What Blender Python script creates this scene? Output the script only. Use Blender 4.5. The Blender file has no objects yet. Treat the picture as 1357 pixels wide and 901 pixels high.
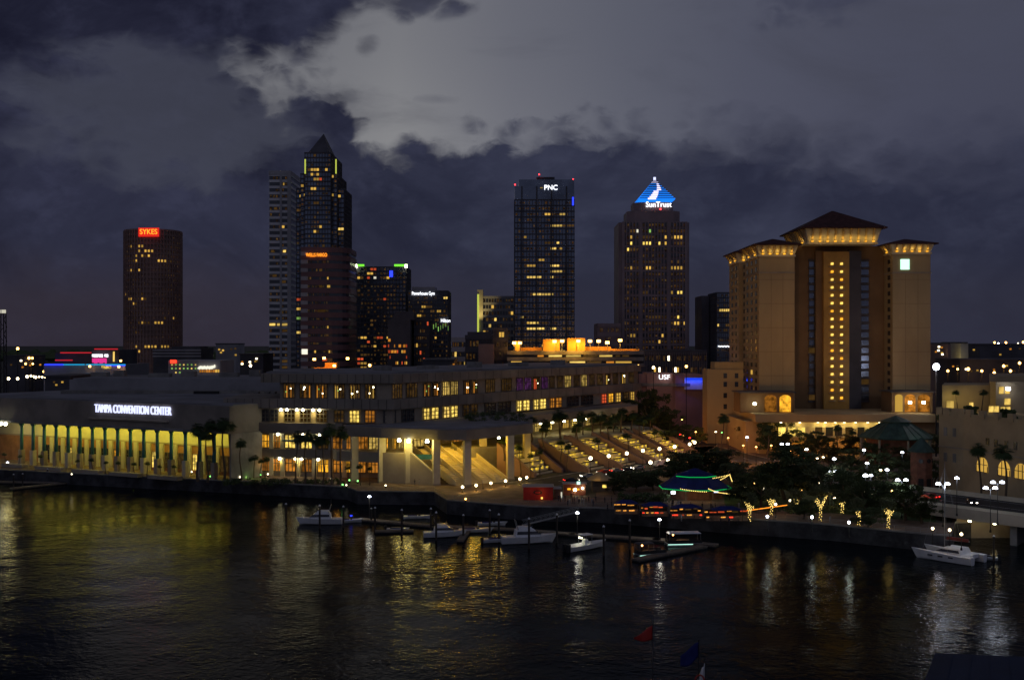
import bpy, bmesh, math, random
from mathutils import Vector

# ------------------------------------------------------------------ camera, sky, sun, exposure
F = 1455.0; CX = 678.5; HY = 452.0; CH = 45.0; G = 3.5
sc = bpy.context.scene
col = sc.collection
cam_d = bpy.data.cameras.new('camera'); cam = bpy.data.objects.new('camera', cam_d); col.objects.link(cam)
cam.location = (0, 0, CH); cam.rotation_euler = (math.radians(90), 0, 0)
cam_d.sensor_width = 36.0; cam_d.lens = 36.0 * F / 1357.0; cam_d.shift_y = 1.5 / 1357
cam_d.clip_start = 0.5; cam_d.clip_end = 20000
sc.camera = cam
sc.render.engine = 'CYCLES'
sc.view_settings.view_transform = 'Standard'; sc.view_settings.look = 'None'
sc.view_settings.exposure = 0.0; sc.view_settings.gamma = 1.0
sc.cycles.use_denoising = True; sc.cycles.max_bounces = 6; sc.cycles.sample_clamp_indirect = 4.0
sc.cycles.caustics_reflective = False; sc.cycles.caustics_refractive = False

def AZ(px): return math.degrees(math.atan((px - CX) / F))
def EL(px, py): return math.degrees(math.atan((HY - py) / math.hypot(F, px - CX)))

class NT:
    """tiny node-tree helper"""
    def __init__(s, tree): s.t = tree; s.n = tree.nodes; s.l = tree.links
    def new(s, ty, **kw):
        n = s.n.new(ty)
        for k, v in kw.items(): setattr(n, k, v)
        return n
    def put(s, sock, v):
        if isinstance(v, bpy.types.NodeSocket): s.l.new(v, sock)
        elif isinstance(v, (tuple, list)) and len(v) == 3 and sock.type == 'RGBA': sock.default_value = (*v, 1)
        else: sock.default_value = v
    def math(s, op, a, b=0.0, c=None, clamp=False):
        n = s.new('ShaderNodeMath', operation=op, use_clamp=clamp)
        s.put(n.inputs[0], a); s.put(n.inputs[1], b)
        if c is not None: s.put(n.inputs[2], c)
        return n.outputs[0]
    def smooth(s, x, lo, hi):
        n = s.new('ShaderNodeMapRange', interpolation_type='SMOOTHSTEP')
        s.put(n.inputs[0], x); s.put(n.inputs[1], lo); s.put(n.inputs[2], hi); n.inputs[3].default_value = 0; n.inputs[4].default_value = 1
        return n.outputs[0]
    def mix(s, f, a, b):
        n = s.new('ShaderNodeMix', data_type='RGBA')
        s.put(n.inputs[0], f); s.put(n.inputs[6], a); s.put(n.inputs[7], b)
        return n.outputs[2]
    def noise(s, vec, scale, detail=4, rough=.55, dist=0.0):
        n = s.new('ShaderNodeTexNoise')
        if vec is not None: s.l.new(vec, n.inputs['Vector'])
        n.inputs['Scale'].default_value = scale; n.inputs['Detail'].default_value = detail
        n.inputs['Roughness'].default_value = rough; n.inputs['Distortion'].default_value = dist
        return n.outputs[0]
    def xyz(s, a, b, c):
        n = s.new('ShaderNodeCombineXYZ'); s.put(n.inputs[0], a); s.put(n.inputs[1], b); s.put(n.inputs[2], c); return n.outputs[0]

def build_world():
    w = bpy.data.worlds.new('World'); sc.world = w; w.use_nodes = True
    t = NT(w.node_tree); t.n.clear()
    out = t.new('ShaderNodeOutputWorld'); bg = t.new('ShaderNodeBackground'); t.l.new(bg.outputs[0], out.inputs[0])
    tc = t.new('ShaderNodeTexCoord'); sep = t.new('ShaderNodeSeparateXYZ'); t.l.new(tc.outputs['Generated'], sep.inputs[0])
    X, Y, Z = sep.outputs
    az = t.math('MULTIPLY', t.math('ARCTAN2', X, Y), 180 / math.pi)
    el = t.math('MULTIPLY', t.math('ARCSINE', Z), 180 / math.pi)
    v = t.xyz(az, t.math('MULTIPLY', el, 1.6), 0.0)
    nb = t.math('SUBTRACT', t.noise(v, .17, 7, .50, .6), .5)
    nf = t.math('SUBTRACT', t.noise(v, .62, 7, .56, .5), .5)
    vo = t.new('ShaderNodeTexVoronoi', feature='F1'); vo.inputs['Scale'].default_value = .42; vo.inputs['Detail'].default_value = 1.5; vo.inputs['Roughness'].default_value = .5
    wv = t.new('ShaderNodeVectorMath', operation='ADD'); t.l.new(v, wv.inputs[0]); t.l.new(t.xyz(t.math('MULTIPLY', nb, 5.0), t.math('MULTIPLY', nf, 3.0), 0.0), wv.inputs[1]); t.l.new(wv.outputs[0], vo.inputs['Vector'])
    puff = t.math('SUBTRACT', .52, vo.outputs['Distance'])
    pert = t.math('ADD', t.math('MULTIPLY', nb, 2.0), t.math('SUBTRACT', t.math('MULTIPLY', nf, 1.5), t.math('MULTIPLY', puff, 2.0)))
    def curve(pts):
        c = t.new('ShaderNodeFloatCurve'); m = c.mapping; cu = m.curves[0]
        pts = [((AZ(px) + 40) / 80, min(1, max(0, EL(px, py) / 25))) for px, py in pts]
        cu.points[0].location = (0, pts[0][1]); cu.points[1].location = (1, pts[-1][1])
        for p in pts: cu.points.new(*p)
        for p in cu.points: p.handle_type = 'AUTO_CLAMPED'
        m.update()
        t.put(c.inputs['Value'], t.math('DIVIDE', t.math('ADD', az, 40.0), 80.0, clamp=True))
        return t.math('MULTIPLY', c.outputs[0], 25.0)
    L = curve([(180, -120), (270, 20), (300, 78), (330, 103), (368, 128), (390, 112), (405, 96), (432, 96), (452, 122), (468, 160), (480, 184), (520, 180),
               (570, 176), (640, 174), (700, 172), (800, 176), (900, 188), (1000, 206), (1100, 222), (1200, 232), (1357, 224), (1500, 215)])
    U = curve([(180, 260), (270, 150), (300, 100), (320, 92), (360, 86), (405, 78), (428, 62), (452, 34), (482, 0), (520, -90), (560, -190), (900, -200), (1500, -200)])
    g1 = t.smooth(t.math('ADD', t.math('SUBTRACT', el, L), pert), -.6, t.math('ADD', 1.15, t.math('MULTIPLY', t.smooth(az, 0.0, 16.0), 2.6)))
    g2 = t.smooth(t.math('ADD', t.math('SUBTRACT', U, el), pert), -.7, 1.8)
    # the cloud deck above the photographed sky closes again beyond 26 degrees
    gap = t.math('MULTIPLY', g1, g2)
    for px, py, rx, ry, k in ((487, 60, .9, .7, .5), (455, 122, 1.2, 1.0, .7), (582, 133, 1.5, .35, .28), (545, 4, 4.0, 1.3, .85), (1090, 4, 5.0, 1.5, .6), (900, 168, 1.6, .5, .5)):
        a1 = t.math('DIVIDE', t.math('SUBTRACT', az, AZ(px)), rx); a2 = t.math('DIVIDE', t.math('SUBTRACT', el, EL(px, py)), ry)
        bl = t.math('SUBTRACT', 1.0, t.math('ADD', t.math('MULTIPLY', a1, a1), t.math('MULTIPLY', a2, a2)))
        bl = t.smooth(t.math('SUBTRACT', bl, t.math('MULTIPLY', pert, .5)), -.1, .9)
        gap = t.math('MULTIPLY', gap, t.math('SUBTRACT', 1.0, t.math('MULTIPLY', bl, k)))
    ramp = t.new('ShaderNodeValToRGB'); cr = ramp.color_ramp
    t.put(ramp.inputs[0], t.math('DIVIDE', t.math('ADD', az, 30.0), 60.0, clamp=True))
    cr.elements[0].position = 0; cr.elements[0].color = (.16, .16, .168, 1)
    cr.elements[1].position = 1; cr.elements[1].color = (.045, .047, .078, 1)
    for p, c in ((.30, (.20, .20, .21, 1)), (.40, (.26, .26, .268, 1)), (.50, (.175, .178, .206, 1)), (.60, (.120, .125, .160, 1)), (.70, (.082, .086, .125, 1)), (.82, (.060, .063, .100, 1))):
        e = cr.elements.new(p); e.color = c
    sky = ramp.outputs[0]
    vs = t.xyz(t.math('MULTIPLY', az, .35), el, 3.0)
    thin = t.smooth(t.noise(vs, .22, 6, .6, .5), .46, .70)
    topdim = t.smooth(el, 6.0, 17.0)
    sky = t.mix(t.math('MULTIPLY', thin, .38), sky, (.040, .040, .058))
    sky = t.mix(t.math('MULTIPLY', topdim, .45), sky, (.075, .080, .112))
    # clouds
    cn = t.math('ADD', t.math('MULTIPLY', t.smooth(t.noise(v, .085, 8, .6, .6), .36, .66), .7), t.math('MULTIPLY', t.smooth(t.math('ADD', t.noise(v, .38, 8, .62, .5), t.math('MULTIPLY', puff, .25)), .36, .68), .36))
    left = t.smooth(az, 4.0, -20.0)
    dark = t.mix(left, (.0200, .0220, .0440), (.0090, .0092, .0215))
    mid = t.mix(left, (.043, .047, .082), (.034, .036, .068))
    cl = t.mix(cn, dark, mid)
    # paler cloud bank left of the gap
    d1 = t.math('DIVIDE', t.math('ADD', az, 17.5), 6.5); d2 = t.math('DIVIDE', t.math('SUBTRACT', el, 11.2), 3.2)
    bank = t.math('SUBTRACT', 1.0, t.math('ADD', t.math('MULTIPLY', d1, d1), t.math('MULTIPLY', d2, d2)))
    bank = t.smooth(t.math('ADD', bank, t.math('MULTIPLY', pert, .55)), -.25, .9)
    cl = t.mix(t.math('MULTIPLY', bank, .62), cl, (.062, .066, .094))
    # dusk band near the horizon
    hz = t.smooth(t.math('ADD', el, t.math('MULTIPLY', nb, 3.0)), 5.2, 1.6)
    cl = t.mix(t.math('MULTIPLY', hz, .8), cl, t.mix(left, (.025, .025, .043), (.031, .025, .037)))
    c = t.mix(gap, cl, sky)
    # overhead and behind the viewer: open dusk cloud, even
    up = t.smooth(el, 17.6, 21.0)
    back = t.smooth(Y, .2, -.3)
    zen = t.mix(t.noise(tc.outputs['Generated'], 3.0, 5), (.014, .015, .027), (.034, .036, .056))
    zen = t.mix(t.smooth(Y, .3, .75), zen, (.009, .010, .017))
    c = t.mix(t.math('MAXIMUM', up, back), c, zen)
    c = t.mix(back, c, (.100, .106, .152))
    below = t.smooth(el, -.2, -2.0)
    c = t.mix(below, c, (.006, .006, .008))
    ns = t.new('ShaderNodeTexSky', sky_type='NISHITA'); ns.sun_disc = False
    ns.sun_elevation = math.radians(12.0); ns.sun_rotation = math.radians(160)
    add = t.new('ShaderNodeMix', data_type='RGBA', blend_type='ADD'); add.inputs[0].default_value = 1
    t.l.new(c, add.inputs[6])
    sm = t.new('ShaderNodeVectorMath', operation='SCALE'); t.l.new(ns.outputs[0], sm.inputs[0]); sm.inputs['Scale'].default_value = .00025
    t.l.new(sm.outputs[0], add.inputs[7])
    t.l.new(add.outputs[2], bg.inputs[0]); bg.inputs[1].default_value = 1.0
build_world()
sun_d = bpy.data.lights.new('sun', 'SUN'); sun = bpy.data.objects.new('sun', sun_d); col.objects.link(sun)
sun_d.energy = 0.02; sun_d.angle = math.radians(20); sun_d.color = (1, .9, .8)
sun.rotation_euler = (math.radians(80), 0, math.radians(192))

# ------------------------------------------------------------------ helpers
random.seed(7)
def P(px, Y): return (px - CX) * Y / F
def ZZ(py, Y): return CH - (py - HY) * Y / F
def YG(py, z=G): return (CH - z) * F / (py - HY)
def pt(px, py, z=G):
    Y = YG(py, z); return (P(px, Y), Y)

def mat(name, c, rough=.8, var=.25, scale=.35, metal=0.0, bump=0.0, spec=.3, stretch=(1, 1, 1)):
    m = bpy.data.materials.new(name); m.use_nodes = True
    t = NT(m.node_tree); b = t.n['Principled BSDF']
    tc = t.new('ShaderNodeTexCoord'); mp = t.new('ShaderNodeMapping'); mp.inputs['Scale'].default_value = stretch
    t.l.new(tc.outputs['Object'], mp.inputs[0])
    n = t.noise(mp.outputs[0], scale, 6, .62)
    f = t.smooth(n, .32, .68)
    lo = tuple(max(0, x * (1 - var)) for x in c); hi = tuple(min(1, x * (1 + var)) for x in c)
    t.l.new(t.mix(f, lo, hi), b.inputs['Base Color'])
    b.inputs['Roughness'].default_value = rough; b.inputs['Metallic'].default_value = metal
    b.inputs['Specular IOR Level'].default_value = spec
    if bump:
        bp = t.new('ShaderNodeBump'); bp.inputs['Strength'].default_value = .6; bp.inputs['Distance'].default_value = bump
        t.l.new(t.noise(mp.outputs[0], scale * 8, 4), bp.inputs['Height']); t.l.new(bp.outputs[0], b.inputs['Normal'])
    return m

def emat(name, c, s, var=0.0, sample=False, patt=0.0):
    """light-giving surface; var = lamp-to-lamp spread, patt = uneven interior"""
    m = bpy.data.materials.new(name); m.use_nodes = True
    t = NT(m.node_tree); t.n.clear()
    o = t.new('ShaderNodeOutputMaterial'); e = t.new('ShaderNodeEmission'); t.l.new(e.outputs[0], o.inputs[0])
    e.inputs[0].default_value = (*c, 1)
    k = s
    if var:
        oi = t.new('ShaderNodeObjectInfo')
        k = t.math('MULTIPLY', t.math('ADD', t.math('MULTIPLY', oi.outputs['Random'], var), 1 - var * .6), s)
    if patt:
        tc = t.new('ShaderNodeTexCoord')
        n = t.smooth(t.noise(tc.outputs['Object'], patt, 3, .6), .3, .7)
        k = t.math('MULTIPLY', t.math('ADD', t.math('MULTIPLY', n, 1.1), .25), k)
    t.put(e.inputs[1], k)
    try: m.cycles.emission_sampling = 'AUTO' if sample else 'NONE'
    except Exception: pass
    return m

ORG = {}
class MB:
    def __init__(s): s.v = []; s.f = []; s.sm = False
    def add(s, vs, fs):
        n = len(s.v); s.v += [tuple(v) for v in vs]; s.f += [tuple(i + n for i in f) for f in fs]; return s
    def box(s, x0, x1, y0, y1, z0, z1):
        return s.prism([(x0, y0), (x1, y0), (x1, y1), (x0, y1)], z0, z1)
    def prism(s, p, z0, z1, p1=None):
        n = len(p); q = p1 or p
        return s.add([(x, y, z0) for x, y in p] + [(x, y, z1) for x, y in q],
                     [tuple(range(n - 1, -1, -1)), tuple(range(n, 2 * n))] + [(i, (i + 1) % n, n + (i + 1) % n, n + i) for i in range(n)])
    def obox(s, c, u, hx, hy, z0, z1):
        px, py = -u[1], u[0]
        return s.prism([(c[0] + a * hx * u[0] + b * hy * px, c[1] + a * hx * u[1] + b * hy * py) for a, b in ((-1, -1), (1, -1), (1, 1), (-1, 1))], z0, z1)
    def tube(s, p, q, r, r1=None, n=8):
        p = Vector(p); q = Vector(q); r1 = r if r1 is None else r1
        d = (q - p).normalized(); a = d.orthogonal().normalized(); b = d.cross(a)
        vs = []
        for c, rr in ((p, r), (q, r1)):
            for i in range(n):
                t = 2 * math.pi * i / n; vs.append(c + (a * math.cos(t) + b * math.sin(t)) * rr)
        return s.add(vs, [tuple(range(n - 1, -1, -1)), tuple(range(n, 2 * n))] + [(i, (i + 1) % n, n + (i + 1) % n, n + i) for i in range(n)])
    def lathe(s, c, prof, n=12):
        vs = []; k = len(prof)
        for r, z in prof:
            for i in range(n):
                t = 2 * math.pi * i / n; vs.append((c[0] + r * math.cos(t), c[1] + r * math.sin(t), c[2] + z))
        fs = [(j * n + i, j * n + (i + 1) % n, (j + 1) * n + (i + 1) % n, (j + 1) * n + i) for j in range(k - 1) for i in range(n)]
        fs += [tuple(range(n - 1, -1, -1)), tuple(range((k - 1) * n, k * n))]
        return s.add(vs, fs)
    def ball(s, c, r, n=8, m=5, sz=1.0):
        return s.lathe((c[0], c[1], c[2]), [(max(.02 * r, r * math.sin(math.pi * j / m)), -r * sz * math.cos(math.pi * j / m)) for j in range(m + 1)], n)
    def face(s, *vs): return s.add(vs, [tuple(range(len(vs)))])
    def build(s, name, m, parent=None, w=True, smooth=False):
        me = bpy.data.meshes.new(name)
        o = (0, 0, 0)
        if parent is not None and w: o = ORG.get(parent.name, (0, 0, 0))
        me.from_pydata([(a - o[0], b - o[1], c - o[2]) for a, b, c in s.v], [], s.f)
        if len(s.f) < 60000:
            bm = bmesh.new(); bm.from_mesh(me); bmesh.ops.recalc_face_normals(bm, faces=bm.faces); bm.to_mesh(me); bm.free()
        me.materials.append(m)
        if smooth: me.polygons.foreach_set('use_smooth', [True] * len(me.polygons))
        ob = bpy.data.objects.new(name, me); col.objects.link(ob)
        if parent is not None:
            ob.parent = parent; ORG[ob.name] = ORG.get(parent.name, (0, 0, 0)) if w else (0, 0, 0)
        return ob

def tag(o, label=None, cat=None, group=None, kind=None):
    if label: o['label'] = label
    if cat: o['category'] = cat
    if group: o['group'] = group
    if kind: o['kind'] = kind
    return o
def thing(name, label, cat, loc, group=None, rz=0.0):
    o = bpy.data.objects.new(name, None); col.objects.link(o); o.empty_display_size = .5
    o.location = loc; o.rotation_euler = (0, 0, rz); ORG[o.name] = tuple(loc)
    return tag(o, label, cat, group)
def kids(o): return [c for c in bpy.data.objects if c.parent is o]
def copy_tree(o, parent=None):
    c = o.copy(); col.objects.link(c); c.parent = parent
    for ch in list(o.children): copy_tree(ch, c)
    return c
def place(proto, first, loc, rz, label, group, scale=1.0):
    o = proto if first else copy_tree(proto)
    o.location = loc; o.rotation_euler = (0, 0, rz); o.scale = (scale,) * 3 if not isinstance(scale, tuple) else scale
    return tag(o, label, None, group)
UNIT = {}
def unit(name, m, parent, loc, sx, sy, sz, ang=0.0):
    """one small box part (a window, a lamp) with shared mesh data; loc in world"""
    k = (name, m.name)
    if k not in UNIT:
        b = MB().box(-.5, .5, -.5, .5, -.5, .5); me = bpy.data.meshes.new(name); me.from_pydata(b.v, [], b.f); me.materials.append(m); UNIT[k] = me
    o = bpy.data.objects.new(name, UNIT[k]); col.objects.link(o); o.parent = parent
    g = ORG.get(parent.name, (0, 0, 0)); o.location = (loc[0] - g[0], loc[1] - g[1], loc[2] - g[2]); o.scale = (sx, sy, sz); o.rotation_euler = (0, 0, ang)
    return o
def light(kind, loc, energy, c, parent=None, radius=.3, rot=None, size=None, spot=None):
    d = bpy.data.lights.new('lamp_light', kind); d.energy = energy; d.color = c
    if kind in ('POINT', 'SPOT'): d.shadow_soft_size = radius
    if kind == 'AREA' and size: d.shape = 'RECTANGLE'; d.size, d.size_y = size
    if spot: d.spot_size = math.radians(spot); d.spot_blend = .8
    o = bpy.data.objects.new('lamp_light', d); col.objects.link(o)
    g = (0, 0, 0)
    if parent is not None: o.parent = parent; g = ORG.get(parent.name, (0, 0, 0))
    o.location = (loc[0] - g[0], loc[1] - g[1], loc[2] - g[2])
    if rot: o.rotation_euler = rot
    return o
def aim(a, b):
    return (Vector(b) - Vector(a)).to_track_quat('-Z', 'Y').to_euler()
def text(body, m, parent, loc, size, ang=0.0, depth=.25, name='sign_lettering', width=None, bold=0.0):
    cu = bpy.data.curves.new(name, 'FONT'); cu.body = body; cu.size = size; cu.extrude = depth; cu.align_x = 'CENTER'; cu.align_y = 'CENTER'
    cu.offset = bold * size; cu.materials.append(m)
    tmp = bpy.data.objects.new('tmp', cu); col.objects.link(tmp)
    dg = bpy.context.evaluated_depsgraph_get(); me = bpy.data.meshes.new_from_object(tmp.evaluated_get(dg)); bpy.data.objects.remove(tmp)
    o = bpy.data.objects.new(name, me); col.objects.link(o); o.parent = parent
    g = ORG.get(parent.name, (0, 0, 0)); o.location = (loc[0] - g[0], loc[1] - g[1], loc[2] - g[2]); o.rotation_euler = (math.radians(90), 0, ang)
    if width:
        xs = [v.co.x for v in me.vertices]; o.scale = (width / (max(xs) - min(xs)), 1, 1)
    return o
ORD = ['leftmost', 'second from left', 'third from left', 'fourth from left', 'fifth from left', 'sixth from left', 'seventh from left', 'eighth from left',
       'ninth from left', 'tenth from left', 'eleventh from left', 'twelfth from left', 'thirteenth from left', 'fourteenth from left', 'fifteenth from left', 'sixteenth from left']
def nth(i, n): return 'rightmost' if i == n - 1 else ORD[i] if i < n / 2 else ['', 'second', 'third', 'fourth', 'fifth', 'sixth', 'seventh', 'eighth', 'ninth', 'tenth', 'eleventh'][n - 1 - i] + ' from right'

# ------------------------------------------------------------------ materials
M = dict(
    beige=mat('beige_stucco', (.40, .31, .19), .9, .15, .1, bump=.03),
    conc=mat('pale_concrete', (.33, .28, .22), .85, .18, .12, bump=.05), conc_d=mat('grey_concrete', (.22, .21, .20), .9, .3, .15, bump=.05),
    roof=mat('roof_membrane', (.22, .215, .23), .9, .25, .06), fascia=mat('fascia_concrete', (.23, .20, .17), .85, .2, .1, bump=.04),
    teal=mat('teal_paint', (.05, .20, .24), .5, .15, .5), terra=mat('terracotta_panel', (.40, .19, .08), .8, .2, .3),
    wallp=mat('cream_wall', (.55, .50, .38), .85, .12, .2, bump=.03), dark=mat('dark_metal', (.02, .02, .022), .5, .3, .6),
    glass=mat('dark_glass', (.040, .045, .062), .22, .2, .05, metal=.35, spec=.8), glassb=mat('blue_glass', (.14, .165, .225), .25, .3, .05, metal=.85, spec=1.0),
    frame=mat('window_frame', (.10, .09, .08), .6, .2, .5), tan=mat('tan_stucco', (.43, .315, .165), .9, .12, .06, bump=.03, stretch=(1, 1, .4)),
    tanb=mat('brown_stucco', (.20, .125, .065), .9, .15, .08), rooft=mat('maroon_roof_tiles', (.07, .028, .026), .8, .3, .5),
    green=mat('green_copper_roof', (.045, .08, .068), .6, .3, .4), brick=mat('red_brick', (.20, .09, .06), .9, .25, .8),
    asph=mat('asphalt', (.05, .05, .05), .9, .3, .2), pave=mat('paving', (.17, .12, .09), .9, .3, .25, bump=.02), kerb=mat('kerb_stone', (.30, .28, .26), .9, .15, .5),
    land=mat('earth', (.06, .06, .05), .95, .4, .02), stone=mat('seawall_stone', (.05, .05, .055), .9, .5, .25, bump=.1), grassm=mat('lawn', (.035, .07, .02), .95, .4, .3),
    leaf=mat('tree_leaves', (.060, .085, .030), .7, .45, .5), leaf2=mat('olive_leaves', (.075, .085, .034), .7, .4, .5), palm=mat('palm_fronds', (.045, .075, .028), .6, .4, .6),
    bark=mat('bark', (.12, .09, .065), .95, .35, 1.5, stretch=(1, 1, .2)), white=mat('white_gelcoat', (.72, .73, .75), .35, .06, .6, spec=.5),
    grey=mat('grey_paint', (.28, .29, .31), .5, .15, .5), navy=mat('navy_canvas', (.012, .02, .13), .8, .2, .6), red=mat('red_paint', (.34, .025, .02), .5, .15, .5),
    wood=mat('weathered_dock_planks', (.17, .14, .11), .9, .3, .8, stretch=(.3, 3, 1)), pile=mat('dark_timber_pile', (.05, .042, .036), .9, .4, 1.0),
    sail=mat('maroon_canvas', (.10, .02, .02), .8, .2, 1), steel=mat('galvanised_steel', (.25, .26, .27), .45, .15, 1, metal=.6), skin=mat('skin', (.35, .20, .14), .6, .1, 3), cloth=mat('dark_clothes', (.035, .035, .05), .9, .3, 2),
    tbrown=mat('brown_granite', (.27, .165, .14), .55, .2, .05, spec=.5), tred=mat('red_granite', (.15, .075, .08), .5, .2, .05, spec=.5), tmauve=mat('mauve_granite', (.27, .20, .21), .6, .2, .05),
    tgrey=mat('grey_panels', (.34, .33, .35), .7, .15, .05), tpale=mat('pale_panels', (.58, .57, .60), .7, .12, .05), tdark=mat('charcoal_panels', (.075, .072, .085), .6, .3, .05), blueroof=mat('blue_standing_seam_roof', (.012, .022, .055), .55, .2, .5),
)
E = dict(
    amber=emat('amber_window_light', (1, .58, .10), .62, .9), yellow=emat('yellow_window_light', (1, .66, .15), .70, .8, patt=.6), orange=emat('orange_window_light', (1, .36, .04), .42, .7, patt=.5),
    dim=emat('dim_window_light', (1, .52, .14), .05, .8, patt=.5), white=emat('white_window_light', (1, .95, .75), .9, .6), redw=emat('red_window_light', (1, .13, .04), .55, .9),
    greenw=emat('green_window_light', (.5, 1, .2), .5, .8), purple=emat('purple_window_light', (.5, .12, .6), .12, .9, patt=.6),
    bright=emat('bright_window_light', (1, .68, .13), 1.15, .3, patt=.7), hot=emat('orange_room_light', (1, .45, .03), 1.1, .3, patt=.4),
    flood=emat('flood_lens', (1, .95, .62), 18, sample=False), globe=emat('lamp_globe_glow', (1, .78, .45), 9, .4, sample=False), metal=emat('white_lamp_glow', (.80, .86, 1), 14, .4, sample=False),
    sodium=emat('sodium_lamp_glow', (1, .50, .12), 10, .4, sample=False), small=emat('small_bulb_glow', (1, .86, .55), 5, .5), bulbs=emat('string_bulb_glow', (1, .70, .18), 2.2),
    tail=emat('tail_lamp_glow', (1, .03, .02), 4, .4), head=emat('head_lamp_glow', (1, .92, .75), 9, .4), sred=emat('red_sign_glow', (1, .05, .02), 2.0), syel=emat('yellow_letter_glow', (1, .55, .10), 1.6),
    swhite=emat('white_sign_glow', (.92, .95, 1), 2.2), sblue=emat('blue_sign_glow', (.02, .04, 1), 2.4), scyan=emat('cyan_neon_glow', (.02, .45, .85), .8), spink=emat('pink_neon_glow', (1, .05, .35), .8),
    sgreen=emat('green_neon_glow', (.01, .75, .15), .55), sorange=emat('orange_letter_glow', (1, .28, .02), 2.0), bev=emat('blue_wall_wash', (.01, .06, 1), .9), lawn=emat('green_flood_lens', (.25, 1, .2), 4, .4),
    white2=emat('sign_tile_glow', (.55, 1, .82), 1.6), violet=emat('violet_letter_glow', (.62, .66, 1), 1.5), barglow=emat('bar_light_glow', (1, .40, .06), 1.3, .8, patt=1.5), redneon=emat('red_neon_line', (.9, .03, .05), .6),
    pyr=emat('blue_pyramid_tubes', (.01, .22, 1), 1.2), pyrw=emat('white_pyramid_tubes', (.70, .66, 1), 1.8), gbright=emat('green_roof_lamp', (.22, 1, .05), 1.1), limew=emat('lime_strip_light', (.75, .85, .12), .7),
    soffit=emat('soffit_lamp_glow', (.95, .82, .09), 13),
    barlow=emat('patio_bar_glow', (1, .36, .05), .7, .9, patt=2.0),
    step=emat('lit_step_glow', (1, .64, .06), .95, .9, patt=1.2),
    redtop=emat('red_beacon', (1, .04, .05), 5),
)

def faint_mat():
    """hundreds of windows with blinds or screens glowing faintly, uneven from pane to pane"""
    m = bpy.data.materials.new('faint_window_light'); m.use_nodes = True; t = NT(m.node_tree); t.n.clear()
    o = t.new('ShaderNodeOutputMaterial'); e = t.new('ShaderNodeEmission'); t.l.new(e.outputs[0], o.inputs[0]); g = t.new('ShaderNodeNewGeometry')
    tc = t.new('ShaderNodeTexCoord'); n = t.noise(tc.outputs['Object'], .19, 4, .7); n2 = t.noise(tc.outputs['Object'], .9, 1, .5)
    k = t.math('ADD', t.math('MULTIPLY', t.smooth(n, .42, .72), .075), t.math('MULTIPLY', t.smooth(n2, .45, .75), .035))
    t.l.new(t.mix(t.smooth(n2, .35, .65), (1, .34, .08), (1, .62, .22)), e.inputs[0]); t.put(e.inputs[1], t.math('ADD', k, .006)); m.cycles.emission_sampling = 'NONE'
    return m
FAINT = faint_mat()
def faint(root, x0, x1, y, z0, z1, nf, nb, dens=.5, seed=0, proud=.08, wf=.62, hf=.45, side=None):
    r = random.Random(seed); b = MB(); dx = (x1 - x0) / nb; dz = (z1 - z0) / nf
    for i in range(nf):
        row = r.random()
        for k in range(nb):
            if r.random() < dens * (.5 + row):
                x = x0 + dx * (k + .5); z = z0 + dz * (i + .5); w = dx * wf / 2 * r.uniform(.6, 1.1); h = dz * hf / 2 * r.uniform(.7, 1.1); b.box(x - w, x + w, y - proud, y + .05, z - h, z + h)
    o = b.build('faint_windows', FAINT, root); o['kind'] = 'stuff'; return o
# ------------------------------------------------------------------ water, land, roads
def water():
    m = bpy.data.materials.new('river_water'); m.use_nodes = True
    t = NT(m.node_tree); b = t.n['Principled BSDF']
    b.inputs['Base Color'].default_value = (.006, .009, .012, 1); b.inputs['Roughness'].default_value = .08; b.inputs['IOR'].default_value = 1.062
    tc = t.new('ShaderNodeTexCoord'); mp = t.new('ShaderNodeMapping'); mp.inputs['Scale'].default_value = (.95, 1.0, 1); mp.inputs['Rotation'].default_value = (0, 0, .5)
    t.l.new(tc.outputs['Object'], mp.inputs[0])
    a = t.math('ADD', t.noise(mp.outputs[0], .78, 3, .55, .4), t.math('MULTIPLY', t.noise(mp.outputs[0], .21, 2, .5, .3), 1.1)); c = t.noise(mp.outputs[0], 1.9, 3, .6, .4); d = t.noise(mp.outputs[0], .05, 2)
    h = t.math('ADD', t.math('MULTIPLY', a, 1.0), t.math('MULTIPLY', c, .28))
    h = t.math('MULTIPLY', h, t.math('ADD', t.math('MULTIPLY', t.smooth(d, .35, .65), .9), .55))
    bp = t.new('ShaderNodeBump'); bp.inputs['Strength'].default_value = 1.0; bp.inputs['Distance'].default_value = .098
    t.l.new(h, bp.inputs['Height']); t.l.new(bp.outputs[0], b.inputs['Normal'])
    MB().face((-3000, -200, 0), (3000, -200, 0), (3000, 420, 0), (-3000, 420, 0)).build('river_water', m)['kind'] = 'structure'
water()
SHORE = [(-500, 602), (-200, 622), (0, 637), (150, 645), (300, 653), (460, 662), (474, 668), (575, 669), (592, 681), (700, 690), (790, 692), (830, 695), (960, 706), (1100, 716), (1200, 727), (1240, 731), (1261, 732), (1266, 713), (1420, 711), (1900, 711)]
SH = [pt(px, py, 0.0) for px, py in SHORE]
def inset(p, d):
    r = math.hypot(*p); return (p[0] * (1 + d / r), p[1] * (1 + d / r))
def shore_strip(i0, i1, d0, d1, z, name, m, kind='structure'):
    b = MB()
    for i in range(i0, i1):
        a, c = SH[i], SH[i + 1]
        b.face(*[(*inset(q, d), z) for q, d in ((a, d0), (c, d0), (c, d1), (a, d1))])
    o = b.build(name, m); o['kind'] = kind; return o
b = MB()
for a, c in zip(SH, SH[1:]):
    b.face((*a, G), (*c, G), (c[0] * 9000 / c[1], 9000, G), (a[0] * 9000 / a[1], 9000, G))
b.build('ground', M['land'])['kind'] = 'structure'
b = MB(); cp = MB()
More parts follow.
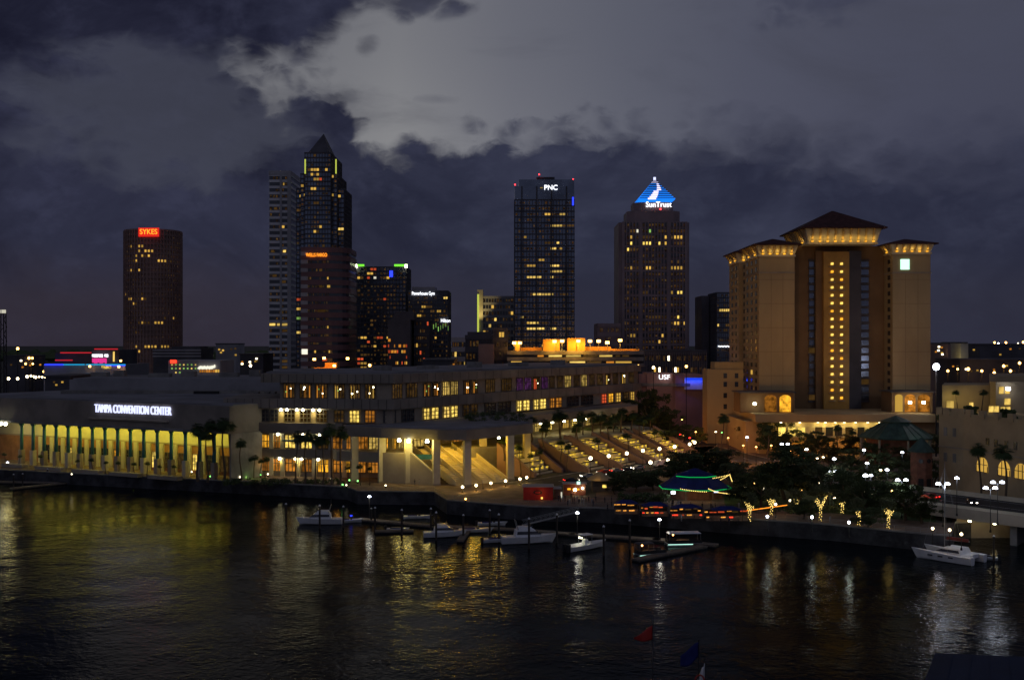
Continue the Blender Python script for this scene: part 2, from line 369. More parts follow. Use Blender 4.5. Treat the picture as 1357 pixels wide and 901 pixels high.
for a, c in zip(SH, SH[1:]):
    b.prism([a, c, inset(c, .8), inset(a, .8)], -1.0, G - .02)
    o0 = inset(a, -.15); o1 = inset(c, -.15); cp.prism([o0, o1, inset(c, .95), inset(a, .95)], G - .02, G + .28)
sw = tag(b.build('seawall', M['stone']), 'long dark stone seawall holding back the river along the far bank', 'seawall')
cp.build('coping', M['conc_d'], sw)
shore_strip(1, 9, .95, 40, G + .02, 'promenade', M['pave'])
shore_strip(9, 17, .95, 18, G + .02, 'riverwalk', M['pave'])
shore_strip(12, 15, 18, 62, G + .03, 'lawn', M['grassm'], 'stuff'); shore_strip(10, 12, 18, 50, G + .03, 'patio_paving', M['pave'])
b = MB().box(-70, 90, 5, 84, -1, 2.5); b.build('near_quay', M['conc_d'])['kind'] = 'structure'

def ribbon(pts, w, name, m, kerb=True, z=.05):
    P3 = [(*pt(p[0], p[1], p[2] if len(p) > 2 else G), (p[2] if len(p) > 2 else G) + z) for p in pts]
    L = []; 
    for i, p in enumerate(P3):
        q0 = P3[max(0, i - 1)]; q1 = P3[min(len(P3) - 1, i + 1)]
        d = Vector((q1[0] - q0[0], q1[1] - q0[1])).normalized(); n = (-d.y, d.x)
        L.append([(p[0] + n[0] * k, p[1] + n[1] * k, p[2]) for k in (w / 2 + .3, w / 2, -w / 2, -w / 2 - .3)])
    b = MB(); kb = MB(); ln = MB()
    for a, c in zip(L, L[1:]):
        b.face(a[1], a[2], c[2], c[1])
        for i, j in ((0, 1), (2, 3)):
            q = [a[i], a[j], c[j], c[i]]; up = [(x, y, zz + .14) for x, y, zz in q]
            kb.add(q + up, [(4, 5, 6, 7), (0, 1, 5, 4), (1, 2, 6, 5), (2, 3, 7, 6), (3, 0, 4, 7)])
        A = Vector(a[1]).lerp(Vector(a[2]), .5); C = Vector(c[1]).lerp(Vector(c[2]), .5); d = C - A; nn = max(1, int(d.length / 9))
        for k in range(nn):
            s0 = A + d * (k / nn); s1 = A + d * ((k + .4) / nn); s = Vector((-d.y, d.x, 0)).normalized() * .1; up = Vector((0, 0, .02))
            ln.face(s0 - s + up, s1 - s + up, s1 + s + up, s0 + s + up)
    b.build(name, m)['kind'] = 'structure'
    if kerb: kb.build(name + '_kerb', M['kerb'])['kind'] = 'structure'
    ln.build(name + '_markings', M['white'])['kind'] = 'structure'
ribbon([(690, 644), (740, 638), (790, 629), (850, 618), (890, 607), (920, 593), (938, 577), (950, 562)], 15, 'plaza_road', M['asph'])
ribbon([(925, 592), (985, 607), (1050, 622), (1110, 634), (1170, 645), (1215, 652, 5.0), (1246, 661, 6.3)], 15, 'hotel_road', M['asph'])

b = MB(); b.face(*[(*pt(px, py), G + .012) for px, py in ((855, 640), (1240, 668), (1245, 600), (1000, 594), (950, 560), (900, 575))]); b.build('street_paving', M['pave'])['kind'] = 'structure'

# ------------------------------------------------------------------ convention centre
cc = thing('convention_centre', 'long tiered convention centre with lit windows and blue columns on the waterfront', 'convention centre', (-36, 340, G))
NX, NY = .82, -.57
def Fp(t, s): return (-36.3 + 89.2 * t + NX * s, 333 + 129 * t + NY * s)
MF = [(P(300, 341.5), 341.5), (P(440, 335), 335), (-36.3, 333), Fp(1, 0)]
def fpos(px, o=0.0):
    """point on the main facade seen at picture column px, pushed o metres out, and the wall's angle"""
    k = (px - CX) / F
    for a, c in zip(MF, MF[1:]):
        dx, dy = c[0] - a[0], c[1] - a[1]; den = dx - k * dy
        if abs(den) < 1e-9: continue
        t = (k * a[1] - a[0]) / den
        if -.02 <= t <= 1.0001 or c is MF[-1]:
            if t < -.0001 and a is not MF[0]: continue
            l = math.hypot(dx, dy); n = (dy / l, -dx / l)
            return (a[0] + dx * t + n[0] * o, a[1] + dy * t + n[1] * o), math.atan2(dy, dx)
def outline(px0, o, back=500):
    a = fpos(px0)[0]; e = Fp(1, o)
    return [(a[0], a[1] - o), (P(440, 335), 335 - o), (-36.3 + o * .3, 333 - o), e, (e[0] - NX * 46, e[1] - NY * 46), (-58, 384), (a[0], 384)]
for z0, z1, px0 in ((27.4, 32.3, 371), (20, 24.4, 313), (11.9, 16.8, 314), (G, 9.3, 314)):
    MB().prism(outline(px0, 0.0), z0, z1).build('wall', M['conc'], cc)
MB().prism(outline(347, 1.6), 32.3, 35.0).build('roof_fascia', M['fascia'], cc)
MB().prism(outline(350, -3.0), 35.0, 35.5).build('roof', M['roof'], cc)
MB().prism(outline(298, 1.8), 24.4, 27.4).build('fascia_band', M['fascia'], cc)
a = fpos(313)[0]; e = fpos(455)[0]
MB().prism([(a[0], a[1] - 1.6), (P(440, 335), 333.4), (e[0], e[1] - 1.6), (e[0], 345), (a[0], 345)], 16.8, 20).build('fascia_band', M['fascia'], cc)
MB().prism([(a[0] + 2, a[1] - 1.3), (P(440, 335), 333.7), (e[0], e[1] - 1.3), (e[0], 345), (a[0] + 2, 345)], 9.3, 11.9).build('fascia_band', M['fascia'], cc)
CAN = [(P(455, 327), 327), (P(505, 320), 320), (P(580, 314), 314), (P(618, 312), 312), (P(706, 337), 337), (P(706, 374), 374), (P(845, 432), 432), Fp(1, 0), (-36.2, 333.3), (e[0] + .01, e[1] + .1)]
MB().prism(CAN, 16.8, 19.7).build('canopy_roof', M['fascia'], cc)
def shrink(p, k): 
    cx = sum(a for a, _ in p) / len(p); cy = sum(q for _, q in p) / len(p); return [(cx + (a - cx) * k, cy + (q - cy) * k) for a, q in p]
MB().prism([(P(458, 328), 328), (P(580, 316), 316), (P(616, 314), 314), (P(702, 338), 338), Fp(.3, 1), (-36.2, 332)], 19.7, 20.1).build('roof_terrace', M['roof'], cc)
# terrace deck and lit stepped bays down to the street
MB().prism([Fp(.12, 0), Fp(.12, 16), Fp(.2, 22), Fp(.75, 31), Fp(.84, 12), Fp(1, 6), Fp(1, 0)], G, 11.95).build('terrace_deck', M['conc_d'], cc)
ylw = (1, .68, .07)
for t, s0, s1 in ((.215, 22, 32), (.345, 24, 39), (.447, 25.5, 42), (.565, 27.5, 46), (.69, 29.5, 44)):
    hw = .042; n = 6; b = MB(); nose = MB()
    for i in range(n):
        a0 = s0 + (s1 - s0) * i / n; a1 = s0 + (s1 - s0) * (i + 1) / n; zt = 11.9 - 8.4 * (i + .5) / n
        b.prism([Fp(t - hw, a0), Fp(t - hw, a1), Fp(t + hw, a1), Fp(t + hw, a0)], G, zt)
        nose.prism([Fp(t - hw, a1 - .5), Fp(t - hw, a1 + .1), Fp(t + hw, a1 + .1), Fp(t + hw, a1 - .5)], zt, zt + .25)
    st = b.build('terrace_steps', M['wallp'], cc); nose.build('step_nosing', M['dark'], st)
    wl = MB()
    for q in (t - hw - .008, t + hw + .008):
        A = [Fp(q - .004, s0 - 1), Fp(q - .004, s1 + 3), Fp(q + .004, s1 + 3), Fp(q + .004, s0 - 1)]
        wl.add([(*p, G) for p in A] + [(*A[0], 13.4), (*A[1], 4.6), (*A[2], 4.6), (*A[3], 13.4)], [(0, 1, 2, 3), (4, 5, 6, 7), (0, 1, 5, 4), (1, 2, 6, 5), (2, 3, 7, 6), (3, 0, 4, 7)])
    wl.build('cheek_wall', M['tbrown'], cc)
    for i in range(1, n):
        a1 = s0 + (s1 - s0) * i / n; zt = 11.9 - 8.4 * (i - .5) / n
        for k in range(5):
            q = t - hw + hw * 2 * (k + .5 + random.uniform(-.2, .2)) / 5
            c = Fp(q, a1 + .14); 
            if random.random() < .72: unit('glowing_riser_patch', E['step'], cc, (*c, zt - .45), .3, random.uniform(.7, 1.7), random.uniform(.35, .8), math.atan2(NY, NX))  # glowing boxes stand in for the lit risers
            if k % 2 == i % 2: q2 = Fp(q, a1 - (s1 - s0) / n * .5); unit('glowing_cheek_stripe', E['step'], cc, (*q2, zt + .12), random.uniform(1.4, 2.6), .4, .22, math.atan2(NY, NX))  # glowing stripes stand in for the lit stair cheeks
    for i in (0.25, .75):
        c = Fp(t, s0 + (s1 - s0) * i); light('POINT', (*c, 15.6 - 8.4 * i), 300, (1, .58, .03), cc, .5)
# pale lit wall at the back of the terrace and its floods
for px, py in ((716.5, 561), (732, 559.5), (747.5, 558), (762, 556.5), (776, 555), (800, 554), (822, 551)):
    Y = (CH - 16.4) * F / (py - HY); c = (P(px, Y), Y, 16.45)
    f = MB().lathe(c, [(.45, -.35), (.5, 0), (.3, .34)], 8).build('flood_lamp', E['flood'], cc); light('POINT', (c[0], c[1], 15.6), 240, ylw, cc, .4)
# columns under the canopy
for px, Y in ((470, 325.5), (506, 322.5), (541, 319.5), (578, 316.5), (619, 315), (676, 329), (640, 346), (698, 345)):
    x = P(px, Y); cl = MB().obox((x, Y), (.94, .34), 1.0, .9, G, 16.8).build('column', M['wallp'], cc)
    MB().obox((x, Y), (.94, .34), 1.15, 1.05, G, G + .5).build('base', M['conc'], cl)
for px, py in ((505, 580), (529, 581.5), (541.5, 582.5), (566, 583)):
    Y = (CH - 16.2) * F / (py - HY) - 4.5; c = (P(px, Y), Y, 16.2)
    MB().lathe(c, [(.45, -.4), (.55, 0), (.3, .6)], 8).build('flood_lamp', E['flood'], cc); light('POINT', (c[0], c[1] - .9, 15.3), 620, (1, .72, .10), cc, .4)
# balcony floor, blank block wall with the raking end, teal beam
bal = [(P(446, 328), 328), (P(505, 322.5), 322.5), (P(545, 319.5), 319.5), (P(545, 333), 333.1), (e[0] - 3, 333.2)]
MB().prism(bal, 9.3, 12.3).build('balcony', M['conc'], cc)
def wall_profile(a, c, prof, th):
    """vertical wall from a to c (plan) with an outline given as (fraction, z)"""
    d = Vector((c[0] - a[0], c[1] - a[1])); n = Vector((-d.y, d.x)).normalized() * th; k = len(prof)
    v = [(a[0] + d.x * f, a[1] + d.y * f, z) for f, z in prof] + [(a[0] + d.x * f + n.x, a[1] + d.y * f + n.y, z) for f, z in prof]
    return v, [tuple(range(k)), tuple(range(k, 2 * k))] + [(i, (i + 1) % k, k + (i + 1) % k, k + i) for i in range(k)]
A = (P(503, 322), 322); C = (P(579, 316), 316)
MB().add(*wall_profile(A, C, [(0, G), (1, G), (1, 6.0), (.54, 12.4), (0, 12.4)], .6)).build('block_wall', M['conc'], cc)
MB().add(*wall_profile((A[0] + .54 * (C[0] - A[0]), A[1] + .54 * (C[1] - A[1]) - .15), (C[0], C[1] - .15), [(0, 12.4), (1, 6.0), (1, 6.5), (0, 12.9)], .9)).build('rake_coping', M['wallp'], cc)
MB().obox((P(561, 324), 324), (1, -.05), 3.6, .4, 10.2, 11.6).build('teal_beam', M['teal'], cc)
# grand stair under the canopy
T = Vector((-22.5, 343.5)); B2 = Vector((-8.0, 320.5)); dd = (B2 - T); pp = Vector((.845, .53))
ns = 22
for off, wd in ((-7.5, 2.2), (-3.2, 2.6), (1.6, 3.0), (6.0, 1.8)):
    b = MB()
    for i in range(ns):
        p = T + dd * ((i + .5) / ns) + pp * off; zt = 11.9 - (11.9 - G) * (i + 1) / ns + .18
        b.obox(p, (pp.x, pp.y), wd / 2 + .9, dd.length / ns / 2, zt - 1.4, zt)
    b.build('stair_flight', M['wallp'], cc)
    for k in (-1, 1):
        q0 = T + pp * (off + k * (wd / 2 + 1.05)); q1 = B2 + pp * (off + k * (wd / 2 + 1.05))
        MB().add(*wall_profile(q0, q1, [(0, 10.5), (1, 3.5), (1, 4.7), (0, 13.1)], .22)).build('balustrade', M['wallp'], cc)
for p, z, en in (((-20, 334), 15.5, 800), ((-12, 328), 15.8, 700), ((-13, 338), 15.5, 500), ((-4, 331), 15.8, 350)):
    c = (*p, z); MB().lathe(c, [(.35, -.2), (.4, .1), (.2, .9)], 8).build('ceiling_lamp', E['flood'], cc); light('POINT', (p[0], p[1], z - .6), en * 2.4, (1, .56, .02), cc, .4)
# windows of the main facade
def win(px0, px1, z0, z1, e, mull=3, o=.12, rails=(.62,)):
    (p0, a0), (p1, a1) = fpos(px0, o), fpos(px1, o); c = ((p0[0] + p1[0]) / 2, (p0[1] + p1[1]) / 2); w = math.hypot(p1[0] - p0[0], p1[1] - p0[1])
    ang = math.atan2(p1[1] - p0[1], p1[0] - p0[0]); u = (math.cos(ang), math.sin(ang)); n = (u[1], -u[0])
    wn = MB().obox(c, u, w / 2, .06, z0, z1).build('window', M['glass'] if e is None else E[e], cc)
    f = MB(); cf = (c[0] + n[0] * .14, c[1] + n[1] * .14)
    for k in range(mull + 1):
        q = -w / 2 + w * k / mull; f.obox((cf[0] + u[0] * q, cf[1] + u[1] * q), u, .11, .1, z0 - .1, z1 + .1)
    for r in (0, 1) + tuple(rails):
        zz = z0 + (z1 - z0) * r; f.obox(cf, u, w / 2, .08, zz - .1, zz + .1)
    f.build('window_frame', M['frame'], wn)
    return c, u, n, w
R4, R3, R2, R1 = (27.6, 31.9), (20.3, 23.9), (12.2, 16.2), (5.0, 8.9)
for a, c, e in ((376, 391, 'orange'), (397.5, 412.5, 'orange'), (418.5, 434, 'orange'), (443, 457, 'amber'), (463.5, 477.5, 'amber'), (484, 498, 'amber'), (519.5, 532, 'dim'), (538, 552, 'dim'),
                (560.5, 570, 'orange'), (572.5, 581.5, 'orange'), (586, 595, 'yellow'), (597, 606, 'yellow'), (614, 622, 'orange'), (624, 632, 'orange'), (643, 655, 'dim'), (664, 677, 'dim'),
                (684, 692, 'purple'), (695, 703, 'purple'), (706, 714, 'redw'), (717, 725, 'purple'), (728, 734, 'dim'), (738, 745, 'dim'), (748, 756, 'yellow'), (760, 767, 'dim'), (770, 777, 'yellow'), (781, 787, 'dim'), (791, 798, 'dim'), (802, 808, 'amber'), (812, 818, 'dim'), (822, 828, 'amber'), (833, 839, 'dim')):
    win(a, c, *R4, e if e in ('yellow', 'purple') else 'dim', 4); 
    if e in ('orange', 'amber', 'redw'):
        for k in range(2):
            (q, an) = fpos(a + (c - a) * random.uniform(.1, .9), .3); unit('curtain_light', E[e], cc, (q[0], q[1], 29.5), .35, .1, 3.6, an)
        for k in range(2):
            (q, an) = fpos(a + (c - a) * random.uniform(.2, .8), .34); unit('room_lamp', E[random.choice(['small', 'small', 'greenw', 'flood'])], cc, (q[0], q[1], random.uniform(29, 31)), .4, .1, .4, an)
for a, c, e in ((316, 328, 'bright'), (332, 343, None), (347, 357, None), (359, 369, None), (377, 391, 'dim'), (398, 412, 'dim'), (419.5, 434, 'dim'), (443, 456, 'dim'), (463.5, 476.5, 'bright'), (484, 497, 'orange'),
                (508, 524, None), (532, 548, None), (560.5, 568.5, 'bright'), (571, 580.5, 'bright'), (587, 595, 'yellow'), (597, 606, 'bright'), (613, 621, 'dim'), (623.5, 632, 'dim'), (642, 656, None), (660, 676, None),
                (684.5, 690.5, 'bright'), (692.5, 701, 'bright'), (707, 713, 'bright'), (715, 723, 'bright'), (728.5, 734, 'orange'), (736, 743.5, 'orange'), (751, 766, None), (770, 785, None), (797, 803, 'redw'), (806, 812, 'hot'), (816, 822, 'amber'), (826, 832, 'dim'), (835, 840, 'amber')):
    win(a, c, *R3, e, 3 if c - a > 10 else 2, rails=(.33, .66))
for a, c, e in ((330, 341, 'orange'), (346, 359, 'hot'), (361.5, 372.5, 'orange'), (378, 392, 'bright'), (399.5, 414, 'bright'), (422, 436, 'dim'), (441, 455, 'orange'), (458, 469, 'orange'), (474, 488, 'orange'), (489, 503, 'yellow'), (512, 524, 'hot'), (527, 537, 'yellow'), (547, 561, 'yellow'), (562, 577, 'dim'), (584, 596, 'dim'), (600, 612, 'orange'), (626, 636, 'amber'),
                (708, 716, 'yellow'), (722, 731, 'bright'), (745, 753, 'amber'), (757, 765, 'bright'), (776, 784, 'yellow'), (794, 801, 'dim'), (808, 815, 'yellow')):
    win(a, c, *R2, e, 3, rails=(.5,))
for a, c, e in ((319, 329, 'bright'), (332, 341, 'redw'), (346, 359, 'orange'), (361.5, 373, 'orange'), (378.5, 392.5, 'orange'), (400, 414, 'orange'), (421.5, 436, 'hot'), (442, 455, 'orange'), (458, 468, 'hot'), (474, 485, 'redw'), (488, 502, 'orange')):
    win(a, c, *R1, e if e != 'redw' else 'orange', 3, rails=(.65,))
for px in (378, 400, 422):                                          # slim teal awnings over the first-floor glazing
    (q, an) = fpos(px + 7, 1.0); MB().obox(q, (math.cos(an), math.sin(an)), 2.3, .9, 14.4, 14.75).build('awning', M['teal'], cc)
for px in (330, 343.5, 360.3, 375, 395, 417, 439, 457, 471, 505):   # piers of the two lower floors
    (q, an) = fpos(px, .3)
    for za, zb in ((G, 9.3), (11.9, 16.8)): MB().obox(q, (math.cos(an), math.sin(an)), .65, .35, za, zb).build('pier', M['wallp'], cc)
for pxs, z, o in (((374, 382, 395, 403, 416.5, 425), 23.95, 1.1), ((370, 403, 425), 16.4, 1.0), ((372, 393, 401, 423), 8.95, .9)):
    for px in pxs:
        (q, an) = fpos(px, o); MB().lathe((q[0], q[1], z), [(.36, -.3), (.42, 0), (.25, .4)], 8).build('flood_lamp', E['flood'], cc)
        light('SPOT', (q[0], q[1] - .3, z - .5), 300 if z > 20 else 210, (1, .70, .10), cc, .3, rot=aim((0, 0, 0), (0, .7, -1)), spot=125)
for px in (336, 352, 450, 480): 
    (q, an) = fpos(px, 2.2); light('POINT', (q[0], q[1], 7.5), 60, (1, .45, .06), cc, .3)
# left wing: colonnade, sign wall, exhibition hall
def Wp(u, s): return (-100.5 - .884 * u + .467 * s, 335 + .467 * u + .884 * s)
def wu(px):
    k = (px - CX) / F; return (-100.5 - 335 * k) / (.884 + .467 * k)
WA = math.atan2(-.467, .884); U0 = wu(304); U1 = wu(-60); ux = (.884, -.467)
MB().prism([Wp(U1, 0), Wp(U0, 0), Wp(U0, 60), Wp(U1, 60)], 17.4, 25.6).build('sign_wall', M['fascia'], cc)
MB().prism([Wp(U1, 1.5), Wp(U0, 1.5), Wp(U0, 60), Wp(U1, 60)], 25.6, 26.0).build('roof', M['roof'], cc)
MB().prism([Wp(U1, -.5), Wp(U0, -.5), Wp(U0, 0), Wp(U1, 0)], 17.4, 18.2).build('cornice', M['conc_d'], cc)
MB().prism([Wp(wu(118), -.7), Wp(wu(224), -.7), Wp(wu(224), 0), Wp(wu(118), 0)], 20.0, 20.5).build('sign_ledge', M['conc'], cc)
text('TAMPA CONVENTION CENTER', E['violet'], cc, (*Wp(wu(176.5), -.45), 23.4), 3.7, WA, .25, width=abs(wu(126) - wu(227)))
MB().prism([Wp(U1, 9), Wp(U0, 9), Wp(U0, 10), Wp(U1, 10)], 12.5, 17.4).build('upper_wall', M['wallp'], cc)
MB().prism([Wp(U1, 8.9), Wp(U0, 8.9), Wp(U0, 10), Wp(U1, 10)], G, 12.5).build('lower_wall', M['terra'], cc)
MB().prism([Wp(U1, 8.6), Wp(U0, 8.6), Wp(U0, 9), Wp(U1, 9)], 12.2, 12.7).build('string_course', M['conc'], cc)
MB().prism([Wp(U0 - .6, 0), Wp(U0, 0), Wp(U0, 14), Wp(U0 - .6, 14)], G, 17.4).build('end_wall', M['conc_d'], cc)
cpx = [25.3, 40.5, 55.3, 71, 87, 102.7, 119.2, 135.8, 152.7, 169.7, 187.3, 205.2, 223.8, 242.6, 261.6, 280.8]
for i, px in enumerate(cpx):
    u = wu(px); x, y = Wp(u, 1.0)
    c = MB().lathe((x, y, 0), [(.56, 8.5), (.54, 12), (.50, 16.6)], 12).build('column', M['teal'], cc, smooth=True)
    MB().obox((x, y), ux, .72, .8, G, 8.5).build('plinth', M['wallp'] if i % 3 == 1 else M['conc'], c)
    MB().prism([(x + a * .5, y + q * .5) for a, q in ((-1, -1), (1, -1), (1, 1), (-1, 1))], 16.6, 17.4, [(x + a * .72, y + q * .72) for a, q in ((-1, -1), (1, -1), (1, 1), (-1, 1))]).build('capital', M['teal'], c)
    if i < 15:
        v = wu((px + cpx[i + 1]) / 2); q = Wp(v, 5)
        MB().obox(Wp(v, 4.4), ux, 1.4, .55, 16.95, 17.38).build('soffit_lamp', E['soffit'], cc)
        light('AREA', (*Wp(v, 4.4), 16.9), 150, (.97, .82, .08), cc, rot=aim((0, 0, 0), (.467 * 1.5, .884 * 1.5, -1)), size=(6.0, 1.4))
        pr = Wp(wu(px), 8.6); MB().obox(pr, ux, .8, .35, G, 12.2).build('pier', M['wallp'], cc)
        kind = [None, None, 'bright', None, None, None, 'hot', None, None, 'bright', 'dim', 'dim', 'bright', None, 'dim'][i]
        w = 1.5; q = Wp(v, 8.75); d = MB().obox(q, ux, w, .12, 4.6, 9.6 if kind is None or i > 8 else 9.0).build('window', M['glass'] if kind is None else E[kind], cc)
        f = MB(); qf = Wp(v, 8.6)
        for k in (-1, -.33, .33, 1): f.obox((qf[0] + ux[0] * w * k, qf[1] + ux[1] * w * k), ux, .09, .1, 4.6, 9.6)
        for zz in (6.4, 8.2, 9.6): f.obox(qf, ux, w, .08, zz - .08, zz + .08)
        f.build('window_frame', M['frame'], d)
for px in (4, 10):
    q = Wp(wu(px), -.8); MB().ball((*q, 17.0), .6).build('flood_lamp', E['flood'], cc); light('POINT', (*Wp(wu(px), 1.0), 16.6), 420, (1, .82, .25), cc, .4)
hx0 = P(92, 402); hall = [(hx0, 402), (P(374, 398), 398), (P(374, 398), 442), (hx0, 442)]
MB().prism(hall, 25.6, 30.9).build('exhibition_hall', M['roof'], cc)
MB().prism(shrink(hall, .97), 30.9, 31.4).build('hall_roof', M['roof'], cc)
MB().box(hx0 - 1, P(374, 397.5), 396.5, 402, 25.6, 27.2).build('hall_plinth', M['conc_d'], cc)
MB().box(P(258, 396), P(290, 396), 394.5, 396.4, 26.0, 27.0).build('roof_vent', M['dark'], cc)
for px in (338, 352, 360): MB().box(P(px, 370), P(px + 6, 370), 368, 371, 26, 28).build('roof_unit', M['conc_d'], cc)

for i, (px, Yk, w, h) in enumerate([(120, 420, 6, 1.6), (150, 425, 4, 2.2), (196, 415, 8, 1.4), (240, 422, 5, 2.0), (290, 418, 7, 1.5), (330, 424, 4, 2.4)]): MB().box(P(px, Yk), P(px, Yk) + w, Yk, Yk + 4, 31.4, 31.4 + h).build('roof_unit', M['conc_d'], cc)
for i, (t_, w, h) in enumerate([(.1, 5, 1.6), (.25, 7, 1.2), (.42, 4, 2.0), (.6, 8, 1.4), (.78, 5, 1.8)]): q = Fp(t_, -18); MB().obox(q, (.57, .82), w / 2, 2, 35.5, 35.5 + h).build('roof_unit', M['conc_d'], cc)
for z0, z1, o_, p0 in ((32.35, 34.9, 1.63, 352), (24.45, 27.3, 1.83, 305)):
    b = MB()
    for px in range(p0, 840, 11):
        (q, an) = fpos(px, o_); b.obox(q, (math.cos(an), math.sin(an)), .06, .012, z0, z1)
    b.build('panel_joints', M['dark'], cc)

# ------------------------------------------------------------------ hotel
ho = thing('hotel_tower', 'tall tan waterfront hotel with maroon hipped roofs and orange lit eaves', 'hotel', (123, 430, G))
HYf = 430.0
def HX(px, Y=HYf): return P(px, Y)
XL0, XL1, XC0, XC1, XR1 = HX(1006), HX(1053), HX(1053), HX(1183), HX(1233)
XL0b = P(968, 487)
warm = (1, .58, .16)
MB().box(XL0, XL1, HYf, 456, 18, 78).build('wing', M['tan'], ho)
MB().box(XL0 + 1.6, XL1, 456, 468, 18, 77).build('wing', M['tan'], ho)
MB().box(XL0, XL1, 468, 489, 18, 78.5).build('wing', M['tan'], ho)
MB().box(XC1, XR1, HYf, 487, 18, 79).build('wing', M['tan'], ho)
MB().box(XC0, XC1, 440, 487, 18, 83).build('central_block', M['tanb'], ho)
# glazed centre
gx0, gx1 = HX(1092, 436), HX(1126, 436)
MB().box(gx0, gx1, 436.5, 440, 18, 80.5).build('atrium_glazing', mat('atrium_glow_glazing', (.48, .27, .06), .4, .2, .1), ho)  # the atrium's gold light is put into the amber base colour
MB().box(HX(1126.5, 436), HX(1143, 436), 437.5, 440, 18, 81).build('dark_glazing', M['tdark'], ho)
MB().box(HX(1082, 437), HX(1091.5, 437), 438, 440, 18, 81).build('pilaster', M['tanb'], ho)
z0r, dz = 22.5, 3.13
wins = 0
for i in range(18):
    z = z0r + dz * i
    for px in (1103, 1115.5):
        x = HX(px, 436); unit('balcony_light', E['bright'] if (i * 7 + int(px)) % 5 else E['hot'], ho, (x, 436.3, z), 1.05, .3, .95)
        unit('balcony_slab', M['conc'], ho, (x, 436.1, z - 1.2), 2.4, .8, .3)
    for px0, px1 in ((1074.5, 1083), (1144, 1154)):
        e = M['glassb']; x = (HX(px0, 437) + HX(px1, 437)) / 2
        if (i, px0) in ((2, 1144), (6, 1074.5)): e = E['dim']
        if i == 0 and px0 == 1074.5: e = E['dim']
        unit('bay_window', e, ho, (x, 439.8, z), HX(px1) - HX(px0), .6, 2.1)
lb = MB()
for i in range(19):
    for px0, px1 in ((1073.5, 1084), (1143, 1155)): lb.box(HX(px0, 437), HX(px1, 437), 439.4, 440.0, z0r + dz * (i - .5) - .35, z0r + dz * (i - .5) + .35)
lb.build('spandrel', M['tdark'], ho)
for i in range(18):                                                  # side windows, seen at a slant
    z = z0r + dz * i + .6
    for y in (435, 443, 451):
        unit('window', E['amber'] if (i == 3 and y == 443) else M['glass'], ho, (XL0 - .04, y, z), .3, 2.6, 1.7)
    for y in (460, 465): unit('window', M['glass'], ho, (XL0 + 1.56, y, z), .3, 2.2, 1.7)
    for y in (474, 482): 
        if i % 1 == 0: unit('window', M['glass'], ho, (XL0 - .04, y, z), .3, 2.6, 1.7)
    unit('window', M['glass'], ho, (XC1 - .04, 434, z), .3, 2.6, 1.7)
b = MB()
for x0, x1 in ((XL0, XL1), (XC1, XR1)):
    for i in range(1, 6): z = 22 + i * 9.4; b.box(x0 + .1, x1 - .1, HYf - .02, HYf, z, z + .12)
    for k in (.34, .67): x = x0 + (x1 - x0) * k; b.box(x - .06, x + .06, HYf - .02, HYf, 22, 71)
b.build('panel_joints', M['tanb'], ho)
# string courses
for z in (71.5, 22.0):
    MB().box(XL0 - .25, XL1 + .1, HYf - .25, 456, z, z + .5).build('string_course', M['conc'], ho); MB().box(XC1 - .1, XR1 + .25, HYf - .25, 456, z, z + .5).build('string_course', M['conc'], ho)
def eaves(x0, x1, y0, y1, zb, ze, flare, apex, nb, nl, pw, sides=True):
    """flared lit soffit with brackets under a hipped roof"""
    lo = [(x0, y0), (x1, y0), (x1, y1), (x0, y1)]; hi = [(x0 - flare, y0 - flare), (x1 + flare, y0 - flare), (x1 + flare, y1 + flare), (x0 - flare, y1 + flare)]
    MB().prism([(a + (.4 if a > (x0 + x1) / 2 else -.4), q + (.4 if q > (y0 + y1) / 2 else -.4)) for a, q in lo], zb - .8, zb).build('cornice', M['wallp'], ho)
    MB().prism(lo, zb, ze, [(a * .55 + c * .45, q * .55 + d * .45) for (a, q), (c, d) in zip(lo, hi)]).build('soffit', M['wallp'], ho)
    r = MB(); cx, cy = (x0 + x1) / 2, (y0 + y1) / 2; w = (x1 - x0) / 2; d = (y1 - y0) / 2; k = min(w, d)
    ridge = [(cx - (w - k) - .3, cy - (d - k)), (cx + (w - k) + .3, cy - (d - k)), (cx + (w - k) + .3, cy + (d - k) + .3), (cx - (w - k) - .3, cy + (d - k) + .3)]
    r.prism(hi, ze, ze + .5); r.prism(hi, ze + .5, apex, ridge); r.build('roof', M['rooft'], ho)
    def bracket(x, y, nx, ny):
        br = MB(); s = .32; tx, ty = -ny, nx; v = []
        for q in (-s, s):
            for (o, z) in ((.1, zb + .4), (.1, ze - .05), (flare * .92, ze - .05), (flare * .80, ze - .5)):
                v.append((x + nx * o + tx * q, y + ny * o + ty * q, z))
        br.add(v, [(0, 1, 2, 3), (4, 5, 6, 7), (0, 1, 5, 4), (1, 2, 6, 5), (2, 3, 7, 6), (3, 0, 4, 7)]); br.build('bracket', M['tan'], ho)
    for i in range(nb): bracket(x0 + (x1 - x0) * (i + .5) / nb, y0, 0, -1)
    for i in range(max(3, int(nb * (y1 - y0) / (x1 - x0)))): bracket(x0, y0 + (y1 - y0) * (i + .5) / max(3, int(nb * (y1 - y0) / (x1 - x0))), -1, 0)
    for i in range(nl):
        x = x0 + (x1 - x0) * (i + .5) / nl; c = (x, y0 - flare * .42, zb + .35)
        unit('eave_lamp', E['hot'], ho, (x, y0 - .5, zb + .3), .9, .5, .5); light('POINT', (x, y0 - flare * .45, zb + 1.2), pw, (1, .60, .10), ho, .3)
    for i in range(2 if sides else 1):
        y = y0 + (y1 - y0) * (i + .5) / 2; unit('eave_lamp', E['hot'], ho, (x0 - .5, y, zb + .3), .5, .9, .5); light('POINT', (x0 - flare * .45, y, zb + 1.2), pw, (1, .60, .10), ho, .3)
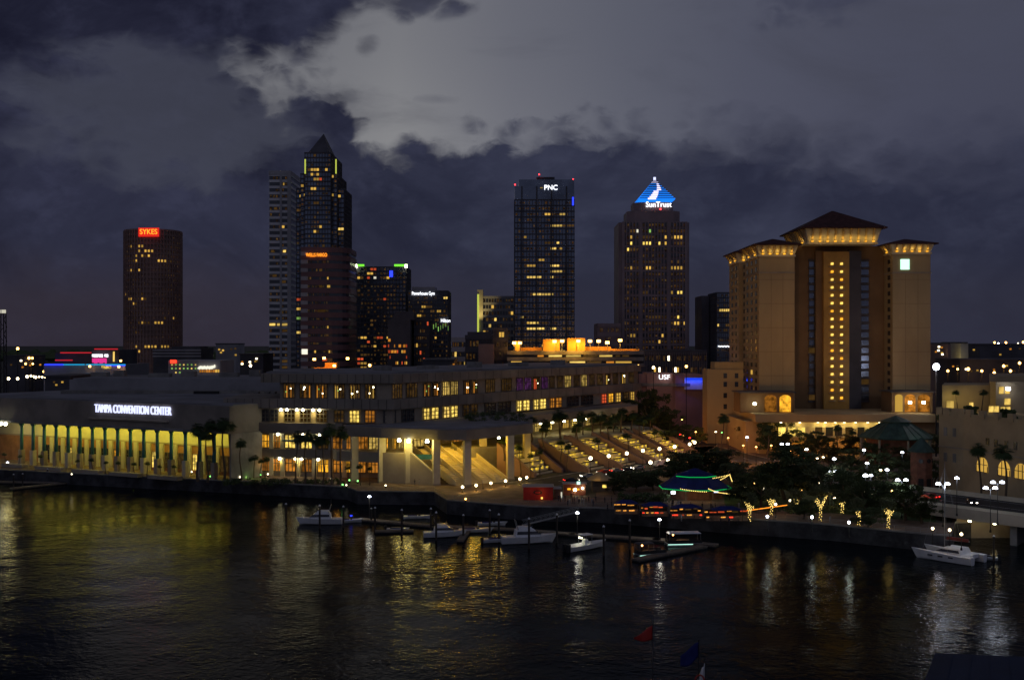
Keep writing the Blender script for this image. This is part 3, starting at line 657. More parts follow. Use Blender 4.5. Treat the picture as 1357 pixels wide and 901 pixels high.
eaves(XL0, XL1, HYf, 453, 78.8, 82.4, 2.6, 85.6, 6, 5, 34)
eaves(XL0, XL0 + 9, 470, 489, 79.3, 82.6, 2.4, 85.2, 3, 2, 34)
eaves(XC1, XR1, HYf, 453, 79.8, 82.8, 2.4, 85.6, 6, 5, 34)
eaves(116.3, 143.2, 431, 461, 83.8, 89.0, 3.2, 97.6, 9, 9, 60)
unit('lit_sign', E['white2'], ho, (HX(1199), HYf - .2, 75.0), 3.4, .3, 4.0)
# podium
MB().box(P(1006, 405), P(1240, 405), 405, 490, G, 9.5).build('podium', M['tan'], ho)
MB().box(P(1043, 405), P(1190, 405), 406, 430, 9.5, 15.2).build('podium', M['wallp'], ho)
MB().box(P(1190, 405), P(1240, 405), 405, 490, 9.5, 16).build('podium', M['tanb'], ho)
MB().box(P(1000, 405), P(1242, 405), 403.5, 491, 15.2, 18.0).build('podium_fascia', M['tan'], ho)
MB().box(P(985, 412), P(1043, 405), 408, 490, G, 15.2).build('podium', M['tan'], ho)
for i, px in enumerate((1037, 1050, 1063, 1086, 1100, 1112, 1126, 1142, 1158, 1170, 1182)):
    x = P(px, 405); w = unit('window', [E['bright'], E['bright'], E['bright'], E['dim'], M['glass'], M['glass'], E['dim'], M['glass'], E['dim'], M['glass'], M['glass']][i], ho, (x, 405.9, 11.6), 2.6, .3, 3.2)
for px in (1035, 1060, 1084, 1094, 1107, 1119, 1134, 1150, 1166, 1178):
    x = P(px, 404.5); unit('soffit_lamp', E['small'], ho, (x, 404.6, 15.0), .7, .7, .2); light('POINT', (x, 404.4, 14.2), 130, (1, .72, .16), ho, .3)
# street level glow and the terrace pavilions with arches
for px in (1060, 1100, 1135): light('POINT', (P(px, 400), 400, 6.5), 650, (1, .44, .05), ho, .5)
def pavilion(px0, px1, Y, z1, arches):
    x0, x1 = P(px0, Y), P(px1, Y)
    MB().box(x0, x1, Y, Y + 12, 18, z1).build('terrace_pavilion', M['tanb'], ho); MB().box(x0 - .8, x1 + .8, Y - .8, Y + 12.5, z1, z1 + .5).build('pavilion_roof', M['tdark'], ho)
    for a, c, e in arches:
        xa, xc = P(a, Y), P(c, Y); n = 8; top = z1 - .7; b = MB(); r = (xc - xa) / 2
        pr = [(xa, 18.3), (xc, 18.3)] + [((xa + xc) / 2 + r * math.cos(math.pi * k / n), top - r * .6 + r * .6 * math.sin(math.pi * k / n)) for k in range(n + 1)]
        b.add([(x, Y - .08, z) for x, z in pr] + [(x, Y + .2, z) for x, z in pr], [tuple(range(len(pr))), tuple(range(len(pr), 2 * len(pr)))])
        b.build('arched_window', E[e], ho)
        light('POINT', ((xa + xc) / 2, Y - 1.8, 22), 60, (1, .5, .06), ho, .3)
pavilion(981, 1052, 415, 25.4, ((1013, 1029, 'orange'), (1033, 1048, 'hot')))
pavilion(1182, 1236, 415, 25.6, ((1186, 1196, 'amber'), (1199, 1213, 'orange'), (1216, 1232, 'orange')))
for px, Y, z in ((1000, 412, 21.5), (1206, 412, 22), (1224, 412, 22)):
    unit('terrace_lamp', E['flood'], ho, (P(px, Y), Y, z), .9, .9, .9)
for px, Y, e in ((1015, 372, 5200), (1110, 370, 2300), (1225, 372, 2900), (950, 425, 1500)):   # warm spots added to light the hotel faces, without fixtures
    a = (P(px, Y), Y, 21.0); light('SPOT', a, e * 2.9, (1, .50, .10), ho, 1.0, rot=aim(a, (P(px, 432) , 432, 52)), spot=58)
lw = thing('hotel_annexe', 'plain low tan wing with small windows left of the hotel tower', 'building', (P(950, 445), 445, G))
MB().box(P(931, 456), P(985, 445), 445, 456, G, 33.5).build('wall', M['tan'], lw); MB().box(P(947, 446), P(985, 446), 446, 455, 33.5, 36.5).build('parapet', M['tan'], lw)
for px in (961, 976): 
    for z in (14, 18.5, 23, 27.5, 31): unit('window', M['glass'], lw, (P(px, 445), 444.95, z), 1.4, .3, 2)
a = (P(935, 400), 400, 10); light('SPOT', a, 5000, (1, .55, .2), lw, 1.0, rot=aim(a, (P(955, 445), 445, 20)), spot=60)
# ------------------------------------------------------------------ downtown towers
def bx(px0, px1, Y, d):
    """plan of a box whose visible sides fill picture columns px0..px1"""
    x0 = P(px0, Y if px0 < CX else Y + d); x1 = P(px1, Y if px1 > CX else Y + d); return x0, x1, Y, Y + d
def grid(root, x0, x1, y, y1, z0, z1, nf, nb, mband, mmul, band=.38, mul=.18, sides=True, proud=.35):
    """floor bands and mullions standing proud of a glass body, front and visible side"""
    b = MB(); dz = (z1 - z0) / nf
    for i in range(nf + 1):
        z = z0 + dz * i; b.box(x0 - proud, x1 + proud, y - proud, y1 + proud, z - dz * band / 2, z + dz * band / 2)
    b.build('floor_bands', mband, root)
    if mul:
        b = MB(); dx = (x1 - x0) / nb
        for k in range(nb + 1):
            x = x0 + dx * k; w = dx * mul / 2; b.box(x - w, x + w, y - proud * 1.4, y, z0, z1)
        if sides:
            n2 = max(2, int((y1 - y) / dx)); xs = x1 if (x0 + x1) < 0 else x0; dy = (y1 - y) / n2
            for k in range(n2 + 1): b.box(min(xs, xs + (proud * 1.4 if xs > 0 or xs == x1 else 0)) - (proud * 1.4 if xs == x0 else 0), xs + (proud * 1.4 if xs == x1 else 0), y + dy * k - dy * mul / 2, y + dy * k + dy * mul / 2, z0, z1)
        b.build('mullions', mmul, root)
def lit(root, x0, x1, y, z0, z1, nf, nb, spec, proud=.12, fill=.5, hfac=.52, wf=.86):
    """lit windows: spec = list of (floor, first bay, bay count, light)"""
    dx = (x1 - x0) / nb; dz = (z1 - z0) / nf
    for fl, b0, n, e in spec:
        unit('window', E[e], root, (x0 + dx * (b0 + n / 2), y - proud, z0 + dz * (fl + .5)), dx * (n - 1 + wf), .25, dz * hfac)
def rnd(nf, nb, n, es, rows=None, seed=1, run=3, lo=0, hi=None, b0=0, b1=None):
    r = random.Random(seed); out = []; used = set(); hi = nf if hi is None else hi; b1 = nb if b1 is None else b1
    while len(out) < n:
        f = r.choice(rows) if rows and r.random() < .75 else r.randrange(lo, hi); k = r.randint(1, run); a = r.randrange(b0, max(b0 + 1, b1 - k + 1))
        if any((f, a + q) in used for q in range(k)): 
            if r.random() < .05: break
            continue
        used.update((f, a + q) for q in range(k)); out.append((f, a, k, r.choice(es)))
    return out
def tower(name, label, cat, px0, px1, py, Y, d, m, nf, nb, mband, mmul, n, es, rows=None, seed=1, run=3, band=.38, mul=.18, zlow=6.0, hfac=.5, cap=None, zcrown=0.0):
    x0, x1, y0, y1 = bx(px0, px1, Y, d); zt = ZZ(py, Y)
    t = thing(name, label, cat, ((x0 + x1) / 2, Y, G))
    MB().box(x0, x1, y0, y1, G, zt).build('wall', m, t)
    z1 = zt - zcrown
    if nf: grid(t, x0, x1, y0, y1, zlow, z1, nf, nb, mband, mmul, band, mul)
    if nf: faint(t, x0, x1, y0, zlow, z1, nf, nb, .42, seed + 100)
    if n: lit(t, x0, x1, y0, zlow, z1, nf, nb, rnd(nf, nb, n, es, rows, seed, run), hfac=hfac)
    if cap: MB().box(x0 + 1, x1 - 1, y0 + 1, y1 - 1, zt, zt + cap).build('roof', M['tdark'], t)
    return t, x0, x1, y0, y1, zt

# cylinder tower with the red sign
Y = 930.0; R = 24.2; xc = P(203, Y + R); zt = ZZ(304, Y)
cy = thing('cylindrical_tower', 'brown cylindrical office tower with a red lit sign at its crown', 'tower', (xc, Y + R, G))
MB().lathe((xc, Y + R, 0), [(R - .6, G), (R - .6, zt)], 56).build('wall', M['tbrown'], cy)
b = MB()
for i in range(33): z = 10 + (zt - 10) * i / 32; b.lathe((xc, Y + R, 0), [(R, z - .75), (R, z + .75)], 56)
b.build('floor_bands', M['tbrown'], cy)
b = MB()
for i in range(56):
    t = 2 * math.pi * i / 56; b.obox((xc + (R + .1) * math.cos(t), Y + R + (R + .1) * math.sin(t)), (math.cos(t), math.sin(t)), .35, .45, 10, zt)
b.build('mullions', M['tbrown'], cy)
rr = random.Random(3)
def cywin(f, k, e):
    t = -math.pi / 2 + (k + .5 - 12) * math.pi * 2 / 56; z = 10 + (zt - 10) * (f + .5) / 32
    unit('window', E[e], cy, (xc + (R - .35) * math.cos(t), Y + R + (R - .35) * math.sin(t), z), .4, 1.5, 1.9, t)
for f, ks in ((28, (7, 10, 11)), (27, (10, 12, 13, 14)), (26, (4, 9, 11, 12, 13)), (25, (8, 9, 16, 17, 18, 20)), (23, (7, 8, 10)), (18, (4, 11)), (17, (6, 7, 11, 12)), (16, (8, 9)), (13, (3, 4, 18, 21)), (12, (10, 11, 12, 13, 15, 16, 17)), (10, (9,)), (7, (9, 12, 13, 14, 15, 17, 18, 19)), (6, (7, 10)), (4, (5, 6)), (2, (8, 11))):
    for k in ks: cywin(f, k, 'amber' if rr.random() < .7 else 'dim')
t = -math.pi / 2 - .12
MB().obox((P(197.5, Y), Y - .6), (1, 0), 8.6, .5, zt - 6.3, zt + 1.2).build('sign_board', emat('red_sign_board', (1, .03, .02), .75), cy)
b = MB(); rf = random.Random(9)
for f in range(32):
    row = rf.random()
    for k in range(1, 27):
        if rf.random() < .3 + .4 * row:
            ta = -math.pi / 2 + (k + .5 - 13.5) * math.pi * 2 / 56; zz = 10 + (zt - 10) * (f + .5) / 32; b.obox((xc + (R - .45) * math.cos(ta), Y + R + (R - .45) * math.sin(ta)), (math.cos(ta), math.sin(ta)), .15, .55, zz - .7, zz + .7)
o = b.build('faint_windows', FAINT, cy); o['kind'] = 'stuff'
text('SYKES', E['sorange'], cy, (P(197.5, Y), Y - 1.4, zt - 2.4), 6.2, 0, .3, width=14.6)
light('POINT', (P(197.5, Y), Y - 6, zt + 3), 900, (1, .05, .03), cy, 1)

# pointed blue tower
Y = 702.0
bt = thing('pointed_tower', 'tallest dark stepped tower with a pyramid roof and two lime strips', 'tower', (P(425, Y), Y, G))
def tier(px0, px1, py0, py1, ins, nf, nb, spec, m='glassb', d=44):
    x0, x1 = P(px0, Y), P(px1, Y + d * .6); z0, z1 = ZZ(py1, Y), ZZ(py0, Y); y0 = Y + ins; y1 = Y + d - ins
    MB().box(x0, x1, y0, y1, z0, z1).build('wall', M[m], bt); grid(bt, x0, x1, y0, y1, z0, z1, nf, nb, M['tdark'], M['tdark'], .3, .14)
    lit(bt, x0, x1, y0, z0, z1, nf, nb, spec); faint(bt, x0, x1, y0, z0, z1, nf, nb, .35, py0)
    return x0, x1, y0, y1, z1
tier(390.5, 462, 249, 500, 6, 40, 16, [(38, 1, 3, 'amber'), (38, 4, 2, 'dim'), (38, 11, 4, 'amber'), (36, 1, 2, 'dim'), (35, 0, 3, 'dim'), (31, 2, 3, 'amber'), (31, 5, 3, 'dim'), (31, 13, 3, 'yellow'), (30, 4, 3, 'dim'), (30, 13, 2, 'dim'), (21, 2, 3, 'amber'), (21, 12, 3, 'amber'), (21, 15, 1, 'amber'), (16, 0, 2, 'redw'), (14, 0, 2, 'amber'), (12, 0, 2, 'greenw'), (9, 0, 3, 'yellow'), (9, 12, 2, 'dim')])
tier(397.5, 454, 230, 490, 3, 42, 12, [(41, 1, 1, 'dim'), (41, 9, 2, 'amber'), (39, 0, 1, 'amber'), (39, 5, 1, 'dim'), (37, 1, 3, 'amber'), (37, 8, 3, 'amber'), (33, 8, 1, 'amber'), (25, 2, 1, 'dim'), (22, 2, 2, 'amber'), (24, 9, 1, 'dim')])
a = tier(404, 447, 203, 480, 0, 44, 9, [(43, 3, 1, 'dim'), (40, 1, 1, 'dim'), (40, 2, 2, 'amber'), (40, 4, 1, 'amber'), (40, 7, 1, 'amber'), (39, 2, 1, 'amber'), (39, 4, 1, 'amber'), (38, 3, 2, 'amber'), (38, 5, 1, 'redw'), (36, 2, 1, 'amber'), (36, 3, 1, 'amber'), (36, 6, 1, 'dim'), (33, 3, 2, 'dim'), (28, 5, 1, 'amber'), (27, 3, 1, 'amber'), (27, 4, 1, 'dim'), (22, 5, 2, 'amber'), (24, 6, 1, 'dim'), (23, 4, 2, 'dim')])
xm, ym = (a[0] + a[1]) / 2, (a[2] + a[3]) / 2
MB().prism([(a[0] + 1.5, a[2] + 1.5), (a[1] - 1.5, a[2] + 1.5), (a[1] - 1.5, a[3] - 1.5), (a[0] + 1.5, a[3] - 1.5)], a[4], ZZ(178, Y + 22), [(xm - .2, ym - .2), (xm + .2, ym - .2), (xm + .2, ym + .2), (xm - .2, ym + .2)]).build('roof', M['tdark'], bt)
for px in (404.6, 445.4): unit('strip_light', E['limew'], bt, (P(px, Y), Y - .5, ZZ(221, Y)), .75, .6, ZZ(211, Y) - ZZ(230, Y))
unit('roof_beacon', E['small'], bt, (P(418, Y), Y + 8, ZZ(198, Y)), .9, .9, .9)

# tall striped tower behind it
t, x0, x1, y0, y1, zt = tower('striped_tower', 'tall pale tower with dark horizontal window stripes left of the pointed tower', 'tower', 357, 399, 232, 800, 40, M['glass'], 36, 7, M['tpale'], M['tpale'], 0, None, band=.42, mul=0)
MB().box(x0 + (x1 - x0) * .50, x0 + (x1 - x0) * .60, y0 - .8, y0, G, zt).build('pilaster', M['tgrey'], t); MB().box(x0 + (x1 - x0) * .86, x1 + .4, y0 - .8, y0, G, zt).build('pilaster', M['tgrey'], t)
MB().box(x0 - .4, x1 + .4, y0 - .6, y1, zt, zt + 3).build('parapet', M['tgrey'], t)
lit(t, x0, x1, y0, 6, zt, 36, 14, [(34, 9, 1, 'amber'), (30, 3, 2, 'dim'), (27, 8, 2, 'amber'), (23, 1, 2, 'dim'), (23, 9, 2, 'yellow'), (19, 2, 3, 'dim'), (18, 8, 3, 'dim'), (11, 0, 4, 'yellow'), (11, 5, 3, 'yellow'), (11, 8, 4, 'yellow'), (10, 9, 3, 'dim'), (5, 8, 4, 'dim'), (4, 8, 4, 'dim'), (3, 8, 3, 'yellow'), (2, 8, 4, 'dim')], hfac=.4)

# red granite tower with rounded corner and orange letters
Y = 640.0; x0, x1 = P(400, Y), P(467, Y + 20); zt = ZZ(331, Y)
t = thing('red_granite_tower', 'dark red granite office tower with orange lettering on its top floor', 'tower', ((x0 + x1) / 2, Y, G))
def rounded(o): 
    r = 12; return [(x0 - o, Y - o)] + [(x1 - r + (r + o) * math.sin(q * math.pi / 12), Y + r - (r + o) * math.cos(q * math.pi / 12)) for q in range(7)] + [(x1 + o, Y + 34), (x0 - o, Y + 34)]
MB().prism(rounded(0), G, zt).build('wall', M['glass'], t); b = MB()
for i in range(20): z = 8 + (zt - 8) * i / 19; b.prism(rounded(.5), z - 1.5, z + 1.5)
b.build('floor_bands', M['tred'], t)
b = MB()
for i in range(19): z = 8 + (zt - 8) * (i + .5) / 19; b.box(x0 - .55, P(408, Y), Y - .6, Y + 8, z - 1.1, z + 1.1)
b.build('corner_panels', M['tgrey'], t)
faint(t, x0, x1 - 11, Y, 8, zt, 19, 24, .5, 4, .35, .6, .28)
text('WELLS FARGO', E['sorange'], t, (P(420, Y), Y - 1.0, zt - 3.2), 2.9, 0, .3, width=12.2)
lit(t, x0, x1 - 10, Y, 8, zt, 19, 18, [(16, 9, 1, 'dim'), (16, 11, 2, 'dim'), (15, 5, 1, 'dim'), (15, 16, 1, 'amber'), (14, 3, 1, 'dim'), (14, 11, 2, 'dim'), (14, 16, 2, 'amber'), (11, 10, 5, 'dim'), (9, 7, 1, 'dim'), (9, 16, 1, 'amber'), (6, 8, 1, 'amber'), (6, 17, 1, 'amber'), (5, 13, 3, 'redw'), (5, 3, 1, 'dim'), (4, 6, 2, 'dim'), (4, 14, 2, 'redw'), (4, 18, 1, 'redw'), (3, 12, 1, 'redw'), (3, 14, 1, 'redw'), (3, 16, 3, 'redw'), (2, 12, 2, 'redw'), (2, 15, 1, 'redw'), (2, 17, 2, 'redw'), (2, 8, 1, 'redw'), (1, 10, 2, 'orange')], proud=.3, hfac=.3)
unit('window', E['white'], t, (P(404, Y), Y - .7, ZZ(466, Y)), 3.4, .3, 3.0)
# orange lit rooftop block at its foot
ob = thing('rooftop_block', 'low stepped block glowing orange in front of the red granite tower', 'building', (P(432, 560), 560, G))
om = mat('orange_render', (.60, .26, .06), .9, .1, .2)
MB().box(P(430.5, 560), P(446, 560), 560, 570, G, ZZ(480.5, 560)).build('wall', om, ob); MB().box(P(416, 560), P(446, 560), 559.8, 571, G, ZZ(487, 560)).build('wall', om, ob)
for px, py in ((417, 476), (430, 474.5), (443.5, 484.5), (461, 475)):
    unit('lamp', E['sodium'], ob, (P(px, 558), 557, ZZ(py, 558)), 1.3, 1, 1.1)
for px in (424, 438): light('POINT', (P(px, 552), 550, 33), 2600, (1, .42, .05), ob, .6)

# glass tower with green rooftop lamps
t, x0, x1, y0, y1, zt = tower('glass_tower', 'dark glass apartment tower with green lamps at both roof corners', 'tower', 469, 544, 354, 790, 36, M['glassb'], 30, 16, M['tdark'], M['tdark'], 44, ['amber', 'dim', 'redw', 'dim'], list(range(0, 14)), 5, 2, band=.28)
unit('roof_lamp', E['gbright'], t, (P(474.5, 790), 789, zt + 1.2), 9, 1.5, 1.4); unit('roof_lamp', E['gbright'], t, (P(531.5, 790), 789, zt + 1.2), 9.5, 1.5, 1.4); unit('roof_lamp', E['flood'], t, (P(471.5, 790), 788, zt + .6), 2, 1.5, 2.4); unit('roof_lamp', E['flood'], t, (P(538.5, 790), 788, zt + .6), 1.6, 1.5, 2.0)
for k, e in ((1, 'amber'), (2, 'dim'), (4, 'redw'), (6, 'white'), (9, 'dim'), (10, 'amber')): lit(t, x0, x1, y0, 6, zt, 30, 16, [(27, k, 1, e)])
unit('window', E['sblue'], t, (P(518.5, 790), 789.3, ZZ(363, 790)), 2.4, .3, 4.5)
for f in (4, 5, 6, 7): lit(t, x0, x1, y0, 6, zt, 30, 16, [(f - 3, 4, 4, 'yellow'), ])
# lower tower with white rooftop letters
t, x0, x1, y0, y1, zt = tower('office_block', 'mid height dark office block with white letters along its roof edge', 'building', 541, 597, 386, 760, 34, M['glass'], 24, 18, M['tdark'], M['tdark'], 40, ['amber', 'dim', 'dim', 'yellow'], [1, 2, 5, 17, 18, 19, 20], 8, 2, band=.34)
text('Powerhouse Gym', E['swhite'], t, (P(561, 759), 758.5, ZZ(389, 759)), 3.4, 0, .3, width=15.6)
MB().box(P(546, 765), P(577, 765), 765, 780, zt, zt + 3.2).build('plant_room', M['tgrey'], t)
text('Hilton', E['swhite'], t, (P(590.5, 759), 758.5, ZZ(425, 759)), 3.6, 0, .3, width=6.4)
for k in range(9): unit('window', E['greenw'], t, (P(568 + k * 3.2, 759), 759.7, ZZ(430 + (k * 5) % 7, 759)), .5, .2, 3.2)
# dark angled block in front, red lit lower floors
t, x0, x1, y0, y1, zt = tower('dark_block', 'dark windowless upper block with rows of red lit windows at its base', 'building', 514, 549, 424, 640, 26, M['tdark'], 0, 14, None, None, 0, None)
MB().add([(P(519, 640), 640, zt), (P(548, 640), 640, zt), (P(548, 640), 660, zt), (P(519, 640), 660, zt), (P(524, 640), 640, ZZ(413, 640)), (P(548, 640), 640, ZZ(413, 640)), (P(548, 640), 660, ZZ(413, 640)), (P(524, 640), 660, ZZ(413, 640))], [(0, 1, 2, 3), (4, 5, 6, 7), (0, 1, 5, 4), (1, 2, 6, 5), (2, 3, 7, 6), (3, 0, 4, 7)]).build('roof', M['tdark'], t)
lit(t, x0, x1, y0, 24, ZZ(447, 640), 7, 15, rnd(7, 15, 48, ['redw', 'orange', 'redw', 'amber'], [1, 2, 3, 4, 5], 11, 2), hfac=.5, wf=.6)
t, x0, x1, y0, y1, zt = tower('dark_block', 'narrow unlit dark block wedged between two office towers with few red windows', 'building', 549, 572, 424, 650, 24, M['tdark'], 12, 8, M['tdark'], M['tdark'], 14, ['redw', 'orange', 'amber', 'redw'], [0, 1, 2, 3, 4], 21, 1, band=.3)
# slim lit fin tower and its dark neighbour
t, x0, x1, y0, y1, zt = tower('fin_tower', 'slim building with a tall lit pale fin rising above a gridded block', 'building', 640, 684, 394, 860, 30, M['glass'], 14, 12, M['tgrey'], M['tgrey'], 16, ['yellow', 'dim', 'amber'], [6, 7, 8, 9, 10, 11], 4, 1, band=.4, zlow=10)
MB().box(P(632.5, 858), P(640, 858), 858, 872, G, ZZ(384, 858)).build('fin', M['wallp'], t)
unit('fin_light', E['limew'], t, (P(633.5, 857), 857.5, (ZZ(390, 857) + ZZ(440, 857)) / 2), 1.3, .5, ZZ(390, 857) - ZZ(440, 857))
light('SPOT', (P(637, 850), 846, 52), 22000, (1, .75, .25), t, .5, rot=aim((P(637, 850), 846, 52), (P(637, 858), 858, 80)), spot=60)
tower('grey_block', 'grey office block with horizontal window stripes below the slim fin tower', 'building', 599, 632, 450, 640, 22, M['glass'], 7, 10, M['tgrey'], M['tgrey'], 7, ['yellow', 'dim'], [2], 6, 1, band=.5, mul=0)
tower('black_block', 'black office block with a stepped roof in front of the slim fin tower', 'building', 617, 654, 447, 600, 22, M['tdark'], 6, 8, M['tdark'], M['tdark'], 5, ['amber', 'dim'], [1, 2], 9, 1, cap=3)
t, x0, x1, y0, y1, zt = tower('tan_slab', 'plain tan windowless slab with a dark block of lit windows on its right', 'building', 634, 655, 456, 560, 14, M['tbrown'], 0, 1, None, None, 0, None)
tower('black_block', 'narrow black office block with a few yellow windows beside the tan slab', 'building', 654, 672, 437, 566, 18, M['tdark'], 9, 5, M['tdark'], M['tdark'], 9, ['yellow', 'amber', 'dim'], [1, 2, 3], 13, 2)

# blue glass tower with white logo letters
t, x0, x1, y0, y1, zt = tower('blue_glass_tower', 'tall blue glass tower with red corner beacons and white rooftop letters', 'tower', 682, 761, 247, 805, 40, M['glassb'], 34, 20, M['tdark'], M['tdark'], 0, None, band=.22, zcrown=10)
ch = [(x0 + 4, y0), (x1, y0), (x1, y1), (x0 + 4, y1)]; MB().box(x0 + 3, x1, y0 + .5, y1, zt, ZZ(238, 805)).build('crown', M['glassb'], t)
for k in (0, .25, .5, .75): MB().box(x0 + (x1 - x0) * (k + .12) - .5, x0 + (x1 - x0) * (k + .12) + .5, y0 - .8, y0, G, zt).build('pilaster', M['tdark'], t)
sp = []
for f, segs in ((31, ((10, 2), (12, 1), (15, 2))), (29, ((12, 4), (16, 4))), (27, ((3, 1),)), (26, ((10, 3), (14, 1))), (25, ((12, 2), (15, 1))), (23, ((3, 1), (8, 2))), (22, ((4, 3), (12, 3))), (21, ((12, 4),)), (20, ((4, 5), (12, 1))), (17, ((6, 3), (9, 4), (16, 2))), (15, ((3, 1),)), (13, ((13, 5), (2, 1))), (12, ((5, 3), (9, 2), (4, 1))), (11, ((4, 6), (12, 2), (16, 3))), (9, ((1, 8), (10, 4), (15, 4))), (7, ((3, 1), (5, 3), (9, 1), (11, 2), (14, 3))), (6, ((3, 1), (6, 2), (11, 2), (14, 4))), (5, ((3, 3), (8, 2), (12, 4), (18, 2))), (4, ((2, 2), (5, 4), (10, 5), (16, 2))), (3, ((4, 3), (9, 2), (12, 1), (17, 2))), (8, ((9, 1), (13, 1)))):
    for b0, n in segs: sp.append((f, b0, n, random.choice(['amber', 'yellow', 'dim'])))
lit(t, x0, x1, y0, 6, zt - 10, 34, 20, sp, hfac=.36); faint(t, x0, x1, y0, 6, zt - 10, 34, 40, .35, 77, hf=.3)
MB().lathe((0, 0, 0), [(2.1, -.3), (2.1, .3)], 20).build('logo_disc', E['syel'], t, w=False)
lo = t.children[-1]; lo.location = (P(717.5, 804) - ORG[t.name][0], 803.6 - 805, ZZ(249, 804) - G); lo.rotation_euler = (math.radians(90), 0, 0)
text('PNC', E['swhite'], t, (P(730, 804), 803.6, ZZ(249, 804)), 5.0, 0, .3, width=9.6)
for px, py in ((682.5, 245), (714.5, 231.5), (759.5, 238)): unit('beacon', E['redtop'], t, (P(px, 806), 806, ZZ(py, 806)), .9, .9, .9); MB().tube((P(px, 806), 806, zt), (P(px, 806), 806, ZZ(py, 806)), .2).build('beacon_mast', M['dark'], t)
MB().box(P(711, 808), P(735, 808), 808, 822, ZZ(238, 805), ZZ(234, 805)).build('plant_room', M['tdark'], t)
unit('side_light', E['sblue'], t, (P(759.3, 805), 804.6, ZZ(267, 805)), 1.1, .5, 6)

# mauve stepped tower with the blue pyramid
Y = 770.0
st = thing('stepped_tower', 'mauve stepped tower with a glowing blue pyramid and white letters', 'tower', (P(868, Y), Y, G))
def octa(px0, px1, d, c):
    a, q = P(px0, Y + 10), P(px1, Y); ins = (P(915, Y) - P(819, Y) - (q - a)) / 2; y0 = Y + ins; y1 = Y + d - ins
    return [(a + c, y0), (q - c, y0), (q, y0 + c), (q, y1 - c), (q - c, y1), (a + c, y1), (a, y1 - c), (a, y0 + c)]
zA, zB, zC = ZZ(294, Y), ZZ(278, Y), ZZ(265.5, Y)
MB().prism(octa(819, 915, 46, 5), G, zA).build('wall', M['tmauve'], st)
MB().prism(octa(831, 904, 46, 5), zA, zB).build('wall', M['tmauve'], st); MB().prism(octa(840, 896, 46, 4), zB, zC).build('wall', M['tmauve'], st)
f0, f1 = P(826, Y), P(909, Y); nf, nb = 28, 20
b = MB(); dz = (zA - 8) / nf
for i in range(nf): b.box(f0 + 1, f1 - 1, Y - .05, Y, 8 + dz * (i + .3), 8 + dz * (i + .85))
b.build('window_bands', M['glass'], st)
b = MB()
for k in range(nb + 1): x = f0 + (f1 - f0) * k / nb; b.box(x - .45, x + .45, Y - .5, Y, G, zA)
for k in (0, .28, .72, 1): x = f0 + (f1 - f0) * k; b.box(x - .9, x + .9, Y - .8, Y, G, zA)
for i in range(0, nf, 4): b.box(f0, f1, Y - .6, Y, 8 + dz * i - .6, 8 + dz * i + .6)
b.build('pilasters', M['tmauve'], st)
sp = [(27, 12, 1, 'dim'), (26, 2, 2, 'dim'), (26, 4, 1, 'white'), (26, 8, 1, 'greenw'), (26, 11, 2, 'dim'), (26, 15, 2, 'dim'), (25, 2, 1, 'amber'), (25, 5, 3, 'dim'), (25, 13, 2, 'amber'), (25, 16, 3, 'amber'), (24, 2, 1, 'bright'), (24, 6, 2, 'bright'), (24, 8, 1, 'bright'), (24, 11, 1, 'bright'), (24, 13, 1, 'amber'), (24, 17, 2, 'dim'), (23, 1, 1, 'bright'), (23, 2, 2, 'dim'), (20, 2, 1, 'amber'), (20, 4, 1, 'dim'), (20, 5, 1, 'dim'), (20, 7, 2, 'amber'), (20, 9, 1, 'dim'), (20, 15, 1, 'amber'), (20, 16, 1, 'amber'), (20, 17, 2, 'amber'), (21, 17, 1, 'dim'), (16, 5, 3, 'dim'), (16, 15, 1, 'amber'), (16, 17, 2, 'bright'), (12, 8, 4, 'dim'), (12, 17, 1, 'bright'), (11, 16, 2, 'amber'), (11, 19, 1, 'amber'), (9, 2, 2, 'amber'), (9, 12, 1, 'amber'), (8, 5, 1, 'dim'), (8, 11, 1, 'amber')] + rnd(6, 20, 26, ['amber', 'dim', 'amber'], None, 17, 2)
faint(st, f0, f1, Y, 8, zA, nf, nb, .6, 8)
lit(st, f0, f1, Y, 8, zA, nf, nb, sp, proud=.15, hfac=.5, wf=.7)
text('SunTrust', E['swhite'], st, (P(872.5, Y + 12), Y + 10.6, ZZ(271.3, Y + 10)), 5.4, 0, .3, width=18.2)
unit('beacon', E['redtop'], st, (P(875, Y + 8), Y + 7, ZZ(277.5, Y + 8)), 1, 1, 1)
pz0, pz1 = ZZ(264.5, Y + 12), ZZ(238.5, Y + 24); xm = P(867.5, Y + 24); ym = Y + 24; hw = (P(892, Y + 12) - P(843, Y + 12)) / 2
MB().prism([(xm - hw, ym - hw), (xm + hw, ym - hw), (xm + hw, ym + hw), (xm - hw, ym + hw)], pz0, pz1, [(xm - .5, ym - .5), (xm + .5, ym - .5), (xm + .5, ym + .5), (xm - .5, ym + .5)]).build('pyramid_roof', M['tdark'], st)
n = 11
for i in range(n):
    f = (i + .3) / n; z = pz0 + (pz1 - pz0) * f; r = hw * (1 - f) + .15; th = (pz1 - pz0) / n * .33
    zig = (.25 - .42 * ((f * 2.2) % 1)) * r * 2 if .05 < f < .75 else 0
    w = r if f > .78 else r * .24
    MB().box(xm - r, xm + r, ym - r - .1, ym + r, z - th, z + th).build('light_tube', E['pyrw'] if f > .80 else E['pyr'], st)
    if f <= .80: 
        c = xm + r * (-.30 + .75 * f) + (0 if f < .45 else r * .25); MB().box(c - r * .22, c + r * .22, ym - r - .35, ym - r, z - th * 1.15, z + th * 1.15).build('light_tube', E['pyrw'], st)
unit('beacon', E['violet'], st, (xm, ym, pz1 + .8), 1.6, 1.6, 2)
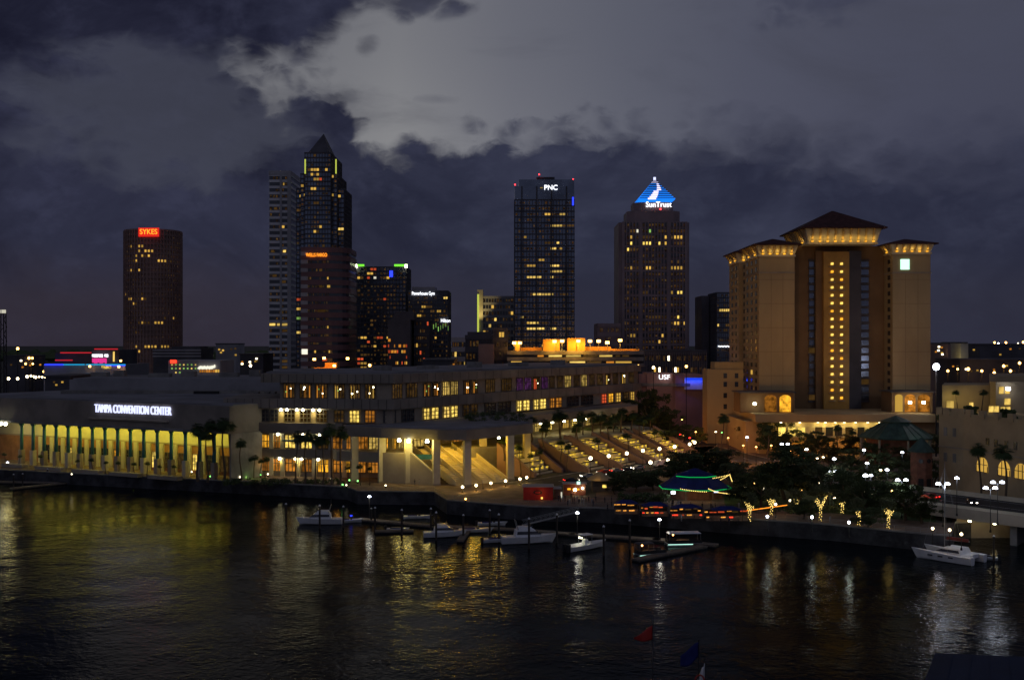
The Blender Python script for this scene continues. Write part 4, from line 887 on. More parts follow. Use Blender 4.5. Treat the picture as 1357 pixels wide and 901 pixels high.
# small glass towers right of it, and low brown row
t, x0, x1, y0, y1, zt = tower('teal_glass_block', 'blue green glass office block half hidden behind the hotel', 'building', 939, 1000, 388, 700, 30, M['glassb'], 22, 18, M['tdark'], M['tdark'], 34, ['amber', 'yellow', 'dim', 'dim'], [3, 4, 5, 6, 7, 8, 12, 14, 15], 19, 3, band=.25)
text('~~~~~', E['swhite'], t, (P(961, 699), 698.5, ZZ(458.5, 699)), 7, 0, .2, width=9, name='lit_scribble')
tower('grey_slab', 'narrow grey slab standing between the stepped tower and the glass block', 'building', 921, 940, 392, 720, 26, M['tdark'], 0, 1, None, None, 0, None)
tower('brown_terrace', 'low brown apartment row left of the stepped tower above the garage', 'building', 788, 822, 431, 720, 30, M['tmauve'], 8, 14, M['tmauve'], M['tmauve'], 10, ['dim', 'amber', 'redw'], [1, 2, 3], 23, 1, band=.4)
tower('dark_podium', 'broad dark podium scattered with tiny lights below the stepped tower', 'building', 835, 936, 467, 620, 40, M['tdark'], 5, 30, M['tdark'], M['tmauve'], 26, ['dim', 'small', 'dim', 'amber'], None, 29, 1, band=.4, hfac=.4)
# parking garage with orange lit stair boxes
Y = 560.0; gx0, gx1 = P(672, Y), P(853, Y); gz = ZZ(465, Y)
pg = thing('parking_garage', 'long parking garage with yellow lit decks and orange roof boxes', 'parking garage', (P(760, Y), Y, G))
MB().box(gx0, gx1, Y + 1.5, Y + 40, G, gz - 1).build('deck_wall', M['tdark'], pg)
for i in range(5):
    z = gz - 3.2 * i; MB().box(gx0, gx1, Y, Y + 1.4, z - 1.9, z).build('parapet', M['conc_d'], pg)
    if i < 4:
        r = random.Random(i + 40); x = gx0 + 2
        while x < gx1 - 8:
            w = r.uniform(2, 11); 
            if r.random() < .85: unit('deck_light', E[r.choice(['yellow', 'amber', 'dim', 'orange', 'dim'])], pg, (x + w / 2, Y + 1.35, z - 2.55), w, .3, .9)
            x += w + r.uniform(.6, 3)
ol = mat('ochre_render', (.62, .34, .07), .9, .1, .2)
for a, c, z in ((720, 742, 449.5), (752.5, 764, 448), (764.5, 776, 448), (683, 689, 452)):
    MB().box(P(a, Y), P(c, Y), Y + 3, Y + 12, gz, ZZ(z, Y)).build('stair_box', ol, pg); light('POINT', (P((a + c) / 2, Y), Y - 2.5, gz + 2.2), 2200 if a != 683 else 700, (1, .48, .05), pg, .5)
for a, c, z, h in ((777, 812, 459.5, 0), (812, 850, 462.5, 0), (690, 719, 460.5, 0)): MB().box(P(a, Y), P(c, Y), Y + 9, Y + 11, gz, ZZ(z, Y)).build('glow_wall', ol, pg)  # ochre walls added to widen the orange glow along the roof
for px in (790, 815, 838, 705): light('POINT', (P(px, Y), Y + 4, gz + 2.6), 700, (1, .40, .05), pg, .4)  # lights without fixtures, added to brighten these walls
for px, py in ((735, 452.5), (745, 452), (766.5, 452), (782, 452), (793.5, 452), (805, 454), (822, 451), (681.5, 454.5), (689, 454.5)):
    x = P(px, Y); z = ZZ(py, Y); MB().tube((x, Y + 1, gz), (x, Y + 1, z), .12).build('lamp_post', M['steel'], pg); unit('roof_lamp', E['sodium'], pg, (x, Y + .8, z), 1.9, 1.0, 1.3)
    light('POINT', (x, Y - .5, z - .9), 700, (1, .42, .06), pg, .3)
# curved low building with big white letters and blue wall wash
ub = thing('curved_building', 'low pinkish curved building with white letters and a blue lit entrance', 'building', (P(885, 500), 500, G))
Yu = 500.0; rose = mat('pink_stucco', (.38, .22, .20), .9, .12, .1)
MB().prism([(P(832, Yu), Yu + 14), (P(852, Yu), Yu + 5), (P(895, Yu), Yu), (P(936, Yu), Yu + 2), (P(936, Yu), Yu + 30), (P(832, Yu), Yu + 34)], G, ZZ(497, Yu)).build('wall', rose, ub)
MB().prism([(P(858, Yu), Yu + 2.6), (P(891, Yu), Yu - .6), (P(891, Yu), Yu + 20), (P(858, Yu), Yu + 20)], G, ZZ(494.5, Yu)).build('wall', rose, ub)
MB().prism([(P(829, Yu), Yu + 14), (P(853, Yu), Yu + 3), (P(895, Yu), Yu - 1.2), (P(938, Yu), Yu + 1), (P(938, Yu), Yu + 8), (P(829, Yu), Yu + 20)], ZZ(512, Yu), ZZ(508, Yu)).build('ledge', M['conc_d'], ub)
text('USF', E['swhite'], ub, (P(880, Yu), Yu - 1.0, ZZ(499.8, Yu)), 3.0, -.08, .15, width=5.0)
MB().box(P(907, Yu), P(931, Yu), Yu - .2, Yu + .5, ZZ(516, Yu), ZZ(500.2, Yu)).build('entrance_wall', M['white'], ub)
unit('blue_light_bar', E['bev'], ub, (P(919, Yu), Yu - .9, ZZ(502, Yu)), 7.6, .6, .9)
for px in (911, 919, 927): light('POINT', (P(px, Yu), Yu - 1.8, ZZ(503, Yu)), 210, (.01, .06, 1), ub, .3)
light('POINT', (P(905, 485), 484, 34), 250, (1, .45, .12), ub, .5); light('POINT', (P(850, 485), 484, 30), 350, (1, .42, .15), ub, .5)
MB().box(P(841, 520), P(857, 520), 520, 530, G, ZZ(485, 520)).build('wall', M['tdark'], ub)

# ------------------------------------------------------------------ far left and far right city
ar = thing('neon_arena', 'dark arena edged with red and cyan neon lines far left', 'arena', (P(112, 760), 760, G))
Y = 760.0
MB().box(P(58, Y), P(166, Y), Y, Y + 50, G, ZZ(483, Y)).build('wall', M['tgrey'], ar); MB().box(P(73, Y + 5), P(126, Y + 5), Y + 5, Y + 45, G, ZZ(467, Y)).build('hall', M['tdark'], ar)
MB().box(P(122, Y + 2), P(157, Y + 2), Y + 2, Y + 40, G, ZZ(463.5, Y)).build('entrance_tower', M['tdark'], ar)
for a, c, py, e in ((80, 121, 467.4, 'redneon'), (73, 96, 477.3, 'redneon'), (125, 156, 462.5, 'redneon'), (59, 84, 483, 'sblue'), (84, 112, 483, 'scyan'), (114, 166, 483, 'scyan'), (110, 143, 497.3, 'scyan'), (140, 166, 483.8, 'sblue')):
    unit('neon_line', E[e], ar, ((P(a, Y - 1) + P(c, Y - 1)) / 2, Y - .9, ZZ(py, Y)), P(c, Y) - P(a, Y), .5, .75)
for a, c, py, e, h in ((121.5, 136, 471.3, 'swhite', 2.0), (138, 143, 471.3, 'swhite', 2.0), (121.5, 141, 478, 'spink', 3.6), (134, 147, 486.5, 'yellow', 2.0)):
    b = MB(); k = max(1, int((c - a) / 2.4))
    for i in range(k):
        q = P(a + (c - a) * (i + .5) / k, Y - 1); w = (P(c, Y) - P(a, Y)) / k * .42; b.box(q - w, q + w, Y - .6, Y - .2, ZZ(py, Y) - h * (.5 if i % 3 else .36), ZZ(py, Y) + h * .5)
    b.build('lit_panel', E[e], ar)
unit('tower_light', E['yellow'], ar, (P(149.7, Y), Y + 1.6, ZZ(472.5, Y)), 1.1, .4, 7)
for px, py in ((119, 485.5), (157.5, 486), (161.5, 492), (160, 478)): unit('lamp', E['sodium'], ar, (P(px, Y - 4), Y - 4, ZZ(py, Y - 4)), 1.2, .8, 1.2)
Y = 620.0
bl = thing('low_dark_office', 'low black office block with flat roof right of the cylindrical tower', 'building', (P(225, 700), 700, G))
MB().box(P(203, 700), P(266, 700), 700, 730, G, ZZ(461, 700)).build('wall', M['tdark'], bl); MB().box(P(228, 705), P(264, 705), 705, 725, ZZ(461, 700), ZZ(459, 700)).build('roof', M['tdark'], bl)
for z in (464, 468, 472): MB().box(P(203, 700) - .3, P(266, 700) + .3, 699.6, 700, ZZ(z, 700) - .4, ZZ(z, 700) + .4).build('floor_band', M['tgrey'], bl)
gd = thing('museum_building', 'low grey building dotted with green window lights and a white sign', 'building', (P(256, Y), Y, G))
MB().box(P(223, Y), P(292, Y), Y, Y + 30, G, ZZ(477.5, Y)).build('wall', M['tgrey'], gd)
for r_, py in enumerate((483.3, 488.2, 493.5)):
    for k in range(8):
        px = 228 + k * 5.2
        if px > 261 or (r_ == 2 and k in (0, 3, 4)): continue
        unit('window', E['greenw' if (k + r_) % 3 else 'yellow'], gd, (P(px, Y), Y - .1, ZZ(py, Y)), .75, .3, .75)
b = MB(); prev = None
for k in range(40):
    px = 263.5 + k * .56; py = 487 + 1.2 * math.sin(k * 1.1) - (1.4 if k > 33 else 0); p = (P(px, Y), Y - .7, ZZ(py, Y))
    if prev: b.tube(prev, p, .75, n=6)
    prev = p
b.build('lit_sign', E['white'], gd)
for k in range(9): unit('window', E['orange' if k < 7 else 'amber'], gd, (P(265.5 + k * 3.0, Y), Y - .1, ZZ(491.5, Y)), .95, .3, 1.5)
unit('red_sign', E['sred'], gd, (P(230, Y), Y - .5, ZZ(479, Y)), 3.4, .5, 1.9)
# light mast at the picture's left edge
lm = thing('lattice_mast', 'tall dark lattice mast with two white lamps on top at far left', 'mast', (P(3, 520), 520, G)); b = MB(); x = P(3, 520); zt = ZZ(414, 520)
for a, q in ((-1, -1), (1, -1), (1, 1), (-1, 1)): b.tube((x + a * 1.6, 520 + q * 1.6, G), (x + a * 1.2, 520 + q * 1.2, zt), .28, n=6)
for i in range(16):
    z = G + (zt - G) * i / 16; zn = G + (zt - G) * (i + 1) / 16; s = 1 if i % 2 else -1
    b.tube((x - 1.5 * s, 518.5, z), (x + 1.5 * s, 518.5, zn), .15, n=5); b.tube((x + 1.5, 520 - 1.5 * s, z), (x + 1.5, 520 + 1.5 * s, zn), .15, n=5)
b.build('lattice', M['dark'], lm)
for k in (-1.3, 1.3): unit('lamp', E['white'], lm, (x + k, 518.6, zt + .4), 1.8, .8, 1.6)
# tree belt along the skyline, low far roofs
b = MB(); r = random.Random(5)
for k in range(420):
    X = r.uniform(-1500, 1500); Yk = r.uniform(2200, 3000); h = r.uniform(9, 22); w = r.uniform(12, 30)
    pr = [(w * .75, 0), (w, h * .35), (w * .8, h * .7), (w * .35, h), (.5, h * 1.02)]
    b.lathe((X, Yk, G), pr, 7)
o = b.build('far_treeline', M['leaf'], smooth=False); tag(o, 'dark far treeline along the horizon behind the city', 'treeline', kind='stuff')
FAR = [(5, 60, 472, 900, 'dark low warehouse beyond the river bend at far left'), (60, 128, 500, 470, 'long low dark shed with a flat roof behind the sign wall'), (286, 324, 456, 1000, 'pale low apartment house right of the green dotted building'), (318, 362, 470, 720, 'dark low office wing left of the striped tower'),
       (560, 606, 478, 520, 'low dark annexe with orange windows above the centre roof'), (1233, 1256, 456, 620, 'brown office block directly right of the hotel tower'), (1256, 1273, 455, 640, 'pale windowless block with a lit lower strip right of the hotel'), (1273, 1357, 457, 700, 'long flat dark roof stretching to the right edge'), (1240, 1400, 478, 520, 'wide dark parking deck under the orange lamps at right')]
for i, (a, c, py, Yk, lab) in enumerate(FAR):
    x0, x1, y0, y1 = bx(a, c, Yk, 30); z = ZZ(py, Yk)
    t = thing(['warehouse', 'storage_shed', 'apartment_house', 'office_wing', 'annexe', 'office_block', 'pale_block', 'long_roof_building', 'parking_deck'][i], lab, 'building', ((x0 + x1) / 2, Yk, G))
    MB().box(x0, x1, y0, y1, G, z).build('wall', M['tgrey' if i in (2, 6) else 'tbrown' if i == 5 else 'tdark'], t); MB().box(x0 - .4, x1 + .4, y0 - .4, y1, z, z + .8).build('roof', M['tdark'], t)
    rr = random.Random(i + 70)
    for k in range([5, 3, 6, 6, 5, 6, 0, 5, 8][i]):
        px = rr.uniform(a + 2, min(c, 1357) - 2); unit('window', E[rr.choice(['amber', 'dim', 'orange', 'small'] if i != 2 else ['amber', 'dim'])], t, (P(px, Yk), Yk - .1, z - rr.uniform(2, 9) * Yk / 900), 1.6 * Yk / 900, .3, 1.3 * Yk / 900)
    if i == 6: light('POINT', (P(1260, Yk), Yk - 3, ZZ(480, Yk)), 1500, (1, .8, .25), t, .5)
# scattered far lamps
def farlamp(px, py, Yk, e, s, name, lab, grp):
    x = P(px, Yk); z = ZZ(py, Yk); t = thing(name, lab, 'lamp', (x, Yk, G), grp)
    MB().tube((x, Yk, G), (x, Yk, z), .12 * s, n=5).build('post', M['dark'], t); MB().ball((x, Yk - .1, z), .5 * s, 6, 4).build('lamp_head', E[e], t)
    return t
for i, (px, py, s) in enumerate([(11.5, 501.7, 2.2), (23.5, 501.7, 2.2), (36, 499, 2.2), (41, 498, 1.6), (45, 499, 1.6), (47.5, 499.8, 2), (52, 499.2, 1.4), (56, 499.7, 1.4), (60, 499.5, 1.6), (71, 499.3, 1.5)]):
    farlamp(px, py, 610, 'globe', s * .75, 'quay_lamp', 'white lamp in the far left quay row, ' + nth(i, 10), 'lamps on the far left quay')
for i, (px, py, s) in enumerate([(23.5, 462, 2.4), (38.5, 474.5, 2.2), (43, 474.5, 1.8), (34, 482, 1.8), (43.5, 482, 1.6), (58, 492.3, 1.8)]):
    farlamp(px, py, 900, 'sodium', s, 'street_lamp', 'orange lamp in the far left streets, ' + ['highest and alone near the mast', 'left one of the upper pair', 'right one of the upper pair', 'left one of the lower pair', 'right one of the lower pair', 'nearest the cyan neon line'][i], 'orange lamps in the far left streets')
for i, (px, py, s) in enumerate([(1256, 491.5, 2.0), (1269, 489, 1.6), (1283, 489, 2.6), (1301, 491.5, 1.9), (1316, 503, 2.0), (1317.5, 494, 2.2), (1330, 485, 2.2), (1339, 491.5, 2.1), (1351, 481, 2.2)]):
    t = farlamp(px, py, 500, 'sodium', s * .62, 'car_park_lamp', 'orange lamp over the dark parking deck at right, ' + nth(i, 9), 'orange lamps over the right parking deck'); light('POINT', (P(px, 500), 499, ZZ(py, 500) - 1.5), 160, (1, .45, .08), t, .3)
for i, (px, py, s) in enumerate([(1318, 454, 2), (1323, 455.5, 2), (1333, 454, 2), (1349, 455, 1.5), (1356, 453.5, 2.2)]):
    farlamp(px, py, 1100, ['sodium', 'metal', 'sodium', 'small', 'sodium'][i], s * 1.1, 'distant_lamp', 'tiny distant lamp on the right horizon, ' + nth(i, 5), 'lamps on the right horizon')
for i, (px, py, e) in enumerate([(846, 485, 'sodium'), (866, 487, 'globe'), (909.5, 485.5, 'sodium'), (332, 484.5, 'globe'), (490, 484, 'sodium'), (684, 483, 'globe')]):
    farlamp(px, py, 480, e, 1.25, 'street_lamp', ['orange lamp left of the white lettered building', 'pale lamp just above the white letters', 'bright orange lamp on a post above the blue entrance', 'pale lamp left of the striped tower foot', 'orange lamp below the green cornered glass tower', 'white lamp at the left end of the garage'][i], None)
# ------------------------------------------------------------------ right-hand building, bridge, pavilion, turret
rb = thing('cream_building', 'cream corner building with arched lit windows and roof terraces at right edge', 'building', (P(1275, 298), 298, G))
fa, fb, fc, fd = (119.0, 306), (122.4, 298), (128.6, 270), (134, 246)
zt = 24.6
MB().prism([fa, fb, fc, fd, (190, 246), (190, 345), (134.8, 345)], G, zt).build('wall', M['beige'], rb)
fo = lambda o: [(fa[0] - o, fa[1] - o * .3), (fb[0] - o, fb[1] - o * .3), (fc[0] - o, fc[1] - o * .2), (fd[0] - o, fd[1]), (fd[0] + 1, fd[1]), (fc[0] + 1, fc[1]), (fb[0] + 1, fb[1]), (fa[0] + 1.2, fa[1])]
MB().prism(fo(.25), 15.6, 16.0).build('string_course', M['conc'], rb)
def along(p, q, f): return (p[0] + (q[0] - p[0]) * f, p[1] + (q[1] - p[1]) * f)
for (p, q, fs) in ((fa, fb, (.06, .36, .70, .96)), (fb, fc, (.10, .30, .50, .70, .90)), (fc, fd, (.2, .5, .8))):
    u = Vector((q[0] - p[0], q[1] - p[1])).normalized()
    for f in fs: c = along(p, q, f); MB().obox(c, (u.x, u.y), 1.1, .5, zt, zt + 2.0).build('parapet_pier', M['beige'], rb)
    MB().obox(along(p, q, .5), (u.x, u.y), (Vector(q) - Vector(p)).length / 2 - .6, .2, zt, zt + .8).build('parapet', M['beige'], rb)
def archwin(c, u, w, z0, z1, e, par):
    n = 8; pr = [(-w, z0), (w, z0)] + [(w * math.cos(math.pi * k / n), z1 - w + w * math.sin(math.pi * k / n)) for k in range(n + 1)]; nn = (u[1], -u[0])
    for nm, g, o, m in (('window', 1.0, .10, E[e] if e else M['glass']),):
        v = [(c[0] + u[0] * a * g + nn[0] * o, c[1] + u[1] * a * g + nn[1] * o, z) for a, z in pr]; v2 = [(x - nn[0] * .3, y - nn[1] * .3, z) for x, y, z in v]
        k = len(v); ob = MB().add(v + v2, [tuple(range(k)), tuple(range(k, 2 * k))] + [(i, (i + 1) % k, k + (i + 1) % k, k + i) for i in range(k)]).build(nm, m, par)
    f = MB(); o = .2
    for a in (-w, -w / 3, w / 3, w): f.obox((c[0] + u[0] * a + nn[0] * o, c[1] + u[1] * a + nn[1] * o), u, .07, .08, z0, z1 - (w if abs(a) == w else w * .12))
    for z in (z0, (z0 + z1) / 2): f.obox((c[0] + nn[0] * o, c[1] + nn[1] * o), u, w, .08, z - .07, z + .07)
    f.build('window_frame', M['frame'], ob)
u = Vector((fc[0] - fb[0], fc[1] - fb[1])).normalized(); u2 = Vector((fd[0] - fc[0], fd[1] - fc[1])).normalized()
def onface(px):
    k = (px - CX) / F
    for p, q in ((fa, fb), (fb, fc), (fc, fd)):
        dx, dy = q[0] - p[0], q[1] - p[1]; den = dx - k * dy; t = (k * p[1] - p[0]) / den if abs(den) > 1e-6 else -1
        if 0 <= t <= 1: return (p[0] + dx * t, p[1] + dy * t)
    return None
for px in (1302, 1331, 1353):
    c = onface(px)
    if c: archwin(c, (u.x, u.y), 2.3, 10.5, 14.4, 'amber', rb)
for px in (1309, 1320, 1334, 1346):
    c = onface(px)
    if c: MB().obox((c[0] - .05, c[1]), (u.x, u.y), .6, .15, 17.6, 19.6).build('window', M['glass'], rb)
for px, z in ((1253, 20), (1265, 20), (1253, 13), (1265, 13)):
    c = onface(px); v = Vector((fb[0] - fa[0], fb[1] - fa[1])).normalized(); MB().obox((c[0] - .06, c[1] - .04), (v.x, v.y), .55, .12, z - 1.2, z + 1.2).build('window', M['conc_d'], rb)
# upper setback storeys with yellow windows
MB().prism([(124.6, 318), (146, 318), (146, 335), (132, 335)], zt, 32.3).build('upper_wall', M['beige'], rb)
MB().prism([(137.5, 316), (190, 316), (190, 345), (150, 345)], zt, 34.9).build('upper_wall', M['beige'], rb)
MB().prism([(137.5, 312), (146, 312), (146, 316), (137.5, 316)], zt, 33.4).build('stair_tower', M['beige'], rb)
for px, py, w, h, Yk in ((1259, 539, 1.3, 3.4, 317.9), (1287, 541, .7, 3.4, 317.9), (1313.5, 542, .8, 1.7, 311.9), (1320.5, 542, .8, 1.7, 311.9), (1329, 543, .8, 1.7, 311.9), (1336, 544, .7, 2.2, 311.9), (1327, 517, .8, 2, 311.9), (1335, 517, .8, 2, 311.9), (1335, 532, 1, 1.8, 311.9), (1355, 515, .8, 2.0, 315.9), (1355, 531, .8, 2.0, 315.9)):
    unit('window', E['yellow'], rb, (P(px, Yk), Yk, ZZ(py, Yk)), w * 1.6, .3, h)
light('POINT', (P(1262, 315), 315, 28.5), 120, (1, .8, .2), rb, .3); light('POINT', (P(1290, 313), 313, 28.5), 160, (1, .75, .2), rb, .3)
unit('terrace_lamp', E['sorange'], rb, (P(1302, 300), 300, ZZ(569.5, 300)), 1.0, 1.0, 1.0)
unit('roof_lamp', E['metal'], rb, (P(1336, 310), 310, ZZ(515, 310)), .9, .8, .9)
for x, y, l in ((127, 304, 6), (131, 290, 7), (133, 276, 7)):
    h = MB(); rr = random.Random(int(x)); 
    for k in range(160): cx, cy, cz = x + rr.uniform(-.8, .8), y + rr.uniform(-l / 2, l / 2), zt + rr.uniform(.2, 2.2); h.ball((cx, cy, cz), rr.uniform(.2, .5), 5, 3)
    tag(h.build('terrace_hedge', M['leaf']), 'dark clipped hedge on the cream building terrace, ' + {127: 'farthest from the bridge', 131: 'middle one of three', 133: 'nearest the right edge'}[x], 'hedge', 'hedges on the cream building terrace')

bd = thing('road_bridge', 'low concrete road bridge crossing the river at lower right', 'bridge', (104, 262, 0))
n0, n1, f0, f1 = Vector((93, 261)), Vector((136, 207)), Vector((106, 283)), Vector((153, 219))
def strip(a, c, d, e_, z0, z1): return MB().prism([tuple(a), tuple(c), tuple(d), tuple(e_)], z0, z1)
strip(n0, n1, f1, f0, 5.3, 6.5).build('deck', M['asph'], bd)
w_ = (f0 - n0).normalized()
for a, c, s, m in ((n0, n1, 1, 'wallp'), (f0, f1, -1, 'wallp')):
    strip(a, c, c + w_ * .5 * s, a + w_ * .5 * s, 6.52, 7.6).build('parapet', M[m], bd)
strip(n0 - w_ * .3, n1 - w_ * .3, n1 - w_ * .02, n0 - w_ * .02, 4.6, 7.0).build('girder', M['conc'], bd)
for k in (.12, .5, .88):
    a = n0 + (f0 - n0) * k; c = n1 + (f1 - n1) * k; d_ = (f0 - n0).normalized() * .06
    strip(a, c, c + d_, a + d_, 6.51, 6.53).build('lane_line', M['white'], bd)
for t in (.20, .38, .75):
    a = n0 + (n1 - n0) * t; b_ = f0 + (f1 - f0) * t; d = (n1 - n0).normalized()
    q0, q1 = a + (b_ - a) * .08, a + (b_ - a) * .92; strip(q0 - d * .8, q0 + d * .8, q1 + d * .8, q1 - d * .8, -2, 5.3).build('pier', M['conc_d'], bd)
ab = onq = pt(1268, 735, 0); MB().prism([(P(1268, 251), 251), (P(1420, 252), 252), (P(1420, 258), 258), (P(1268, 258), 258)], -1, 5.2).build('abutment', M['conc'], bd)
for px, Yk, z, en in ((1285, 248, 3.6, 50), (1318, 247, 3.2, 34), (1350, 247, 3.2, 34)):
    unit('underdeck_lamp', E['flood'], bd, (P(px, Yk), Yk, z + .8), .5, .5, .35); light('POINT', (P(px, Yk), Yk, z), en, (1, .55, .06), bd, .3)

gp = thing('green_roofed_pavilion', 'octagonal pavilion with a wide green copper roof in front of the hotel', 'pavilion', (P(1188, 375), 375, G))
cx, cy = P(1187, 375), 375
MB().lathe((cx, cy, 0), [(12.6, 12.1), (12.8, 12.5), (5.0, 17.2)], 8).build('roof', M['green'], gp)
MB().lathe((cx, cy, 0), [(4.6, 16.8), (4.6, 17.6), (5.4, 17.7), (.2, 19.6)], 8).build('lantern_roof', M['green'], gp)
rb_ = MB()
for k in range(24): t = 2 * math.pi * k / 24; R0 = 12.8 * math.cos(math.pi / 8) / math.cos((t % (math.pi / 4)) - math.pi / 8); R1 = R0 * 5 / 12.8; rb_.tube((cx + R0 * math.cos(t), cy + R0 * math.sin(t), 12.6), (cx + R1 * math.cos(t), cy + R1 * math.sin(t), 17.25), .09, n=4)
rb_.build('roof_seams', M['green'], gp)
MB().lathe((cx, cy, 0), [(10.2, G), (10.2, 12.1)], 8).build('wall', M['brick'], gp)
for k in range(8): t = 2 * math.pi * k / 8; MB().tube((cx + 11.8 * math.cos(t), cy + 11.8 * math.sin(t), G), (cx + 11.8 * math.cos(t), cy + 11.8 * math.sin(t), 12.2), .4).build('column', M['conc'], gp)
for px in (1150, 1222): light('POINT', (P(px, 362), 361, 15.8), 110, (.5, 1, .75), gp, .3)
tu = thing('brick_turret', 'red brick octagonal turret with a small green roof beside the bridge road', 'turret', (P(1221, 303), 303, G)); cx, cy = P(1221, 303), 303
MB().lathe((cx, cy, 0), [(3.0, G), (3.0, 14.7)], 8).build('wall', M['brick'], tu); MB().lathe((cx, cy, 0), [(3.7, 14.5), (3.75, 14.8), (.3, 18.4)], 8).build('roof', M['green'], tu)
for k in (5, 6, 7):
    t = 2 * math.pi * (k + .0) / 8 + math.pi / 8; c = (cx + 2.80 * math.cos(t), cy + 2.80 * math.sin(t)); un = (-math.sin(t), math.cos(t))
    o = MB().lathe((0, 0, 0), [(.62, -.15), (.62, .15)], 14).build('round_window', M['glass'], tu, w=False); o.location = (c[0] - cx, c[1] - cy, 12.2 - G); o.rotation_euler = (math.radians(90), 0, math.atan2(un[1], un[0]))
    MB().obox(c, un, .7, .12, 4.4, 7.4).build('opening', M['dark'], tu)

# ------------------------------------------------------------------ plants
def leafmesh(clumps, per, size, seed, name, m):
    r = random.Random(seed); b = MB(); v = b.v; f = b.f
    for (x, y, z, R_, rz) in clumps:
        for k in range(per):
            d = Vector((r.gauss(0, 1), r.gauss(0, 1), r.gauss(0, 1))).normalized() * (r.random() ** .4)
            c = Vector((x + d.x * R_, y + d.y * R_, z + d.z * rz)); a = Vector((r.gauss(0, 1), r.gauss(0, 1), r.gauss(0, .7))).normalized(); q = a.orthogonal().normalized() * size * r.uniform(.3, .6); a = a * size * r.uniform(.6, 1.2)
            n = len(v); v += [tuple(c - a), tuple(c + q), tuple(c + a), tuple(c - q)]; f.append((n, n + 1, n + 2, n + 3))
    return b
def make_tree(seed, m):
    r = random.Random(seed); root = thing('broadleaf_tree', 'x', 'tree', (0, 0, 0))
    b = MB(); b.tube((0, 0, 0), (.1, 0, .32), .035, .026); tips = []
    for k in range(6):
        a = k * 1.05 + r.uniform(-.3, .3); p = Vector((.1, 0, .28 + .02 * k)); q = p + Vector((math.cos(a) * .2, math.sin(a) * .2, r.uniform(.12, .26))); e_ = q + Vector((math.cos(a + .3) * .13, math.sin(a + .3) * .13, .14))
        b.tube(p, q, .018, .011, 6); b.tube(q, e_, .011, .004, 5); tips.append(e_)
    b.build('trunk', M['bark'], root, w=False)
    cl = []
    for k in range(46):
        a = r.uniform(0, 6.28); R_ = r.uniform(0, .44) ; z = .24 + r.random() * .66
        R_ *= math.sqrt(max(.1, 1 - ((z - .58) / .45) ** 2)) + .1; cl.append((R_ * math.cos(a), R_ * math.sin(a), z, r.uniform(.08, .15), r.uniform(.05, .09)))
    leafmesh(cl, 84, .032, seed, 'crown', m).build('crown', m, root, w=False)
    return root
def make_palm(seed):
    r = random.Random(seed); root = thing('palm_tree', 'x', 'palm', (0, 0, 0)); b = MB(); p = Vector((0, 0, 0)); lean = r.uniform(-.05, .05)
    for k in range(6):
        q = Vector((lean * ((k + 1) / 6) ** 2, .02 * math.sin(k + seed), (k + 1) / 6 * .9)); b.tube(p, q, .016 - .0012 * k + (.006 if k == 0 else 0), .0148 - .0012 * k, 7); p = q
    b.build('trunk', M['bark'], root, w=False); c = MB(); top = p
    for k in range(64):
        a = r.uniform(0, 6.283); e0 = r.uniform(-1.0, 1.35); L = r.uniform(.10, .15); d = Vector((math.cos(a) * math.cos(e0), math.sin(a) * math.cos(e0), math.sin(e0)))
        s = Vector((-math.sin(a), math.cos(a), 0)); m1 = top + d * L * .55; m2 = top + d * L + Vector((0, 0, -.035 - .02 * (e0 < 0)))
        for j in range(7):                                           # fan leaf: seven folded blades
            t = (j - 3) / 3; tip = m1 + (m2 - m1) * (1.0 - .25 * abs(t)) + s * t * .075 + Vector((0, 0, -abs(t) * .012)); base = m1 + s * t * .010; w = s * .0135
            c.face(base - w, tip, base + w)
        c.face(top - s * .002, m1 - s * .003, m1 + s * .003, top + s * .002)
    c.build('crown', M['palm'], root, w=False)
    return root
TR = [make_tree(11, M['leaf']), make_tree(12, M['leaf2']), make_tree(13, M['leaf'])]; used = [False] * 3
def tree(px, py, h, wd, label, grp, z=G):
    k = int(px * 7 + h) % 3; first = not used[k]; used[k] = True; x, y = pt(px, py, z)
    place(TR[k], first, (x, y, z), px * 1.7, label, grp, (h * wd, h * wd, h))
for a in [(846, 586, 19, .8, 'tall dark tree at the right end of the convention centre roofline'), (864, 588, 23, .75, 'tallest dark tree left of the white lettered curved building'), (884, 588, 15, .9, 'tall dark tree in front of the white letters'), (906, 588, 8.5, 1.1, 'round dark tree below the blue lit entrance'), (924, 590, 8, 1.1, 'low dark tree between the blue entrance and the hotel annexe')]:
    tree(*a, 'dark trees in front of the curved building')
for a in [(905, 633, 8.5, 1.3, 'bushy dark tree left behind the blue roofed restaurant'), (930, 630, 8.5, 1.4, 'broad dark tree directly behind the blue roofed restaurant'), (958, 630, 9, 1.4, 'broad dark tree behind the restaurant string light pole'), (980, 640, 6.5, 1.3, 'low dark tree beside the pink lit road'), (1016, 603, 12, 1.0, 'dark tree in front of the hotel podium left end'), (1040, 606, 9, 1.1, 'small dark tree under the hotel entrance glow'), (1076, 606, 10, 1.2, 'dark tree before the middle of the hotel podium'), (1092, 610, 9, 1.1, 'dark tree between the red tram and the hotel'), (1126, 608, 9, 1.2, 'dark tree left of the green roofed pavilion'), (1160, 616, 8, 1.2, 'low tree under the green pavilion eave')]:
    tree(*a, 'trees along the hotel road')
